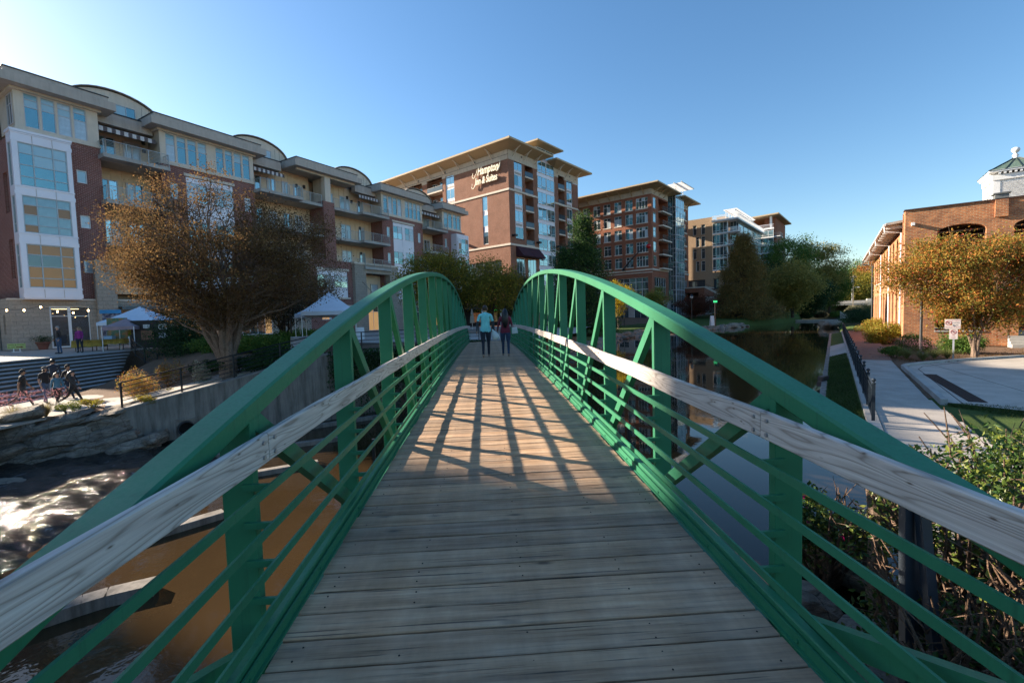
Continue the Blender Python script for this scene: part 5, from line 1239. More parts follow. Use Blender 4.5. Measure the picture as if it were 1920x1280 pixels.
# ================================================================== tan building with glass corner
TZ = -1.6
TB = empty('tan_building', (61.5, 125, TZ), R(90 - 129.4), 'tan brick building with a glazed corner, white balconies and a white roof pergola', 'building')
tz = lambda z: z - TZ
th = []
tw = [(-8.9, -7.9), (-11.2, -10.2)]
wins = [(-8.9, -7.85, 21.4, 24.2), (-11.2, -10.2, 21.4, 24.2), (-8.9, -7.85, 18.0, 20.9), (-10.4, -9.4, 18.0, 20.9), (-8.9, -7.85, 14.6, 17.5), (-11.2, -10.2, 14.6, 17.5), (-8.9, -7.85, 11.1, 14.0), (-10.4, -9.4, 11.1, 14.0)]
wall(TB, T_BRICK, 'front', -14.5, -5.9, tz(6.3), tz(25.9), [(a, b, tz(c), tz(d)) for a, b, c, d in wins] + [(-12.6, -7.9, tz(6.4), tz(8.7)), ], depth=.3)
for a, b, c, d in wins: window(TB, 'front', a, b, tz(c), tz(d), 0, 1, (2.2, .8), WHITE, [G_DARK, G_DARK, G_TEAL], .08, True, .16)
wall(TB, T_BRICK, 'front', -5.9, 0, tz(1), tz(10.5), [(-5.6, -4.3, tz(5.8), tz(8.7)), (-3.1, -.3, tz(4.5), tz(8.7))], depth=.4)
window(TB, 'front', -5.6, -4.3, tz(5.8), tz(8.7), 0, 1, (1,), DKBLUE, [G_DARK], .1, True, .3); window(TB, 'front', -3.1, -.3, tz(4.5), tz(8.7), 0, 3, (1,), WHITE, [G_TEAL, G_DARK], .06, True, .3)
window(TB, 'front', -12.6, -7.9, tz(6.4), tz(8.7), 0, 5, (1, .4), DKBLUE, [G_DARK], .06, True, .25)
for zt, zb_ in ((24.1, 21.3), (20.8, 17.9), (17.4, 14.5), (14.1, 11.2)):
    window(TB, 'front', -5.85, -2.05, tz(zb_), tz(zt), 0, 4, (.25, 1), WHITE, [G_DARK, G_TEAL, G_TEAL], .07, True, .02, mul=.09)
    sobj('floor_edge', WHITE, TB, 'front', [(-5.9, -1.9, -.12, .3, tz(zb_) - .35, tz(zb_) - .02)])
    # corner balcony
    for side, a, b in (('front', -1.9, .9),):
        bb = sobj('balcony', WHITE, TB, side, [(a, b, -.9, 2.5, tz(zb_) - .35, tz(zb_) - .1)])
        m = MB()
        for u in np.arange(a, b, .16): sbox(m, 'front', u, u + .05, -.88, -.85, tz(zb_) - .1, tz(zb_) + .95)
        for u in np.arange(-.88, 2.4, .16): m.box(b - .04, b - .01, u, u + .05, tz(zb_) - .1, tz(zb_) + .95)
        m.box(a, b, -.9, -.84, tz(zb_) + .95, tz(zb_) + 1.02); m.box(b - .06, b, -.9, 2.5, tz(zb_) + .95, tz(zb_) + 1.02); m.build('railing', WHITE, bb)
    window(TB, 'front', -1.9, -.15, tz(zb_), tz(zt) + .2, 2.4, 2, (1,), WHITE, [G_TEAL, G_DARK], .07, True, .0)
    for k in range(5): window(TB, 'right', 3.6 + 6 * k, 9.0 + 6 * k, tz(zb_), tz(zt), 0, 4, (.25, 1), WHITE, [G_SKY, G_TEAL], .07, True, .02, mul=.09)
    sobj('floor_edge', WHITE, TB, 'right', [(2.6, 34, -.12, .3, tz(zb_) - .4, tz(zb_) - .02)])
sobj('corner_mullion', WHITE, TB, 'front', [(-2.02, -1.88, -.06, .3, tz(10.8), tz(24.3))])
boxes('roof_slab', WHITE, TB, [(-5.9, .9, -.9, 34, tz(24.3), tz(24.75))]); 
m = MB()
for u in np.arange(-5.8, .8, .18): sbox(m, 'front', u, u + .05, -.8, -.77, tz(24.75), tz(25.8))
for u in np.arange(-.8, 34, .2): m.box(.78, .81, u, u + .05, tz(24.75), tz(25.8))
m.box(-5.8, .82, -.82, -.76, tz(25.8), tz(25.9)); m.box(.76, .82, -.8, 34, tz(25.8), tz(25.9)); m.build('roof_railing', WHITE, TB)
m = MB()
for x in (-2.6, -.2):
    for y in np.arange(.6, 22, 3.0): m.box(x, x + .16, y, y + .16, tz(24.75), tz(27.2))
for y in np.arange(.3, 23, .65): m.box(-3.1, .4, y, y + .08, tz(27.2), tz(27.4))
for x in (-2.6, -.2): m.box(x, x + .14, 0, 23, tz(27.0), tz(27.2))
m.build('roof_pergola', WHITE, TB)
boxes('roof_house', T_BRICK, TB, [(-5.2, -2.8, 1.5, 8, tz(24.75), tz(25.9))])
boxes('mass', T_BRICK, TB, [(-14.4, -6, 2.5, 20, tz(0), tz(25.6)), (-13, -1.95, 2.6, 33, tz(1), tz(24.3))]); boxes('glass_mass', G_DARK, TB, [(-3, -.35, 3.6, 33.9, tz(1), tz(24.2))])
boxes('lower_terrace', O_BRICK, TB, [(-13.2, -12.1, -9, 0, tz(-1.6), tz(6.0)), (-12.1, -7.0, -9, 0, tz(4.8), tz(6.0)), (-7.0, -5.5, -9, 0, tz(-1.6), tz(6.0)), (-12.1, -7.0, -1, 0, tz(-1.6), tz(4.8))])
boxes('terrace_coping', BEIGE_L, TB, [(-13.4, -5.4, -9.2, 0, tz(6.0), tz(6.3))]); boxes('terrace_stair_wall', GREYSTONE, TB, [(-5.4, -1.0, -8.5, -8.2, tz(-1.6), tz(3.6)), (-5.4, -.6, -6, -1, tz(-1.6), tz(3.4))])
m = MB(); m.bar((-5.3, -9.0, tz(6.2)), (-1.2, -9.0, tz(3.7)), .3, .5); m.build('stair_flight', BEIGE_L, TB); m = MB()
for k in range(3): m.bar((-5.3, -9.1, tz(6.6) + k * .28), (-1.2, -9.1, tz(4.1) + k * .28), .05, .05)
m.build('stair_rail', BLACK, TB)
# brick tower beyond with a canopy roof
T2 = empty('canopy_tower', (86.4, 150, TZ), R(90 - 129.4), 'distant brick and glass tower with a wide flat canopy roof behind the cypress', 'building')
boxes('mass', O_BRICK, T2, [(-14, -3.3, .3, 22, 0, tz(27)), (-3.3, -.1, 3.2, 20, 0, tz(30)), (-7.5, -6.4, 0, .3, 0, tz(26.5))]); 
for k, z in enumerate((23.4, 20.9, 18.4, 15.9, 13.4)):
    window(T2, 'front', -6.3, -.1, tz(z), tz(z) + 2.1, 0, 4, (.35, 1), WHITE, [G_SKY, G_TEAL], .09, True, .0, mul=.1)
    sobj('floor_edge', WHITE, T2, 'front', [(-6.4, .0, -.05, .2, tz(z) - .35, tz(z))])
    balcony(T2, 'right', .2, 5.0, 1.6, tz(z) + .1, 3.4, WHITE, STEEL, 1.0, 6, .25); balcony(T2, 'right', 12, 17, .0, tz(z) + .1, 2.2, WHITE, STEEL, 1.0, 6, .25)
boxes('side_wall', O_BRICK, T2, [(-3, -.05, 5.2, 22, 0, tz(29.6))])
sobj('roof_terrace_edge', WHITE, T2, 'front', [(-14, .0, -.1, .3, tz(25.8), tz(26.3))]); boxes('column', WHITE, T2, [(-1.2, -.6, -.0, .6, tz(26.3), tz(30.0)), (-12, -11.5, 0, .5, tz(26), tz(29.8))])
m = MB(); m.hexa([(-15, -1.6, tz(29.6)), (1.6, -1.6, tz(30.2)), (1.6, 24, tz(30.2)), (-15, 24, tz(29.6)), (-15, -1.6, tz(30.0)), (1.6, -1.6, tz(30.6)), (1.6, 24, tz(30.6)), (-15, 24, tz(30.0))]); m.build('canopy_roof', SOFFIT, T2)
m = MB()
for u in np.arange(-13.8, -.1, .3): sbox(m, 'front', u, u + .05, -.05, -.02, tz(26.3), tz(27.3))
sbox(m, 'front', -14, 0, -.08, .0, tz(27.3), tz(27.4)); m.build('railing', BAYWHITE, T2)
# ---- row of cafes behind the trees at the far bridge end
cf = empty('cafe_building', (-9.5, 77, -1.6), 0, 'dark cafe front with white posts and a glowing oval sign at the far bridge end', 'building')
boxes('wall', paint('dark_cafe_wall', (.03, .024, .022), .8), cf, [(-8, 12, 1.5, 6, 0, 3.6)]); boxes('canopy', TRIMDK, cf, [(-8.5, 12.5, -1.5, 1.5, 2.9, 3.15)])
for x in (-7.5, -4.6, -1.2, 1.2, 4.6, 7.7, 10.5): boxes('post', WHITE, cf, [(x, x + .22, -1.3, -1.1, 0, 2.9)])
for x, c in ((-6.2, (1, .5, .2)), (2.9, (.7, .25, .1)), (5.8, (.5, .3, .15))): boxes('lit_window', emis('cafe_glow_%d' % int(x + 10), c, .03), cf, [(x, x + 1.3, 1.44, 1.5, .7, 2.3)])
sg_ = tag(empty('neon_sign', (-2.75, 75.4, 1.35), 0), 'small glowing green and red oval cafe sign', 'sign')
m = MB(); P = [(.7 * math.cos(a), 0, .34 * math.sin(a)) for a in np.linspace(0, 2 * math.pi, 25)]; m.tube(P, .07, 6, False); m.build('green_tube', emis('green_neon', (.05, 1, .12), .7), sg_); m = MB(); m.tube([(-.5, 0, .05), (-.1, 0, -.1), (.15, 0, .12), (.5, 0, .0)], .07, 6); m.build('red_tube', emis('red_neon', (1, .12, .03), .6), sg_)

# ================================================================== old brick mill on the right
MZ = -2.93
MM = empty('brick_mill', (28.19, 32.73, MZ), R(90 - 125.4), 'old weathered orange brick mill with arched openings, bracketed eaves and white downpipes', 'building')
mz = lambda z: z - MZ
wall(MM, M_BRICK, 'front', 0, 5.2, 0, mz(6.6), [(1.7, 4.1, mz(2.0), mz(5.3), .45), (1.7, 4.1, mz(-1.9), mz(1.0), .35)], depth=.5)
wall(MM, M_BRICK, 'front', 5.2, 16, mz(-.4), mz(6.6), [(5.35, 7.8, mz(2.0), mz(5.3), .45), (9, 11.4, mz(2), mz(5.3), .45)], depth=.5)
boxes('corner_pilaster', M_BRICK, MM, [(4.45, 5.05, -.14, 0, mz(5.5), mz(6.6))]); boxes('coping', paint('dark_brick_coping', (.06, .035, .028), .9), MM, [(-.06, 16, -.08, .6, mz(6.6), mz(6.68))])
boxes('brick_mass', M_BRICK, MM, [(.0, .5, .5, 1.6, mz(-.0), mz(6.6)), (4.1 + 1.1, 5.7, .02, 4, 0, mz(-.41))])
boxes('floor_slab', CONC_L, MM, [(.5, 16, .5, 7, mz(1.4), mz(1.75)), (.5, 9, .3, 7, mz(-2.2), mz(-2.0))]); boxes('sill', CONC_L, MM, [(1.65, 4.15, -.06, .4, mz(-1.98), mz(-1.88)), (1.65, 4.15, -.02, .3, mz(-1.74), mz(-1.70))])
boxes('pavilion_rear_wall', M_BRICK, MM, [(0.5, 1.2, 6.6, 7, mz(-2), mz(6.3)), (3.9, 16, 6.6, 7, mz(-2), mz(6.3)), (1.2, 3.9, 6.6, 7, mz(.6), mz(6.3))])
m = MB()
for k in range(6): m.box(.5, 16, .9 + k * .95, 1.1 + k * .95, mz(5.2), mz(5.5))
m.build('roof_joists', paint('dark_timber', (.05, .03, .02), .8), MM); boxes('roof_boards', paint('brown_roof_boards', (.11, .06, .035), .8), MM, [(.5, 16, .5, 6.6, mz(5.5), mz(5.6))])
m = MB()
for k in range(9): m.box(1.5, 12, .56, .60, mz(2.15) + k * .34, mz(2.15) + k * .34 + .10)
m.build('louvre_slat', paint('weathered_louvre', (.16, .10, .065), .8), MM)
boxes('wall_light', WHITE, MM, [(.32, .50, -.28, 0, mz(5.5), mz(5.7))])
# steps and red column at the right
for k in range(6): boxes('stair_tread', CONC_L, MM, [(5.22, 9.2, -1.0 + k * .33, 1.2, k * .17 - .05, (k + 1) * .17)])
m = MB(); m.lathe((6.75, 1.9, 1.0), [(.2, 0), (.2, .15), (.12, .2), (.11, 2.4), (.2, 2.6)], 16); m.build('red_column', paint('dark_red_column', (.22, .03, .022), .6), MM); boxes('porch_floor', CONC_L, MM, [(5.72, 12, 1.2, 4, 0, 1.02)]); boxes('porch_wall', M_BRICK, MM, [(5.72, 16, 4, 4.3, 0, mz(1.5))])
m = MB()
for y in (.4, .9): m.tube([(5.9 + y, -1.0, 1.0), (5.9 + y, 1.2, 2.0), (5.9 + y, 1.9, 2.0)], .03, 6); m.tube([(5.9 + y, -1.0, 0), (5.9 + y, -1.0, 1.0)], .03, 6)
m.build('stair_handrail', STEEL, MM)
# long side with two rows of arched niches
sh = []
ys = [2.45 + 3.05 * k for k in range(10)]
for y in ys:
    for (a, b) in ((2.45, 5.35), (-1.85, 1.15)): sh.append((y, y + 1.35, mz(a), mz(b), .5))
wall(MM, M_BRICK, 'left', 0, 1.6, 0, mz(6.6), (), plane=0); wall(MM, M_BRICK, 'left', 1.6, 33.5, 0, mz(5.9), sh, plane=.12, depth=.38)
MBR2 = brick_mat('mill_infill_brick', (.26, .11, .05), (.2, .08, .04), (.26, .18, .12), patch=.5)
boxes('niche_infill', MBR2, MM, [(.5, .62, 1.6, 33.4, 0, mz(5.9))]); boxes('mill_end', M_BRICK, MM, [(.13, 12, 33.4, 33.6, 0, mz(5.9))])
boxes('string_course', M_BRICK, MM, [(.06, .118, 1.6, 33.5, mz(1.75), mz(1.95))])
for y in ys: sobj('arch_sill', BEIGE_L, MM, 'left', [(y - .05, y + 1.4, .06, .3, mz(2.37), mz(2.45))])
m = MB(); m.hexa([(-.95, 1.62, mz(5.95)), (9, 1.62, mz(7.0)), (9, 34.2, mz(7.0)), (-.95, 34.2, mz(5.95)), (-.95, 1.62, mz(6.12)), (9, 1.62, mz(7.2)), (9, 34.2, mz(7.2)), (-.95, 34.2, mz(6.12))]); m.build('roof', paint('pale_metal_roof', (.40, .38, .34), .6), MM)
m = MB(); m.tube([(-1.02, 1.6, mz(5.98)), (-1.02, 34.2, mz(5.98))], .085, 8); m.build('gutter', WHITE, MM)
for y in np.arange(2.2, 34, 1.52): boxes('rafter_tail', WHITE, MM, [(-.9, .1, y, y + .12, mz(5.72), mz(5.94))])
for y in (2.05, 11.3, 20.4): 
    m = MB(); m.tube([(-1.0, y, mz(5.9)), (-1.0, y, mz(5.5)), (-.02, y, mz(5.35)), (-.02, y, 0)], .06, 8); m.build('downpipe', WHITE, MM)
m = MB(); m.tube([(-1.02, 34.1, mz(5.9)), (-1.02, 34.1, mz(5.4)), (-.05, 33.6, mz(5.2)), (-.05, 33.6, 0)], .08, 8); m.build('downpipe', DKBLUE, MM)
boxes('brick_core', M_BRICK, MM, [(.7, 9, 7.2, 33.3, 0, mz(5.8))])
# cupola on the roof
cu = empty('roof_cupola', (49.9, 45.5, 6.15), R(90 - 125.4), 'white louvred cupola with a green bell roof and ball finial above the brick mill', 'cupola')
CW = 1.75
boxes('body', WHITE, cu, [(-CW, CW, -CW, CW, 0, 5.6)]); boxes('corner_post', WHITE, cu, [(x, x + .5, y, y + .5, 0, 5.6) for x in (-CW - .12, CW - .38) for y in (-CW - .12, CW - .38)])
boxes('frieze', WHITE, cu, [(-CW - .2, CW + .2, -CW - .2, CW + .2, 5.6, 6.1), (-CW - .45, CW + .45, -CW - .45, CW + .45, 6.35, 6.55)])
for k in range(22):
    m = MB(); m.hexa([(-CW + .55, -CW - .10, 3.0 + k * .11), (CW - .55, -CW - .10, 3.0 + k * .11), (CW - .55, -CW - .01, 3.06 + k * .11), (-CW + .55, -CW - .01, 3.06 + k * .11), (-CW + .55, -CW - .10, 3.03 + k * .11), (CW - .55, -CW - .10, 3.03 + k * .11), (CW - .55, -CW - .01, 3.09 + k * .11), (-CW + .55, -CW - .01, 3.09 + k * .11)]); m.build('louvre', WHITE, cu)
    m = MB(); m.hexa([(-CW - .10, -CW + .55, 3.0 + k * .11), (-CW - .10, CW - .55, 3.0 + k * .11), (-CW - .01, CW - .55, 3.06 + k * .11), (-CW - .01, -CW + .55, 3.06 + k * .11), (-CW - .10, -CW + .55, 3.03 + k * .11), (-CW - .10, CW - .55, 3.03 + k * .11), (-CW - .01, CW - .55, 3.09 + k * .11), (-CW - .01, -CW + .55, 3.09 + k * .11)]); m.build('louvre', WHITE, cu)
for i in range(10):
    u = -CW + .2 + i * .36; boxes('dentil', WHITE, cu, [(u, u + .16, -CW - .4, -CW - .2, 6.12, 6.34), (-CW - .4, -CW - .2, u, u + .16, 6.12, 6.34)])
prof = [(CW + .5, 6.5), (CW + .1, 6.72), (CW - .4, 7.05), (CW - 1.0, 7.42), (.35, 7.68), (.22, 7.8)]
m = MB()
for (r0, z0), (r1, z1) in zip(prof[:-1], prof[1:]): m.hexa([(-r0, -r0, z0), (r0, -r0, z0), (r0, r0, z0), (-r0, r0, z0), (-r1, -r1, z1), (r1, -r1, z1), (r1, r1, z1), (-r1, r1, z1)])
m.build('bell_roof', paint('verdigris_roof', (.09, .14, .11), .6, 0, .2, 4), cu)
m = MB()
for s_ in (-1, -.5, 0, .5, 1):
    for (r0, z0), (r1, z1) in zip(prof[:-1], prof[1:]):
        m.bar((s_ * r0, -r0, z0 + .03), (s_ * r1, -r1, z1 + .03), .06, .06); m.bar((-r0, s_ * r0, z0 + .03), (-r1, s_ * r1, z1 + .03), .06, .06)
m.build('roof_seam', paint('dark_seam', (.03, .05, .045), .6), cu)
m = MB(); m.lathe((0, 0, 7.75), [(.28, 0), (.28, .1), (.15, .16), (.25, .34), (.16, .46), (.08, .56), (.16, .6), (.29, .75), (.32, .88), (.26, 1.03), (.13, 1.1), (.03, 1.13)], 16); m.build('finial', WHITE, cu, smooth=True)
ch = empty('chimney_cap', MM.matrix_basis @ Vector((4.75, .2, mz(6.68))), MM.rotation_euler.z, 'small grey metal vent cap on top of the mill parapet', 'vent')
boxes('cap', paint('weathered_zinc', (.16, .17, .17), .6, .3), ch, [(-.32, .32, -.3, .3, 0, .28), (-.4, .4, -.38, .38, .28, .36)])

# ================================================================== vegetation
def leaf_mesh(name, P, size, mat, aspect=1.9, droop=None, jit=.35, curl=True):
    """one small folded leaf of two quads at every point"""
    n = len(P); g = np.random.default_rng(n + int(size * 1000))
    a = g.normal(size=(n, 3)); a /= np.linalg.norm(a, axis=1)[:, None]
    if droop is not None: a = a * (1 - droop) + np.array([0, 0, -1.0]) * droop; a /= np.linalg.norm(a, axis=1)[:, None]
    b = g.normal(size=(n, 3)); b -= (b * a).sum(1)[:, None] * a; b /= np.linalg.norm(b, axis=1)[:, None]
    c = np.cross(a, b)
    s = size * (1 + jit * g.uniform(-1, 1, n))[:, None]
    L = a * s; Wd = b * s / aspect; up = c * s * .12
    v = np.stack([P, P + L * .5 + Wd * .5 + up, P + L, P + L * .5 - Wd * .5 + up], 1).reshape(-1, 3)
    F = (np.arange(n)[:, None] * 4 + np.array([[0, 1, 2, 3]]))
    return mesh_np(name, v, F, mat, False, uv=False)
def bspline(a, b, sag, n=7, rnd=0, rr=None):
    rr = rr or random; a = Vector(a); b = Vector(b); out = []
    mid = a.lerp(b, .5) + Vector(sag)
    for i in range(n):
        t = i / (n - 1); p = a * (1 - t) ** 2 + mid * 2 * t * (1 - t) + b * t * t
        if 0 < i < n - 1 and rnd: p += Vector((rr.uniform(-rnd, rnd), rr.uniform(-rnd, rnd), rr.uniform(-rnd, rnd)))
        out.append(p)
    return out
def tree(name, loc, label, H=9, crown=(4.5, 4.5, 3.2), cz=6, stems=6, trunk_r=.3, fork=1.2, nl=14000, lsize=.12, lmat=None, bark=None, seed=1, clumps=90, cr=.55, group=None, cat='tree', twigs=4,
         spread=.5, droop=None, shape='vase', inner=.35, clump_flat=.7, gap=0.0, single=False, lsub=None):
    rr = random.Random(seed); g = np.random.default_rng(seed); bark = bark or BARK
    root = empty(name, loc, 0, label, cat, group)
    cx, cy = (0, 0); m = MB(); tips = []; a, b, c = crown
    # clump centres through the crown's volume, biased outwards
    pts = []
    while len(pts) < clumps:
        v = g.normal(size=3); v /= np.linalg.norm(v); r = g.uniform(inner, 1) ** .6
        r *= 1 + .18 * math.sin(3 * math.atan2(v[1], v[0]) + seed) + .12 * math.sin(5 * v[2] + seed * 2)
        p = np.array([v[0] * a * r, v[1] * b * r, v[2] * c * r])
        if shape == 'cone':
            t = g.uniform(0, 1); zz = (-1 + 2 * t); rad = (1 - t) ** .8 * (1 + .15 * math.sin(t * 14)); th = g.uniform(0, 2 * math.pi); q = g.uniform(.35, 1) ** .5; p = np.array([a * rad * q * math.cos(th), b * rad * q * math.sin(th), c * zz])
        if shape == 'vase' and p[2] < 0:
            k = 1 + p[2] / c * .55; p[0] *= k; p[1] *= k
        pts.append((p[0], p[1], cz + p[2]))
    if single or shape == 'cone':
        top = H * (.97 if shape == 'cone' else .7)
        sp = bspline((0, 0, -.3), (rr.uniform(-.2, .2), rr.uniform(-.2, .2), top), (rr.uniform(-.2, .2), 0, 0), 9, .04, rr)
        m.tube(sp, list(np.linspace(trunk_r, trunk_r * .12, 9)), 8)
        for p in pts:
            z = max(fork, min(top * .95, p[2] - .25 * math.hypot(p[0], p[1]))); st = Vector((0, 0, z)); rad = trunk_r * (1 - z / top * .8) * .4
            m.tube(bspline(st, p, (0, 0, .1 * math.hypot(p[0], p[1])), 5, .05, rr), list(np.linspace(max(.02, rad), .010, 5)), 5, False)
    else:
        m.tube([(0, 0, -.3), (0, 0, fork * .5), (0, 0, fork)], [trunk_r * 1.15, trunk_r, trunk_r * .95], 10)
        stem = []
        for i in range(stems):
            th = 2 * math.pi * (i + rr.uniform(-.3, .3)) / stems; q = rr.uniform(.35, .8)
            e = Vector((math.cos(th) * a * q * spread, math.sin(th) * b * q * spread, cz + c * rr.uniform(-.1, .35)))
            s0 = Vector((math.cos(th) * trunk_r * .5, math.sin(th) * trunk_r * .5, fork * rr.uniform(.15, .9) if stems > 1 else fork))
            P = bspline(s0, e, (-math.cos(th) * .15 * a * spread, -math.sin(th) * .15 * b * spread, .1 * cz), 9, .07, rr); R_ = list(np.linspace(trunk_r * .48, trunk_r * .10, 9)); m.tube(P, R_, 7, False); stem.append((P, R_))
        for p in pts:
            P, R_ = min(stem, key=lambda s: min((Vector(p) - q).length for q in s[0][3:])); k = min(range(2, 9), key=lambda i: (Vector(p) - P[i]).length + abs(i - 4) * .15)
            k = max(2, k - 2); st = P[k]; m.tube(bspline(st, p, (0, 0, -.06 * (Vector(p) - st).length), 6, .06, rr), list(np.linspace(R_[k] * .5, .012, 6)), 5, False)
            for _ in range(twigs):
                e = Vector(p) + Vector((g.normal() * cr, g.normal() * cr, g.normal() * cr * .8)); m.tube([Vector(st).lerp(Vector(p), .75), e], [.010, .004], 3, False)
    m.build('trunk', bark, root)
    P = np.array(pts); k = g.integers(0, len(P), nl); off = g.normal(size=(nl, 3)) * np.array([cr, cr, cr * clump_flat])
    Q = P[k] + off
    if gap: keep = (np.sin(Q[:, 0] * 2.1 + seed) * np.sin(Q[:, 1] * 1.9) * np.sin(Q[:, 2] * 2.6 + seed) > -gap); Q = Q[keep]
    Q = Q[Q[:, 2] > .2]
    if lsub:      # two leaf kinds
        h = g.uniform(size=len(Q)) < lsub[1]; link('crown', leaf_mesh('crown', Q[~h], lsize, lmat, droop=droop), root); link('crown_patch', leaf_mesh('crown_patch', Q[h], lsize, lsub[0], droop=droop), root)
    else: link('crown', leaf_mesh('crown', Q, lsize, lmat, droop=droop), root)
    return root
def shrub(name, loc, label, r=(1, 1, .8), nl=5000, lsize=.07, lmat=None, seed=1, group=None, cat='shrub', lumps=14, cr=.3, stemsn=9, flowers=None):
    rr = random.Random(seed); g = np.random.default_rng(seed); root = empty(name, loc, 0, label, cat, group)
    C0 = []
    for i in range(lumps):
        v = g.normal(size=3); v /= np.linalg.norm(v); v[2] = abs(v[2]); q = g.uniform(.35, .8); C0.append((v[0] * r[0] * q, v[1] * r[1] * q, .18 + v[2] * r[2] * q * 1.1))
    m = MB()
    for i in range(stemsn):
        e = C0[rr.randrange(len(C0))]; m.tube(bspline((e[0] * .15, e[1] * .15, -.15), e, (0, 0, .1), 5, .04, rr), [.02, .016, .012, .009, .005], 4, False)
    m.build('stems', BARKD, root)
    C0 = np.array(C0); k = g.integers(0, len(C0), nl); o = g.normal(size=(nl, 3)); o /= np.linalg.norm(o, axis=1)[:, None]; o *= g.uniform(.5, 1.05, nl)[:, None]
    Q = C0[k] + o * np.array([r[0], r[1], r[2]]) * cr * 1.3; Q = Q[Q[:, 2] > -.05]
    link('leaves', leaf_mesh('leaves', Q, lsize, lmat), root)
    if flowers: F = Q[g.integers(0, len(Q), flowers[1])] * 1.03; link('blossom', leaf_mesh('blossom', F, lsize * 1.2, flowers[0], 1.1), root)
    return root
def grass_tuft(loc, label, h=.6, r=.35, n=260, mat=None, plume=None, seed=1, group=None):
    g = np.random.default_rng(seed); root = empty('ornamental_grass', loc, 0, label, 'grass', group)
    def blades(n, h, r, w_, mat, name, lo=.0):
        th = g.uniform(0, 2 * np.pi, n); ln = g.uniform(.6, 1.1, n) * h; sp = g.uniform(.2, 1, n) * r * 1.6
        d = np.stack([np.cos(th), np.sin(th)], 1); v = []
        seg_ = 4
        perp = np.stack([-d[:, 1], d[:, 0]], 1)
        for i in range(seg_ + 1):
            t = i / seg_; z = ln * (t - .35 * t * t * (sp / (r * 1.6))); rad = .05 * r + sp * t ** 1.7; ww = w_ * (1 - t * .85)
            p = d * rad[:, None]; v.append(np.column_stack([p - perp * ww, z])); v.append(np.column_stack([p + perp * ww, z]))
        V = np.stack(v, 1).reshape(-1, 3); k = 2 * (seg_ + 1); base = np.arange(n)[:, None] * k
        F = np.concatenate([base + np.array([[2 * i, 2 * i + 1, 2 * i + 3, 2 * i + 2]]) for i in range(seg_)], 0)
        return link(name, mesh_np(name, V, F, mat, uv=False), root)
    blades(n, h, r, .006, mat, 'blades')
    if plume:
        th = g.uniform(0, 2 * np.pi, 420); rr_ = g.uniform(.2, 1.0, 420) * r * 1.5; z = h * g.uniform(.9, 1.5, 420)
        link('plumes', leaf_mesh('plumes', np.stack([np.cos(th) * rr_, np.sin(th) * rr_, z], 1), .06, plume, 6), root)
    return root
LM_BROWN = leaf_mat('autumn_bronze_leaf', [(.07, .040, .022), (.13, .078, .040), (.19, .11, .052), (.25, .15, .06), (.11, .085, .04)], .4, .85, .05)
LM_DKBR = leaf_mat('dark_bronze_leaf', [(.053, .033, .018), (.090, .057, .027), (.068, .075, .027)], .3)
LM_YG = leaf_mat('yellow_green_leaf', [(.103, .117, .020), (.220, .193, .028), (.330, .261, .028), (.068, .097, .020), (.413, .261, .028)], .4)
LM_DKG = leaf_mat('dark_evergreen_leaf', [(.015, .042, .015), (.027, .068, .021), (.045, .093, .027)], .2)
LM_GREEN = leaf_mat('mid_green_leaf', [(.056, .122, .026), (.094, .188, .034), (.169, .244, .041)], .35)
LM_YEL = leaf_mat('bright_yellow_leaf', [(.38, .28, .015), (.55, .40, .02), (.45, .36, .03)], .45)
LM_LIME = leaf_mat('pale_lime_leaf', [(.12, .16, .03), (.20, .23, .045), (.28, .27, .05)], .4)
LM_CYP = leaf_mat('rusty_cypress_leaf', [(.115, .103, .036), (.219, .149, .046), (.308, .180, .051), (.128, .140, .041)], .3)
LM_OLV = leaf_mat('olive_leaf', [(.166, .166, .044), (.287, .243, .062), (.420, .332, .078)], .35)
LM_MILL = leaf_mat('red_gold_leaf', [(.088, .125, .022), (.213, .200, .037), (.413, .237, .044), (.450, .163, .037), (.163, .188, .031)], .4)
LM_RED = leaf_mat('red_leaf', [(.32, .045, .02), (.40, .09, .03)], .4)
LM_NAND = leaf_mat('orange_pink_leaf', [(.30, .10, .04), (.42, .20, .06), (.30, .24, .05), (.18, .17, .03)], .45)
LM_GOLD = leaf_mat('gold_shrub_leaf', [(.30, .25, .03), (.40, .33, .05), (.20, .23, .03), (.42, .17, .04)], .4)
LM_GLOSS = leaf_mat('glossy_azalea_leaf', [(.023, .058, .016), (.046, .098, .023), (.117, .156, .029), (.208, .221, .046)], .25, .3)
LM_SILV = leaf_mat('pale_variegated_leaf', [(.28, .28, .22), (.40, .39, .32), (.12, .15, .07)], .3)
GR_TAN = leaf_mat('tan_grass_blade', [(.20, .16, .06), (.30, .24, .10), (.14, .15, .05)], .4)
GR_GREEN = leaf_mat('green_grass_blade', [(.10, .14, .04), (.20, .22, .07), (.28, .26, .11)], .4)
PINK = leaf_mat('pink_plume', [(.42, .17, .20), (.52, .26, .28)], .5)
MAG = leaf_mat('magenta_blossom', [(.55, .01, .14), (.70, .03, .22)], .4)
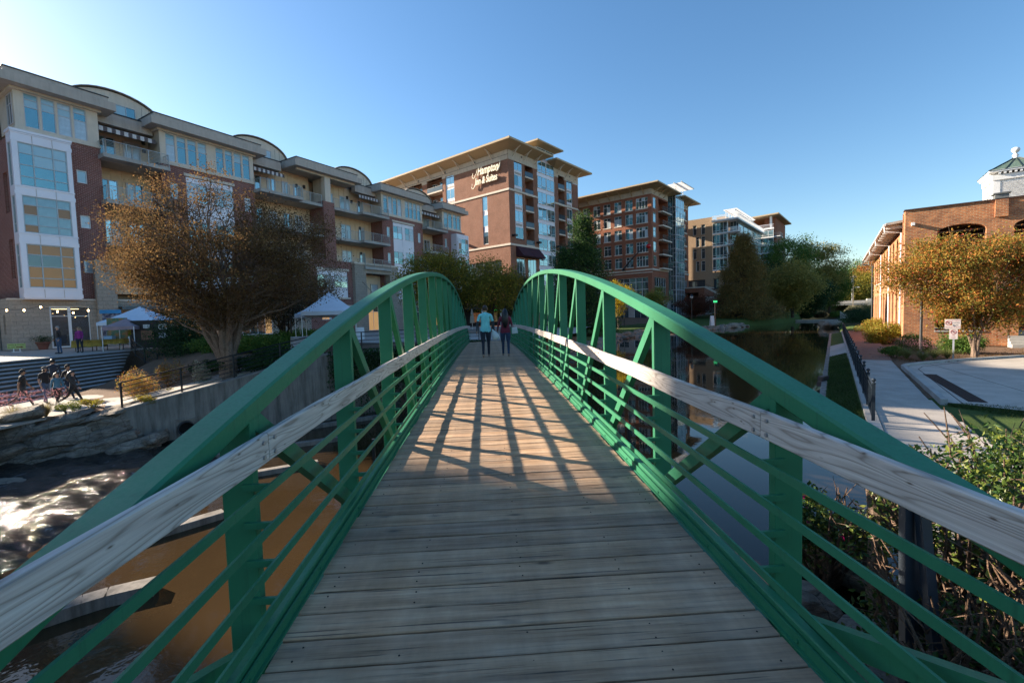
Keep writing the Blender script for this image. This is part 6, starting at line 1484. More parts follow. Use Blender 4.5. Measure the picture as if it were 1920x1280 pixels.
# ---- trees by the left bank
tree('crape_myrtle', gp(430, 715, -2.65) + Vector((0, 0, .0)), 'big multi stemmed crape myrtle with tan trunks and sparse bronze leaves', H=8.6, crown=(5.4, 5.0, 2.9), cz=5.35, stems=9, trunk_r=.38, fork=1.5, nl=95000, lsize=.082, lmat=LM_BROWN, seed=5, clumps=300, cr=.36, twigs=5, spread=.75)
tree('small_myrtle', gp(535, 650, -1.6), 'low dark bronze crape myrtle behind the street lamp on the plaza edge', H=5, crown=(3.3, 3.2, 1.8), cz=3.3, stems=6, trunk_r=.16, fork=.6, nl=16000, lsize=.11, lmat=LM_DKBR, bark=BARKD, seed=8, clumps=90, cr=.5, spread=.8)
shrub('evergreen_shrub', gp(352, 668, -2.0), 'large dark rounded evergreen shrub left of the big crape myrtle', (2.1, 1.9, 2.7), 15000, .11, LM_DKG, 3, lumps=22, cr=.36)
for k, (x, y, r, s, lab) in enumerate(((470, 662, 1.9, 11, 'spreading green juniper right of the big crape myrtle trunk'), (525, 656, 1.9, 12, 'spreading green juniper at the foot of the street lamp'), (420, 662, 1.5, 13, 'spreading green juniper directly behind the big crape myrtle trunk'), (575, 648, 1.5, 14, 'spreading green juniper beside the white clothed table'))):
    shrub('juniper', gp(x, y, -1.75), lab, (r * 1.25, r, .95), 8000, .13, LM_GREEN, s, 'spreading green shrubs on the bank', lumps=18, cr=.34)
for k, (x, y, z, r, lab) in enumerate(((405, 698, -2.4, 1.0, 'dark ivy mound left of the big trunk behind the ramp railing'), (465, 694, -2.2, 1.2, 'dark ivy mound right of the big trunk behind the ramp railing'), (520, 680, -1.95, 1.3, 'dark ivy mound below the junipers near the upper railing'))):
    shrub('ivy_mound', gp(x, y, z), lab, (r * 1.3, r, .55), 4500, .1, LM_DKG, 40 + k, 'dark ivy mounds behind the ramp railing', lumps=12)
shrub('nandina', gp(262, 748, -3.2), 'orange pink leafed shrub at the lower end of the ramp railing', (.95, .8, 1.25), 5200, .055, LM_NAND, 21, 'orange pink shrubs by the ramp', lumps=16, cr=.3)
shrub('nandina', gp(322, 728, -3.0), 'smaller orange pink leafed shrub behind the second bay of the ramp railing', (.7, .6, 1.35), 2600, .055, LM_NAND, 22, 'orange pink shrubs by the ramp', lumps=9, cr=.26)
shrub('variegated_shrub', gp(382, 722, -2.75), 'small upright silvery leafed shrub beside the big trunk', (.45, .4, 1.05), 2200, .06, LM_SILV, 23, lumps=9, cr=.3)
for k, (x, y, lab) in enumerate(((172, 768, 'low yellow flowering plant on the lower walk edge above the boulders'), (270, 762, 'yellow green ground plant at the first post of the ramp railing'), (330, 745, 'yellow green ground plant at the second post of the ramp railing'), (130, 775, 'low green plant left of the yellow flowers above the boulders'))):
    shrub('ground_plant', gp(x, y, -3.2), lab, (.6, .4, .28), 1200, .05, LM_GOLD if k != 3 else LM_LIME, 24 + k, 'low plants along the stream bank', lumps=8)
for k, (x, y, s, lab) in enumerate(((25, 790, 1.15, 'tan ornamental grass clump at the left edge above the boulders'), (86, 782, 1.15, 'tan ornamental grass clump with pink plumes in front of the walkers'), (-20, 800, 1.0, 'tan ornamental grass clump partly cut by the left edge'))):
    grass_tuft(gp(x, y, -3.3), lab, .62 * s, .42 * s, 420, GR_TAN, PINK, 30 + k, 'pink muhly grasses above the boulder wall')
# hanging growth on the wall towards the bridge end
g = np.random.default_rng(4); n = 16000; t = g.uniform(0, 1, n); dd_ = (p2 - p1); nrm_ = Vector((dd_.y, -dd_.x, 0)).normalized()
Q = np.stack([p1.x + dd_.x * t + nrm_.x * g.uniform(.0, .55, n), p1.y + dd_.y * t + nrm_.y * g.uniform(0, .55, n), -1.45 - np.abs(g.normal(size=n)) * 1.5], 1)
iv = leaf_mesh('ivy', Q - np.array([p1.x, p1.y, -1.6]), .12, LM_DKG, droop=.5); o = link('ivy_curtain', iv, None, (p1.x, p1.y, -1.6)); tag(o, 'dark ivy hanging over the wall left of the far bridge end', 'ivy', kind='stuff')
# ---- behind the far end of the bridge
gE = 'autumn trees at the far end of the bridge'
for k, (x, y, D, H, cr_, m_, lab) in enumerate(((812, 560, 46, 8.3, (3.7, 3.4, 3.0), LM_YG, 'yellow green autumn tree left of the bridge axis'), (868, 560, 50, 7.8, (3.4, 3.2, 2.8), LM_YG, 'yellow green autumn tree straight beyond the bridge'), (925, 560, 47, 7.2, (3.2, 3.0, 2.7), LM_YG, 'yellow green autumn tree right of the man walking'), (962, 566, 56, 7.0, (3.0, 3.0, 2.6), LM_DKBR, 'dark bare looking tree at the right side of the far bridge end'))):
    d = gp(x, 640, -1.6); az = math.atan2(d.x, d.y); tree('autumn_tree', (math.tan(az) * D, D, -1.6), lab, H=H, crown=cr_, cz=H - cr_[2], stems=5, trunk_r=.16, fork=1.6, nl=15000, lsize=.19, lmat=m_, bark=BARKD, seed=50 + k, clumps=80, cr=.6, group=gE, gap=.5)
tree('evergreen_tree', (9.4, 58, -2.7), 'tall dark green evergreen with feathery tips in front of the brick office', H=14.5, crown=(3.6, 3.4, 7.2), cz=7.4, trunk_r=.3, fork=.8, nl=42000, lsize=.20, lmat=LM_DKG, bark=BARKD, seed=61, clumps=260, cr=.62, shape='cone', lsub=(LM_GREEN, .22))
tree('evergreen_tree', (6.8, 57, -2.7), 'shorter dark evergreen at the left side of the tall one', H=10.5, crown=(2.3, 2.3, 5.2), cz=5.6, trunk_r=.2, fork=.8, nl=16000, lsize=.20, lmat=LM_DKG, bark=BARKD, seed=62, clumps=110, cr=.5, shape='cone', lsub=(LM_GREEN, .15))
tree('yellow_tree', (18.3, 78, -2.5), 'small bright yellow ginkgo like tree in front of the office windows', H=7.4, crown=(2.6, 2.4, 2.6), cz=5.0, stems=5, trunk_r=.12, fork=1.0, nl=6500, lsize=.22, lmat=LM_YEL, seed=63, clumps=40, cr=.45, spread=.9)
tree('lime_tree', (26.2, 84, -2.4), 'small pale lime green tree beside the grey stone base', H=6.6, crown=(2.2, 2.2, 2.4), cz=4.2, stems=4, trunk_r=.1, fork=1.2, nl=9000, lsize=.2, lmat=LM_LIME, seed=64, clumps=50, cr=.5)
tree('bare_tree', (12.4, 66, -2.7), 'small dark twiggy tree by the lamp on the lake promenade', H=5.0, crown=(2.0, 2.0, 1.5), cz=3.4, stems=5, trunk_r=.1, fork=.7, nl=3000, lsize=.14, lmat=LM_DKBR, bark=BARKD, seed=65, clumps=50, cr=.4)
tree('maple', (41.5, 103, -2.2), 'dark red spreading small maple beneath the brick terrace', H=5.5, crown=(4.6, 3.6, 1.9), cz=3.4, stems=5, trunk_r=.15, fork=.8, nl=12000, lsize=.22, lmat=leaf_mat('maroon_leaf', [(.07, .022, .014), (.12, .035, .02), (.06, .04, .018)], .3), bark=BARKD, seed=66, clumps=70, cr=.6)
tree('cypress_tree', (52.5, 103, -2.6), 'tall rusty brown bald cypress with a pointed crown on the far shore', H=19.5, crown=(7.2, 6.8, 9.4), cz=9.4, trunk_r=.45, fork=1.0, nl=62000, lsize=.30, lmat=LM_CYP, bark=BARKD, seed=67, clumps=420, cr=.8, shape='cone', gap=.75)
for k, (x, D, H, cr_, m_, lab) in enumerate(((1487, 112, 12.5, (5.4, 5.0, 5.2), LM_OLV, 'round olive brown tree right of the bald cypress'), (1478, 138, 22.5, (8.0, 7, 8.2), LM_GREEN, 'tall green tree rising behind the olive brown tree'), (1530, 146, 22.5, (8.5, 8, 9.0), LM_OLV, 'tall yellow green tree with sunlit right side near the road bridge'), (1445, 134, 14, (6, 6, 6), LM_DKG, 'dark green tree low behind the bald cypress'), (1556, 160, 15, (6, 6, 6.4), LM_GREEN, 'dark green tree overhanging the lake near the road bridge'), (1515, 128, 9.5, (5, 5, 4.2), LM_DKG, 'low dark tree at the water edge below the tall trees'))):
    az = math.atan2(x - 960, FPX); tree('shore_tree', (math.tan(az) * D, D, -2.2), lab, H=H, crown=cr_, cz=H - cr_[2], stems=5, trunk_r=.35, fork=2.2, nl=26000, lsize=.42, lmat=m_, bark=BARKD, seed=70 + k, clumps=150, cr=1.15, group='tall trees along the far shore', gap=.6, twigs=1, inner=.5)
for k in range(9):
    x = 1350 + k * 27; D = 104 + k * 4.0; az = math.atan2(x - 960, FPX); shrub('shore_shrub', (math.tan(az) * D, D, -3.1), ['dark low shrub', 'dark purple low shrub', 'green low shrub'][k % 3] + ' number %d from the lawn along the far shore' % (k + 1) if False else '%s on the far shore %s' % (('dark low shrub', 'maroon low shrub', 'green low shrub')[k % 3], ('beside the white sandwich board', 'left of the cypress trunk', 'under the cypress left side', 'under the cypress right side', 'between cypress and olive tree', 'under the olive tree', 'right of the olive tree trunk', 'below the tall green tree', 'nearest the road bridge')[k]), (2.6, 2.0, 1.5), 4200, .24, (LM_DKG, LM_DKBR, LM_GREEN)[k % 3], 90 + k, 'low shrubs along the far shore', lumps=12)
# distant wooded hill, mixed colours, beyond the road bridge
gH = 'distant trees beyond the road bridge'
hl = [(1572, 245, 17, LM_OLV, 'tan tree at the left of the distant row'), (1590, 230, 13, LM_YG, 'golden green tree left in the distant row'), (1606, 235, 16, LM_YG, 'broad golden tree in the middle of the distant row'), (1622, 240, 19, LM_YG, 'yellow green tree right of the utility pole'), (1634, 250, 27, leaf_mat('rust_leaf', [(.30, .11, .03), (.36, .16, .04)], .35), 'rust orange treetop against the mill corner'), (1600, 300, 27, LM_GREEN, 'green treetop rising behind the golden row'), (1580, 330, 25, LM_GREEN, 'hazy green treetop at the left on the hill'), (1640, 262, 16, LM_OLV, 'olive tree touching the mill corner'), (1615, 320, 31, LM_GREEN, 'highest green treetop on the hill'), (1560, 300, 22, LM_OLV, 'olive treetop partly behind the tall shore trees')]
for k, (x, D, H, m_, lab) in enumerate(hl):
    az = math.atan2(x - 960, FPX); tree('distant_tree', (math.tan(az) * D, D, -1.5), lab, H=H, crown=(8.5, 8, H * .42), cz=H * .58, stems=4, trunk_r=.3, fork=2, nl=9000, lsize=.75, lmat=m_, bark=BARKD, seed=110 + k, clumps=90, cr=1.7, group=gH, twigs=0, inner=.5)
# ---- right bank
tree('mill_myrtle', gp(1828, 667, -2.9), 'smooth barked crape myrtle with red gold leaves in front of the brick mill', H=6.4, crown=(4.0, 3.4, 2.25), cz=4.15, stems=5, trunk_r=.16, fork=.5, nl=60000, lsize=.12, lmat=LM_MILL, seed=31, clumps=95, cr=.44, spread=.85, gap=.55, inner=.45, lsub=(LM_RED, .07))
tree('mill_myrtle', gp(1905, 650, -2.9) + Vector((1.2, 1.6, 0)), 'second red gold crape myrtle at the right edge before the mill steps', H=6.0, crown=(3.0, 3.0, 2.2), cz=4.3, stems=4, trunk_r=.12, fork=.5, nl=15000, lsize=.115, lmat=LM_MILL, seed=32, clumps=80, cr=.46, spread=.8)
for k, (x, y, dx, r, h, m_, n_, lab) in enumerate(((1800, 660, 0, 1.15, 1.25, LM_GREEN, 7000, 'bright green laurel bush behind the no parking sign'), (1705, 655, 0, 1.1, .95, LM_GREEN, 6000, 'bright green bush at the foot of the mill corner'), (1668, 643, 0, 1.5, 1.55, LM_GOLD, 9000, 'gold and orange shrub beside the brick path'), (1648, 622, 0, 2.0, 1.9, LM_GOLD, 8000, 'second gold shrub farther along the brick path'), (1614, 607, 0, 2.8, 3.8, LM_DKG, 11000, 'large dark shrub where the path meets the fence end'), (1630, 590, 0, 3.2, 5.0, LM_OLV, 9000, 'tall olive and pink shrub against the mill wall'), (1597, 590, 0, 2.6, 4.0, LM_DKG, 7000, 'dark shrub in front of the road bridge'), (1676, 668, 0, .7, .5, LM_GREEN, 2500, 'low dark green shrub at the path edge below the gold shrubs'))):
    shrub('mill_shrub', gp(x, y, -2.9), lab, (r, r, h * .75), n_, .09 if r < 1.3 else .14, m_, 130 + k, 'shrubs along the mill', lumps=18, cr=.34)
for k, (x, y, s, p, lab) in enumerate(((1700, 672, 1.2, PINK, 'wide muhly grass with pink haze near the lamp post'), (1730, 676, 1.1, PINK, 'muhly grass with pink haze right at the lamp foot'), (1752, 672, 1.0, None, 'pale green grass clump left of the sign pole'), (1776, 672, 1.0, None, 'pale green grass clump touching the sign pole'))):
    grass_tuft(gp(x, y, -2.9), lab, .62 * s, .5 * s, 420, GR_GREEN, p, 160 + k, 'ornamental grasses along the kerb')
# azaleas beside the near end of the bridge
azp = [(4.3, 4.3, -2.75, 1.0, 1.35, 'large leggy azalea with bare twisted branches right below the handrail'), (5.9, 5.2, -2.75, 1.15, 1.45, 'azalea with sunlit olive leaves beside the path corner'), (3.9, 5.6, -3.2, .65, .85, 'azalea hanging over the lake edge with a few magenta flowers'), (6.6, 3.6, -2.7, 1.2, 1.2, 'azalea filling the lower right corner of the view'), (5.2, 2.5, -2.7, 1.1, 1.0, 'azalea near the bearing of the bridge at the lower right'), (3.55, 3.5, -3.2, .75, 1.2, 'bare twiggy azalea beside the dark steel legs'), (4.3, 3.0, -3.0, .9, 1.25, 'bare twiggy azalea below the second green rail at the lower right')]
for k, (x, y, z, r, h, lab) in enumerate(azp):
    rt = shrub('azalea', (x, y, z), lab, (r, r, h * .8), (3300, 6500, 3200, 5200, 2600, 1300, 1900)[k], .062, LM_GLOSS, 200 + k, 'azaleas at the near bridge end', lumps=26, cr=.26, stemsn=4, flowers=(MAG, 26) if k == 2 else None)
    m = MB(); rr = random.Random(k)
    for i in range((60, 36, 34, 40, 50, 80, 90)[k]):
        th = rr.uniform(0, 6.3); e = Vector((math.cos(th) * r * rr.uniform(.4, 1), math.sin(th) * r * rr.uniform(.4, 1), h * rr.uniform(.45, 1))); P = bspline((math.cos(th) * .12, math.sin(th) * .12, -.3), e, (rr.uniform(-.25, .25), rr.uniform(-.25, .25), rr.uniform(-.1, .3)), 7, .05, rr); m.tube(P, list(np.linspace(.026, .006, 7)), 5, False)
        for q in range(3): a = P[3 + q]; m.tube([a, a + Vector((rr.uniform(-.3, .3), rr.uniform(-.3, .3), rr.uniform(-.1, .3)))], [.007, .003], 3, False)
    m.build('branches', stone_mat('pinkish_twig_bark', (.13, .085, .06), (.27, .18, .13), 8) if 'pinkish_twig_bark' not in bpy.data.materials else bpy.data.materials['pinkish_twig_bark'], rt)
m = MB(); m.tube([(0, 0, -.4), (.03, .02, .5), (-.03, .05, 1.2), (.05, .0, 1.35)], [.10, .085, .075, .05], 9); tag(m.build('old_trunk', BARK, None, loc=(4.05, 5.0, -3.0)), 'short pale trunk standing among the azaleas', 'trunk')
# fallen leaves on the mulch and lawn: too many to count
g = np.random.default_rng(9); n = 2600; Q = []
for _ in range(n):
    x_ = g.uniform(20, 34); y_ = 22.75 + (x_ - 22) * .22 + abs(g.normal()) * 1.6 - .25; Q.append((x_, y_, ZR + (.0 if y_ > 22.8 + (x_ - 22) * .2 else -.012) + g.uniform(0, .02)))
tag(link('fallen_leaves', leaf_mesh('fallen_leaves', np.array(Q), .055, LM_BROWN)), 'brown fallen leaves scattered over the mulch bed by the mill', 'leaves', kind='stuff')
# grass blades on the strip between fence and lake
n = 42000; o_ = g.uniform(-.2, .66, n); s_ = g.uniform(14.5, 36, n) ** 1.0
V0 = np.stack([wn.x * o_ + WD.x * s_, wn.y * o_ + WD.y * s_, np.full(n, -3.0)], 1); V0[:, 2] = -3.30 + (o_ + .28) * .31
tag(link('grass_blades', leaf_mesh('grass_blades', V0, .06, leaf_mat('lawn_blade', [(.03, .065, .015), (.055, .10, .022), (.10, .12, .035)], .3), 5, droop=-1.2)), 'short lawn grass between the path fence and the lake', 'grass', kind='stuff')

n = 16000; g = np.random.default_rng(77); t_ = g.uniform(0, 1, n); u_ = g.uniform(0, 1, n)
V1 = np.stack([12.9 + t_ * 6 * u_ + g.uniform(-.3, .3, n), 13.1 - t_ * (1.6 + 2.4 * u_), np.full(n, -2.97)], 1)
tag(link('grass_blades', leaf_mesh('grass_blades', V1, .07, bpy.data.materials['lawn_blade'], 5, droop=-1.2)), 'mown grass wedge between the path and the driveway', 'grass', kind='stuff')

# ================================================================== people
SKIN = paint('light_skin', (.46, .26, .18), .55, 0, .05); SKIN2 = paint('tan_skin', (.30, .16, .10), .55, 0, .05)
HAIRB = paint('black_hair', (.008, .007, .008), .45); HAIRD = paint('dark_brown_hair', (.03, .018, .012), .5); HAIRG = paint('grey_hair', (.30, .29, .28), .6); HAIRL = paint('blonde_hair', (.32, .22, .12), .55)
def cloth(name, col, fold=.35):
    if name in bpy.data.materials: return bpy.data.materials[name]
    m, nt, bs = new_mat(name); v = coords(nt, scale=(1, 1, .6)); n = noise(nt, v, 7, 4); c = ramp(nt, n, [(.3, [x * .72 for x in col]), (.7, [min(1, x * 1.18) for x in col])])
    nt.links.new(c, bs.inputs['Base Color']); bs.inputs['Roughness'].default_value = .85; bs.inputs['Sheen Weight'].default_value = .15; bump(nt, bs, n, fold, .05); return m
def person(loc, rz, label, top, legs, shoe, skin=None, hair=None, H=1.75, stride=20, phase=1, arms=((8, 15), (-12, 15)), lower=None, sleeve='long', longhair=0, hat=None, beard=False, girth=1.0, turn=0, lean=0, group=None, fem=False, out=8, headyaw=0, untuck=False, jacket=None, name='person'):
    """skinned figure: angles in degrees; arms = (shoulder swing, elbow bend) for left, right"""
    skin = skin or SKIN; k = H / 1.75; V = []; E_ = []; Rr = []; zone = []
    def v(p, r, par, z):
        V.append(Vector(p)); Rr.append(r if isinstance(r, tuple) else (r, r)); zone.append(z)
        if par is not None: E_.append((par, len(V) - 1))
        return len(V) - 1
    g_ = girth; ln = math.tan(R(lean))
    hipw = .092 if not fem else .10; shw = .185 if not fem else .16
    pel = v((0, 0, .96), (.135 * g_ if fem else .13 * g_, .105 * g_), None, 'legs'); w_ = v((0, .01 + ln * .15, 1.10), (.12 * g_, .10 * g_), pel, 'top'); che = v((0, ln * .33, 1.28), ((.15 if not fem else .13) * g_, .115 * g_), w_, 'top'); nb = v((0, -.01 + ln * .5, 1.42), (.12 * g_ if not fem else .10, .085), che, 'top')
    nk = v((0, .01 + ln * .58, 1.50), .052, nb, 'skin'); hd0 = v((0, .015 + ln * .66, 1.565), (.062, .072), nk, 'skin'); hd = v((0, .02 + ln * .74, 1.635), (.075, .090), hd0, 'skin'); ht = v((0, .01 + ln * .8, 1.705), (.055, .068), hd, 'skin')
    sl = {'long': ('top', 'top'), 'short': ('top', 'skin')}[sleeve] if sleeve in ('long', 'short') else ('top', 'under')
    for s, (sw, eb) in ((-1, arms[0]), (1, arms[1])):
        sh = v((s * shw, ln * .48, 1.405), .062 * (g_ ** .5), nb, 'top'); a = R(sw); o_ = R(out); du = Vector((s * math.sin(o_), math.sin(a), -math.cos(a) * math.cos(o_))).normalized()
        mid = V[sh] + du * .17; mi_ = v(mid, .050, sh, sl[0]); el = v(V[sh] + du * .29, .040, mi_, sl[1] if sleeve != 'long' else 'top'); b = R(sw + eb); df = Vector((s * math.sin(o_) * .3, math.sin(b), -math.cos(b))).normalized()
        fm = v(V[el] + df * .13, .036, el, sl[1]); wr = v(V[el] + df * .245, .026, fm, sl[1]); pa = v(V[wr] + df * .055, (.022, .034), wr, 'skin'); kn_ = v(V[pa] + df * .045, (.016, .036), pa, 'skin')
        perp = Vector((0, df.z, -df.y)).normalized() * -1
        for q in range(4):
            f0 = v(V[kn_] + perp * (.024 - .016 * q) + df * .012, .0085, kn_, 'skin'); v(V[f0] + df * (.05, .058, .055, .042)[q] + Vector((-s * .012, 0, 0)), .0075, f0, 'skin')
        t0 = v(V[pa] + perp * .036 + df * .01, .010, pa, 'skin'); v(V[t0] + perp * .012 + df * .04 - Vector((s * .01, 0, 0)), .009, t0, 'skin')
    for s in (-1, 1):
        sw = R(stride * phase * s); hp = v((s * hipw, 0, .90), .098 * g_ if not fem else .10 * g_, pel, 'legs'); d = Vector((0, math.sin(sw), -math.cos(sw))); th = v(V[hp] + d * .2, .082 * g_, hp, 'legs'); kn = v(V[hp] + d * .42, .056, th, 'legs')
        kb = sw - R(max(4, stride * 1.1 if sw < 0 else 3)); d2 = Vector((0, math.sin(kb), -math.cos(kb))); cf_ = v(V[kn] + d2 * .16, .054, kn, 'legs'); an = v(V[kn] + d2 * .39, .042, cf_, 'legs')
        fa = kb * .6; he = v(V[an] + Vector((0, -.025, -.045)), .040, an, 'shoe'); d3 = Vector((0, math.cos(fa), math.sin(fa))); ba = v(V[he] + d3 * .13 + Vector((0, 0, -.008)), (.040, .032), he, 'shoe'); v(V[ba] + d3 * .08, (.034, .024), ba, 'shoe')
    zmin = min(p.z for p, z in zip(V, zone) if z == 'shoe') - .035
    me = bpy.data.meshes.new('tmp'); me.from_pydata([tuple((p.x * k, p.y * k, (p.z - zmin) * k)) for p in V], E_, []); o = bpy.data.objects.new('tmp', me); C.objects.link(o)
    o.modifiers.new('skin', 'SKIN'); 
    sv = me.skin_vertices[0].data
    for i, r in enumerate(Rr): sv[i].radius = (r[0] * k, r[1] * k)
    sv[0].use_root = True; su = o.modifiers.new('sub', 'SUBSURF'); su.levels = 2; su.render_levels = 2
    dg = bpy.context.evaluated_depsgraph_get(); dg.update(); body = bpy.data.meshes.new_from_object(o.evaluated_get(dg)); bpy.data.objects.remove(o)
    names = ['skin', 'top', 'legs', 'shoe', 'under']; mats = [skin, top, legs, shoe, lower or top]; body.materials.clear()
    for mt in mats: body.materials.append(mt)
    J = np.array([[p.x * k, p.y * k, (p.z - zmin) * k] for p in V]); A = J[[e[0] for e in E_]]; B = J[[e[1] for e in E_]]; zc = [zone[e[1]] for e in E_]; RA = np.array([(sum(Rr[e[0]]) + sum(Rr[e[1]])) / 4 * k for e in E_])
    for p in body.polygons:
        c = np.array(p.center); ab = B - A; t = np.clip(((c - A) * ab).sum(1) / (ab * ab).sum(1), 0, 1); dd = np.linalg.norm(A + t[:, None] * ab - c, axis=1) - RA; i = dd.argmin(); z = zc[i]
        if z == 'legs' and c[2] > ((1.0 if not untuck else .86) - zmin) * k and abs(c[0]) < .2 * k: z = 'top'
        if z == 'top' and c[2] < ((.93 if not untuck else .80) - zmin) * k and abs(c[0]) < .16 * k: z = 'legs'
        p.material_index = names.index(z); p.use_smooth = True
    root = empty(name, loc, rz, label, 'person', group); link('body', body, root)
    hc = Vector((0, .015 + ln * .74, 1.64 - zmin)) * k; yaw = R(headyaw)
    hr = hair or HAIRD
    m = MB()
    def shell(cz, rx, ry, rz_, front, low, off=(0, 0, 0), n=14, rows=9, mt=None, nm='hair'):
        q = MB(); vs_ = []; 
        for i in range(rows + 1):
            ph = math.pi * .5 * (1 - i / rows * low)
            for j in range(n):
                th = 2 * math.pi * j / n; yy = math.sin(th); zz = math.sin(ph); cut = zz
                if yy > .2 and zz < front: zz = front + (zz - front) * .08
                cc = math.cos(math.asin(max(-1, min(1, zz)))); vs_.append((off[0] + rx * cc * math.cos(th), off[1] + ry * cc * math.sin(th), off[2] + rz_ * zz))
        fs = [(i * n + j, (i + 1) * n + j, (i + 1) * n + (j + 1) % n, i * n + (j + 1) % n) for i in range(rows) for j in range(n)]
        q.add(vs_, fs); return q.build(nm, mt or hr, root, True, loc=hc, rot=(0, 0, yaw))
    shell(0, .087 * k, .103 * k, .100 * k, .30, 1.55, (0, -.006, .012))
    if longhair:
        q = MB(); q.tube([hc + Vector((0, -.05, .05)) * k, hc + Vector((0, -.085, -.05)) * k, hc + Vector((0, -.12, -.17)) * k, hc + Vector((0, -.13, -.17 - longhair * .5)) * k, hc + Vector((0, -.12, -.17 - longhair)) * k], [.08 * k, .105 * k, .125 * k, .12 * k, .05 * k], 12); q.build('long_hair', hr, root, True)
    if hat: shell(0, .096 * k, .112 * k, .115 * k, .32, 1.15, (0, -.004, .016), mt=hat, nm='cap')
    if beard: q = MB(); q.lathe((0, .055 * k, -.075 * k), [(.03, -.03), (.055, 0), (.06, .03), (.03, .05)], 10); q.build('beard', hr, root, True, loc=hc, rot=(0, 0, yaw))
    # face: eyes, nose, mouth, ears
    q = MB()
    for s in (-1, 1): q.lathe((s * .030 * k, .100 * k, .004 * k), [(.008 * k, -.006), (.010 * k, 0), (.008 * k, .006)], 6)
    q.build('eyes', HAIRB, root, loc=hc, rot=(0, 0, yaw)); q = MB(); q.hexa([Vector(p) * k for p in ((-.014, .088, -.04), (.014, .088, -.04), (.010, .122, -.036), (-.010, .122, -.036), (-.006, .09, .012), (.006, .09, .012), (.004, .100, .010), (-.004, .100, .010))]); q.build('nose', skin, root, loc=hc, rot=(0, 0, yaw))
    q = MB(); q.box(-.022 * k, .022 * k, .088 * k, .098 * k, -.066 * k, -.058 * k); q.build('mouth', paint('lip', (.28, .09, .07), .5) if 'lip' not in bpy.data.materials else bpy.data.materials['lip'], root, loc=hc, rot=(0, 0, yaw))
    for s in (-1, 1): q = MB(); q.lathe((s * .082 * k, .0, -.025 * k), [(.006 * k, -.025 * k), (.014 * k, 0), (.012 * k, .025 * k)], 6); q.build('ear', skin, root, loc=hc, rot=(0, 0, yaw))
    if jacket:
        pass
    root['hand_l'] = 0
    del root['hand_l']
    return root, V, zmin, k
JEANS = cloth('blue_denim', (.045, .085, .16)); DJEANS = cloth('dark_denim', (.012, .018, .035)); BLK = cloth('black_cotton', (.012, .012, .014)); TEAL = cloth('pale_turquoise_shirt', (.20, .62, .66)); MAROON = cloth('burgundy_knit', (.16, .014, .035)); NAVY = cloth('navy_cloth', (.02, .026, .045)); PURP = cloth('magenta_jacket', (.26, .02, .20)); DENJ = cloth('light_denim_jacket', (.06, .16, .24)); CHAR = cloth('charcoal_shirt', (.03, .03, .034)); GRSL = cloth('dark_slate_sleeve', (.035, .045, .06))
TANSH = paint('tan_shoe', (.30, .22, .17), .7); WSH = paint('white_shoe', (.5, .5, .5), .7); BSH = paint('black_shoe', (.01, .01, .01), .5)
# the couple walking away on the bridge
deckz = lambda s: dz(s) - 1.62
def on_deck(x, y):
    z = -1.45
    for _ in range(6): p = gp(x, y, z); s = p.y * .998 - p.x * .0558; z = deckz(s)
    return Vector((p.x, p.y, z))
pm = on_deck(912, 670); pw = on_deck(949, 668)
person(pm, R(3), 'man walking away on the footbridge in a pale turquoise short sleeved shirt and dark jeans', TEAL, DJEANS, TANSH, hair=HAIRD, H=1.80, stride=9, phase=1, arms=((-10, 25), (6, 10)), lower=GRSL, sleeve='under', group='couple walking on the bridge', out=17, untuck=True, girth=1.22)
person(pw, R(0), 'woman walking away in a burgundy sweater and jeans with very long black hair', MAROON, JEANS if False else cloth('mid_blue_denim', (.022, .045, .10)), TANSH, hair=HAIRB, H=1.67, stride=7, phase=-1, arms=((-8, 55), (4, 35)), longhair=.42, group='couple walking on the bridge', fem=True, girth=1.3, out=20, untuck=True)
PLAST = paint('white_plastic_bag', (.62, .68, .68), .5, 0, .1, 12, .5)
m = MB(); m.lathe((0, 0, 0), [(.02, .30), (.035, .24), (.10, .14), (.13, .03), (.12, -.05), (.06, -.09)], 12); bg_ = m.build('carrier_bag', PLAST, None, True, loc=pm + Vector((.36, -.02, .70)), rot=(0, R(-24), 0)); bg_.scale = (1, .6, 1); tag(bg_, 'limp white plastic bag swinging from the man\'s right hand', 'bag')
m = MB(); m.hexa([(-.11, -.05, 0), (.11, -.05, 0), (.11, .05, 0), (-.11, .05, 0), (-.09, -.04, .22), (.09, -.04, .22), (.09, .04, .22), (-.09, .04, .22)]); hb = m.build('handbag', PLAST, None, loc=pw + Vector((.34, 0, .80)), rot=(0, R(-6), 0), bevel=.015); tag(hb, 'small white handbag at the woman\'s right hip', 'bag')
m = MB(); m.tube([(-.07, 0, .2), (-.03, 0, .36), (.05, 0, .36), (.07, 0, .2)], .006, 6); m.build('handle', PLAST, hb)
person(on_deck(931, 631), R(180), 'person in long black clothes coming towards the couple at the far end of the bridge', BLK, BLK, BSH, hair=HAIRB, H=1.70, stride=8, arms=((5, 20), (-5, 20)), longhair=.1, fem=True, girth=1.15)
# on the upper plaza
pz_ = -1.56
person(gp(112, 663, pz_), R(155), 'grey haired man in a black jacket and blue jeans standing before the shop door', BLK, JEANS, BSH, hair=HAIRG, H=1.76, stride=3, arms=((-6, 35), (-6, 35)), girth=1.12, out=22)
person(gp(151, 661, pz_), R(200), 'blonde woman in a magenta jacket and dark trousers standing by the yellow table', PURP, DJEANS, BSH, hair=HAIRL, H=1.66, stride=4, arms=((4, 30), (0, 20)), longhair=.05, fem=True, girth=1.1)
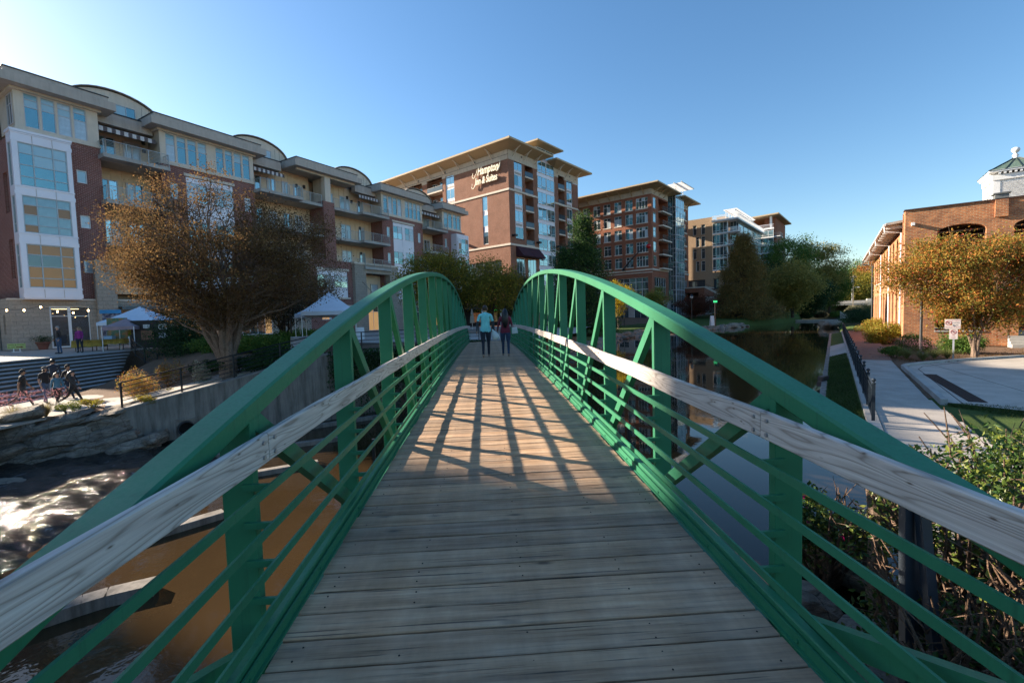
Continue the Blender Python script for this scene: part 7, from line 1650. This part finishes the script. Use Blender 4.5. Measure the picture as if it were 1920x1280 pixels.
# walkers on the lower path
gw = 'friends walking along the lower path'; zl = -3.27
person(gp(45, 762, zl), R(-55), 'man in a black beret and black T-shirt striding right, leftmost of the walkers', BLK, CHAR, TANSH, skin=SKIN2, hair=HAIRB, H=1.66, stride=25, arms=((14, 20), (-18, 12)), sleeve='short', hat=BLK, group=gw, girth=1.15, lean=3)
person(gp(88, 757, zl), R(-100), 'bearded man in a black T-shirt and blue jeans looking back', BLK, JEANS, TANSH, skin=SKIN, hair=HAIRD, H=1.64, stride=12, arms=((8, 20), (-6, 30)), sleeve='short', beard=True, group=gw, headyaw=-60, hat=cloth('grey_cap_cloth', (.10, .09, .08)), girth=1.1)
person(gp(104, 745, zl), R(45), 'tall dark haired man in a navy shirt behind the denim jacket', NAVY, BLK, BSH, skin=SKIN, hair=HAIRB, H=1.86, stride=12, arms=((8, 10), (-8, 10)), group=gw)
person(gp(110, 763, zl), R(-110), 'woman with long brown hair in a pale denim jacket over a black skirt', DENJ, BLK, BLK, hair=HAIRD, H=1.50, stride=18, arms=((12, 20), (-18, 20)), longhair=.3, fem=True, group=gw, lean=4, girth=1.1)
person(gp(131, 748, zl), R(-90), 'man in a dark cap half hidden behind the woman in a dark sweater', BLK, DJEANS, TANSH, skin=SKIN2, hair=HAIRB, H=1.68, stride=24, arms=((20, 10), (-20, 10)), hat=BLK, group=gw)
person(gp(139, 759, zl), R(-70), 'woman with long black hair in a charcoal sweater and black leggings striding right', CHAR, BLK, WSH, hair=HAIRB, H=1.56, stride=27, phase=-1, arms=((-15, 40), (28, 15)), longhair=.2, fem=True, group=gw)
person(gp(1764, 612, -2.0) * 1.18 , R(170), 'person in black standing inside the lower arch of the mill', BLK, BLK, TANSH, H=1.70, stride=5)
person(gp(1207, 601, -2.6), R(180), 'person in a dark top and jeans standing by the lake terrace', BLK, JEANS, BSH, H=1.75, stride=4)

# ================================================================== street furniture and market things
def canopy(loc, rz, label, w_=3.0, h=2.15, peak=1.15, mat=None, group=None, legs=True):
    mat = mat or bpy.data.materials.get('white_tent_canvas') or paint('white_tent_canvas', (.62, .68, .78), .7, 0, .05, 2, .1)
    root = empty('canopy_tent', loc, rz, label, 'tent', group); a = w_ / 2
    m = MB(); n = 6
    for (x0, y0), (x1, y1) in (((-a, -a), (a, -a)), ((a, -a), (a, a)), ((a, a), (-a, a)), ((-a, a), (-a, -a))):
        for i in range(n):
            t0, t1 = i / n, (i + 1) / n; r0, r1 = 1 - t0, 1 - t1; z0 = h + peak * (t0 ** 1.12); z1 = h + peak * (t1 ** 1.12)
            m.quad((x0 * r0, y0 * r0, z0), (x1 * r0, y1 * r0, z0), (x1 * r1, y1 * r1, z1), (x0 * r1, y0 * r1, z1))
    m.build('canopy_top', mat, root)
    m = MB()
    for (x0, y0), (x1, y1) in (((-a, -a), (a, -a)), ((a, -a), (a, a)), ((a, a), (-a, a)), ((-a, a), (-a, -a))): m.hexa([(x0, y0, h - .22), (x1, y1, h - .22), (x1 * .995, y1 * .995, h - .22), (x0 * .995, y0 * .995, h - .22), (x0, y0, h + .01), (x1, y1, h + .01), (x1 * .995, y1 * .995, h + .01), (x0 * .995, y0 * .995, h + .01)])
    m.build('valance', mat, root)
    for x in (-a, a):
        for y in (-a, a): q = MB(); q.box(x * .98 - .02, x * .98 + .02, y * .98 - .02, y * .98 + .02, 0, h); q.build('leg', WHITE, root)
    return root
gT = 'white market tents'
canopy(gp(268, 651, pz_), R(12), 'white peaked market tent with framed pictures beneath it, left of the crape myrtle', 3.7, 1.95, 1.15, group=gT)
canopy(gp(260, 654, pz_) + Vector((0, -.9, 0)), R(12), 'faded pink low parasol canopy in front of the left market tent', 1.9, 1.62, .55, paint('faded_pink_canvas', (.30, .22, .24), .8), gT)
canopy(gp(622, 650, pz_), R(20), 'white peaked market tent beside the brick pillar of the apartments', 3.0, 2.15, 1.2, group=gT)
canopy(gp(588, 650, pz_) + Vector((0, 1.5, 0)), R(20), 'white market tent half hidden behind the dark myrtle', 3.0, 2.05, .9, group=gT)
# framed pictures on a dark lattice under the left tent
ds = empty('picture_stand', gp(286, 655, pz_) + Vector((0, .6, 0)), R(14), 'dark lattice stand hung with small framed pictures under the tent', 'display'); boxes('lattice', paint('dark_lattice', (.03, .025, .022), .8), ds, [(-1.6, 1.5, 0, .04, .1, 2.0)])
for k, (x, z, w_, h, c) in enumerate(((-.85, 1.45, .38, .26, (.5, .5, .48)), (-1.0, .65, .75, .65, (.16, .075, .04)), (.05, 1.35, .5, .38, (.45, .45, .42)), (.05, .75, .5, .35, (.42, .44, .46)), (.75, 1.5, .5, .2, (.4, .33, .25)), (.75, .8, .55, .35, (.25, .18, .12)))): boxes('picture', paint('picture_%d' % k, c, .6, 0, .4, 6), ds, [(x, x + w_, -.05, -.01, z, z + h)])
def art(name, loc, rz, label, w_, h, cols, sc=3, tilt=-8, cat='painting', kindn='NOISE'):
    m_, nt, bs = new_mat(name + '_paint'); v = coords(nt, scale=(1, 1, 1)); n = noise(nt, v, sc, 3, .6); nt.links.new(ramp(nt, n, [(i / (len(cols) - 1) * .5 + .25, c) for i, c in enumerate(cols)]), bs.inputs['Base Color'])
    o = boxes(name, m_, None, [(-w_ / 2, w_ / 2, -.02, .02, 0, h)]); o.location = loc; o.rotation_euler = (R(tilt), 0, rz); return tag(o, label, cat)
pe = gp(48, 655, pz_)
art('abstract_painting', pe + Vector((.1, -.05, .92)), R(28), 'bright blue abstract painting on a wooden easel by the shop wall', 1.15, 1.25, [(.02, .10, .45), (.03, .30, .62), (.35, .30, .5), (.02, .16, .55)], 5)
es = empty('easel', pe, R(28), 'dark wooden easel holding the blue abstract painting', 'easel'); WOODB = paint('easel_wood', (.10, .045, .03), .7)
for a, b in (((-.55, -.15, 0), (-.15, .12, 2.1)), ((.55, -.15, 0), (.15, .12, 2.1)), ((0, .9, 0), (0, .15, 1.9)), ((.15, 1.0, 0), (.9, .6, .9))): m = MB(); m.bar(a, b, .05, .05); m.build('leg', WOODB, es)
boxes('ledge', WOODB, es, [(-.6, .6, -.12, .04, .84, .90), (-.5, .5, -.02, .04, .5, .55)])
ps_ = gp(32, 660, pz_); ys_ = empty('yellow_sign', ps_, R(20), 'small yellow green board with a dark arrow on a low stand', 'sign'); boxes('board', paint('yellow_green_board', (.42, .48, .16), .6), ys_, [(-.5, .5, -.02, .02, .25, .62)]); boxes('stand', WHITE, ys_, [(-.25, .25, -.1, .1, .0, .04), (-.2, -.15, -.02, .02, 0, .25), (.15, .2, -.02, .02, 0, .25)])
OLV = paint('dark_green_ink', (.05, .12, .02), .7); RDK = paint('dark_red_ink', (.15, .02, .02), .7)
text_obj('sign_lettering', 'OPEN & TOURS', .13, OLV, ys_, (0, -.026, .48), (R(90), 0, 0), ext=.003); text_obj('sign_lettering', 'IN THE', .12, OLV, ys_, (-.27, -.026, .32), (R(90), 0, 0), ext=.003)
m = MB(); m.prism([(-.02, .33), (.25, .33), (.25, .29), (.42, .36), (.25, .43), (.25, .39), (-.02, .39)], -.03, -.022); m.build('arrow', RDK, ys_)
pp_ = empty('flower_pot', gp(80, 655, pz_), 0, 'terracotta pot with a spiky green plant beside the shop door', 'plant pot'); m = MB(); m.lathe((0, 0, 0), [(.34, 0), (.44, .45), (.5, .47), (.5, .6), (.42, .6)], 20); m.build('pot', paint('terracotta', (.20, .07, .045), .8), pp_)
g = np.random.default_rng(5); Q = g.normal(size=(900, 3)) * np.array([.3, .3, .14]) + np.array([0, 0, .8]); link('foliage', leaf_mesh('foliage', Q, .16, LM_DKG, 4, droop=-.8), pp_)
tb = empty('yellow_table', gp(188, 657, pz_), R(22), 'folding table draped with a mustard yellow cloth holding small goods', 'table')
for x in (-1.2, -.3, .3, 1.2):
    for y in (-.3, .3): boxes('leg', BLACK, tb, [(x - .02, x + .02, y - .02, y + .02, 0, .72)])
m = MB(); n = 40
def drape(x0, x1, w_, h0, low, name, mat, root, seed=0):
    rr = random.Random(seed); m = MB(); pts = []
    per = [(x0 + (x1 - x0) * i / n, -w_) for i in range(n)] + [(x1, -w_ + 2 * w_ * i / 8) for i in range(8)] + [(x1 - (x1 - x0) * i / n, w_) for i in range(n)] + [(x0, w_ - 2 * w_ * i / 8) for i in range(8)]
    N_ = len(per); top = [(x, y, h0) for x, y in per]; bot = []
    for i, (x, y) in enumerate(per): f_ = .03 * math.sin(i * 1.7 + seed) + .02 * math.sin(i * .6); l = math.hypot(x, y) or 1; bot.append((x + x / l * f_, y + (y / abs(y) if y else 0) * (.03 + f_), h0 - low * (1 + .08 * math.sin(i * .33))))
    m.add(top + bot, [(i, (i + 1) % N_, (i + 1) % N_ + N_, i + N_) for i in range(N_)] + [tuple(range(N_))]); return m.build(name, mat, root, True)
yc = paint('mustard_cloth', (.42, .30, .06), .85, 0, .1); c_ = drape(-1.35, .25, .42, .76, .45, 'tablecloth', yc, None, 1); c_.location = tb.location; c_.rotation_euler = tb.rotation_euler; tag(c_, 'mustard yellow cloth over the left half of the folding table', 'tablecloth', 'mustard cloths on the folding table')
c_ = drape(.3, 1.5, .42, .765, .33, 'tablecloth', yc, None, 2); c_.location = tb.location; c_.rotation_euler = tb.rotation_euler; tag(c_, 'mustard yellow cloth over the right half of the folding table', 'tablecloth', 'mustard cloths on the folding table')
bx_ = boxes('blue_cooler', paint('pale_blue_plastic', (.25, .42, .60), .5), None, [(-.3, .3, -.15, .15, 0, .22)]); bx_.location = tb.location + Vector((.55, .2, .77)); tag(bx_, 'pale blue and white box standing on the yellow table', 'box')
art('tall_banner', gp(188, 655, pz_) + Vector((.2, .9, .55)), R(28), 'tall purple figured banner with a blue top behind the yellow table', 1.1, 2.1, [(.06, .03, .10), (.3, .27, .3), (.02, .02, .06), (.1, .05, .16)], 4, -4, 'banner')
art('bird_painting', gp(203, 656, pz_) + Vector((.3, .5, .55)), R(28), 'painting with orange stripes and a green centre beside the banner', 1.15, 1.7, [(.30, .06, .03), (.35, .16, .04), (.02, .14, .08), (.28, .07, .03)], 3, -5)
art('fruit_painting', gp(222, 652, pz_) + Vector((.6, .6, .85)), R(28), 'colourful painting with yellow, pink and green shapes on the shop window', 1.6, 1.5, [(.02, .10, .25), (.02, .25, .10), (.50, .48, .02), (.50, .08, .14), (.03, .05, .2)], 2.2, -2)
hd_ = boxes('banner_header', paint('blue_banner_top', (.03, .22, .42), .6), None, [(-.62, .62, -.03, .03, 0, .28)]); hd_.location = gp(188, 655, pz_) + Vector((.2, .86, 2.62)); hd_.rotation_euler = (0, 0, R(28)); tag(hd_, 'bright blue strip across the top of the purple banner', 'banner')
# white-clothed table and small boards near the second tent
tb2 = empty('white_table', gp(582, 656, pz_), R(25), 'small table under a white cloth near the second market tent', 'table'); boxes('leg', WHITE, tb2, [(-.7, -.66, -.3, -.26, 0, .72), (.66, .7, -.3, -.26, 0, .72), (-.7, -.66, .26, .3, 0, .72), (.66, .7, .26, .3, 0, .72)])
c_ = drape(-.95, .95, .4, .76, .66, 'tablecloth', paint('white_cloth', (.50, .50, .55), .8), None, 3); c_.location = tb2.location; c_.rotation_euler = tb2.rotation_euler; tag(c_, 'white cloth hanging to the ground over the small table', 'tablecloth')
def sandwich(loc, rz, label, h=1.0, col=WHITE):
    r_ = empty('sandwich_board', loc, rz, label, 'sign', 'sandwich boards'); m = MB(); w_ = .33
    for s in (-1, 1): q = MB(); q.hexa([(-w_, s * .25 - .015, 0), (w_, s * .25 - .015, 0), (w_, s * .25 + .015, 0), (-w_, s * .25 + .015, 0), (-w_, s * .03 - .015, h), (w_, s * .03 - .015, h), (w_, s * .03 + .015, h), (-w_, s * .03 + .015, h)]); q.build('panel', col, r_)
    return r_
sandwich(gp(676, 636, -1.575), R(10), 'white sandwich board on the promenade left of the bridge truss'); sandwich(gp(1335, 610, -2.7), R(8), 'white sandwich board on the lakeside path beside the lawn', 1.7); sandwich(gp(1216, 602, -2.6), R(-20), 'pale blue leaning board on the lake terrace', 1.7, paint('pale_blue_board', (.35, .45, .6), .6))
def lamp_post(loc, label, h=3.4, group='black street lamps', old=True, head=.26):
    r_ = empty('street_lamp', loc, 0, label, 'street lamp', group); m = MB(); m.lathe((0, 0, 0), [(.16, 0), (.16, .12), (.10, .18), (.08, .6), (.055, .7), (.045, h - .7), (.07, h - .65), (.05, h - .58), (.10, h - .5)], 12); m.build('pole', BLACK, r_)
    m = MB(); m.lathe((0, 0, h - .5), [(.10, 0), (head * .8, .14), (head, .30), (head * .85, .42)], 14); m.build('globe', paint('frosted_globe', (.33, .34, .36), .3) if 'frosted_globe' not in bpy.data.materials else bpy.data.materials['frosted_globe'], r_, True)
    m = MB(); m.lathe((0, 0, h - .08), [(head * 1.1, -.02), (head * 1.05, .08), (head * .5, .24), (.03, .34), (.02, .42)], 14); m.build('cap', BLACK, r_); return r_
lamp_post(gp(548, 652, -1.62), 'black globe street lamp in front of the dark myrtle on the left bank', 3.75, head=.34)
lamp_post(gp(1171, 612, -2.7), 'black street lamp on the lake promenade by the small bare tree', 4.6)
lamp_post(gp(1297, 612, -2.7), 'dark street lamp with pale head in front of the brick terrace', 5.2); lamp_post(gp(1250, 606, -2.7), 'street lamp beside the pale lime tree', 4.8)
gl_ = empty('green_traffic_sign', gp(1341, 612, -2.7), 0, 'slim dark pole carrying a small lit green plate by the maroon maple', 'sign'); boxes('pole', BLACK, gl_, [(-.06, .06, -.06, .06, 0, 4.2)]); boxes('plate', emis('green_plate_light', (.04, .6, .2), .4), gl_, [(-.3, .3, -.1, -.07, 3.9, 4.2)])
# sign pole and lamp pole by the mill
sp_ = empty('parking_sign', gp(1787, 672, -2.9), R(-42), 'pole with two white no parking signs at the kerb before the mill', 'sign')
m = MB(); m.box(-.035, .035, -.02, .02, 0, 2.0); m.build('pole', paint('pale_steel_pole', (.42, .42, .46), .5, .2), sp_)
SGW = paint('sign_white', (.55, .48, .46), .5); SGR = paint('sign_red', (.30, .03, .025), .5)
b1 = boxes('large_plate', SGW, sp_, [(-.35, .25, -.045, -.03, 1.55, 2.05)]); b2 = boxes('small_plate', SGW, sp_, [(-.17, .15, -.045, -.03, 1.02, 1.53)])
def ring(parent, c, r, w_):
    m = MB(); n = 28; vs_ = []
    for rr_ in (r, r - w_):
        for y in (-.052, -.046):
            for i in range(n): a = 2 * math.pi * i / n; vs_.append((c[0] + rr_ * math.cos(a), y, c[1] + rr_ * math.sin(a)))
    fs = []
    for i in range(n): j = (i + 1) % n; fs += [(i, j, 2 * n + j, 2 * n + i), (i, n + i, n + j, j), (2 * n + i, 2 * n + j, 3 * n + j, 3 * n + i)]
    m.add(vs_, fs); m.bar((c[0] - r * .68, -.05, c[1] + r * .68), (c[0] + r * .68, -.05, c[1] - r * .68), w_, .008, (0, 1, 0)); return m.build('prohibition_ring', SGR, parent)
ring(b1, (-.20, 1.86), .12, .025); text_obj('letter_p', 'P', .17, BLACK, b1, (-.20, -.047, 1.80), (R(90), 0, 0), ext=.001); ring(b2, (-.01, 1.39), .11, .022); text_obj('letter_p', 'P', .15, BLACK, b2, (-.01, -.047, 1.34), (R(90), 0, 0), ext=.001)
for k, t in enumerate(('NO PARKING', 'LOADING', 'ZONE', 'TOW AWAY')): text_obj('sign_lettering', t, .062, SGR if k in (0, 3) else BLACK, b1, (.08, -.047, 1.96 - .115 * k), (R(90), 0, 0), ext=.001)
text_obj('sign_lettering', 'PARKING', .06, SGR, b1, (-.2, -.047, 1.61), (R(90), 0, 0), ext=.001); text_obj('sign_lettering', 'FIRE', .07, SGR, b2, (-.01, -.047, 1.19), (R(90), 0, 0), ext=.001); text_obj('sign_lettering', 'LANE', .07, SGR, b2, (-.01, -.047, 1.08), (R(90), 0, 0), ext=.001)
lp = empty('lamp_column', gp(1726, 664, -2.9), 0, 'plain grey lamp column rising into the crape myrtle near the mill corner', 'lamp post'); m = MB(); m.lathe((0, 0, 0), [(.17, 0), (.15, .14), (.075, .2), (.06, 3.9)], 14); m.build('column', paint('bronze_grey_pole', (.08, .075, .075), .4, .5), lp)
boxes('lamp_head', BLACK, lp, [(-.3, .1, -.12, .12, 3.9, 4.0)])
# dark steel legs standing under the near right side of the bridge
lg = empty('steel_trestle', (3.15, 3.55, -3.9), R(15), 'dark blue grey steel legs of a stand beside the azalea trunk', 'stand')
for a, b in (((0, 0, .2), (-.06, 0, 2.55)), ((.28, .05, .2), (.02, .05, 2.55)), ((.12, -.2, .2), (.0, -.05, 2.55))): m = MB(); m.bar(a, b, .10, .05); m.build('leg', paint('blue_grey_steel', (.05, .065, .085), .4, .4) if 'blue_grey_steel' not in bpy.data.materials else bpy.data.materials['blue_grey_steel'], lg)
boxes('drain_pipe_end', paint('brown_pipe', (.10, .06, .05), .7), None, [(-.45, .3, -.12, .12, 0, .2), (-.4, .25, -.1, .1, .24, .42)]).location = gp(1545, 722, -3.5); bpy.data.objects['drain_pipe_end'].rotation_euler = (0, 0, R(35)); tag(bpy.data.objects['drain_pipe_end'], 'two short brown timbers stacked at the lake edge', 'timber')
# railings on the plaza side of the steps
railing('stair_railing', [gp(247, 655, -1.57), gp(254, 668, -1.9), gp(272, 680, -2.3), gp(297, 692, -2.7), gp(337, 690, -2.75)], 'black railing descending beside the wide steps', .95, 3, post_step=3.0, r=.025)
railing('plaza_railing', [gp(247, 655, -1.57), gp(262, 649, -1.57), gp(330, 643, -1.57)], 'black railing above the low stone wall in front of the market tent', 1.0, 3, post_step=.95, r=.03)
sw_ = empty('stone_planter_wall', gp(262, 650, -1.6), 0, 'low rough stone wall under the plaza railing', 'wall')
for i in range(12):
    for j in range(3):
        me = rock_mesh(.42, .2, .19, i * 7 + j, boxy=.7); me.materials.append(ROCKM); o = link('stone', me, sw_, (.35 + i * .62 + (j % 2) * .3, .12 * i, -1.0 + j * .36), (0, 0, .1))
# string lights along the shop
sl_ = empty('string_lights', gp(20, 600, -1.45) * 0 + Vector((-34.6, 33.2, 0)), 0, 'string of small warm bulbs hung along the shop front', 'string lights'); pts = []
A_, B_ = Vector((-37.0, 32.0, 1.95)), Vector((-30.4, 37.5, 1.35)); BULB = emis('warm_bulb', (1, .62, .25), 14); P = []
for i in range(31): t = i / 30; p = A_.lerp(B_, t); p.z -= .35 * abs(math.sin(t * math.pi * 3)); P.append(p - sl_.location)
m = MB(); m.tube(P, .012, 4); m.build('cable', BLACK, sl_)
for i in range(1, 30, 3): q = MB(); q.lathe((0, 0, -.14), [(.02, 0), (.055, .04), (.04, .1), (.015, .13)], 8); q.build('bulb', BULB, sl_, loc=P[i])
# garden chairs and folded parasols at the far cafe and terraces
gp_ = 'folded cafe parasols'
for k, (x, y, z, c, lab) in enumerate(((886, 618, -1.58, (.45, .42, .34), 'folded cream parasol beyond the left end of the bridge'), (1279, 596, -2.2, (.30, .30, .45), 'folded lilac parasol before the grey stone base'), (1289, 596, -2.2, (.38, .38, .50), 'folded pale violet parasol nearest the brick terrace'))):
    r_ = empty('folded_parasol', gp(x, y, z), 0, lab, 'parasol', gp_); m = MB(); m.lathe((0, 0, 0), [(.03, 0), (.03, .9)], 8); m.build('pole', WHITE, r_); m = MB(); m.lathe((0, 0, .85), [(.30, 0), (.26, .5), (.14, 1.3), (.02, 1.9)], 10); m.build('cloth', paint('parasol_%d' % k, c, .8), r_)
for k, (x, y, lab) in enumerate(((1178, 603, 'black metal cafe chair nearest the lamp on the lake terrace'), (1188, 603, 'black metal cafe chair in the middle of the lake terrace'), (1198, 602, 'black metal cafe chair beside the person on the lake terrace'))):
    r_ = empty('cafe_chair', gp(x, y, -2.6), k, lab, 'chair', 'cafe chairs on the lake terrace'); boxes('seat', BLACK, r_, [(-.25, .25, -.25, .25, .43, .47)]); boxes('backrest', BLACK, r_, [(-.25, .25, .22, .25, .47, .95)])
    for a in (-.23, .2):
        for b in (-.23, .2): boxes('leg', BLACK, r_, [(a, a + .03, b, b + .03, 0, .43)])
# road bridge far up the lake
rb = empty('road_bridge', (138, 208, -1.2), R(-35), 'low pale concrete road bridge far up the lake with lamps', 'bridge')
boxes('deck', CONC_L, rb, [(-45, 45, 0, 8, 1.6, 2.6)]); boxes('parapet', paint('pale_parapet', (.36, .34, .32), .8), rb, [(-45, 45, -.2, 0, 2.2, 3.5)])
for x in (-40, -20, 0, 20, 40): boxes('pier', CONC_L, rb, [(x - .7, x + .7, -.4, 8, -4, 4.1)])
for x, h in ((-14, 9), (-3, 9.5), (14, 9)):
    m = MB(); m.tube([(x, .5, 2.5), (x, .5, h), (x + 1.8, .3, h + .3)], .12, 6); m.build('lamp_arm', STEEL, rb); boxes('lamp_head', WHITE, rb, [(x + 1.6, x + 2.6, .1, .5, h + .1, h + .35)])
up_ = empty('utility_pole', (147, 196, -2), R(-35), 'wooden utility pole with a transformer beyond the lake', 'pole'); boxes('pole', paint('pole_wood', (.30, .24, .18), .9), up_, [(-.2, .2, -.2, .2, 0, 15)]); boxes('transformer', STEEL, up_, [(-.7, -.2, -.3, .3, 12, 13.6)]); boxes('crossarm', paint('pole_wood_arm', (.28, .22, .17), .9), up_, [(-1.2, 1.2, -.08, .08, 14.2, 14.5)])
hh = empty('hill_house', (222, 318, 20), R(-35), 'small dark roofed house on the distant hill', 'house'); boxes('wall', BEIGE, hh, [(-6, 6, 0, 8, -4, 3)]); m = MB(); m.prism([(-7, 3), (7, 3), (0, 7)], -1, 9); m.build('roof', paint('slate_roof', (.06, .06, .08), .7), hh)
fw_ = empty('footpath_weir', gp(1575, 601, ZL + .1), R(-38), 'pale straight concrete weir crossing the lake near the road bridge', 'weir'); boxes('sill', CONC_L, fw_, [(-13, 0, -.4, .4, -.5, .35)]); m = MB(); m.prism([(0, -.5), (1.8, -.5), (1.8, .9), (0, 2.3)], -.2, .2); m.build('wing_wall', CONC_L, fw_)
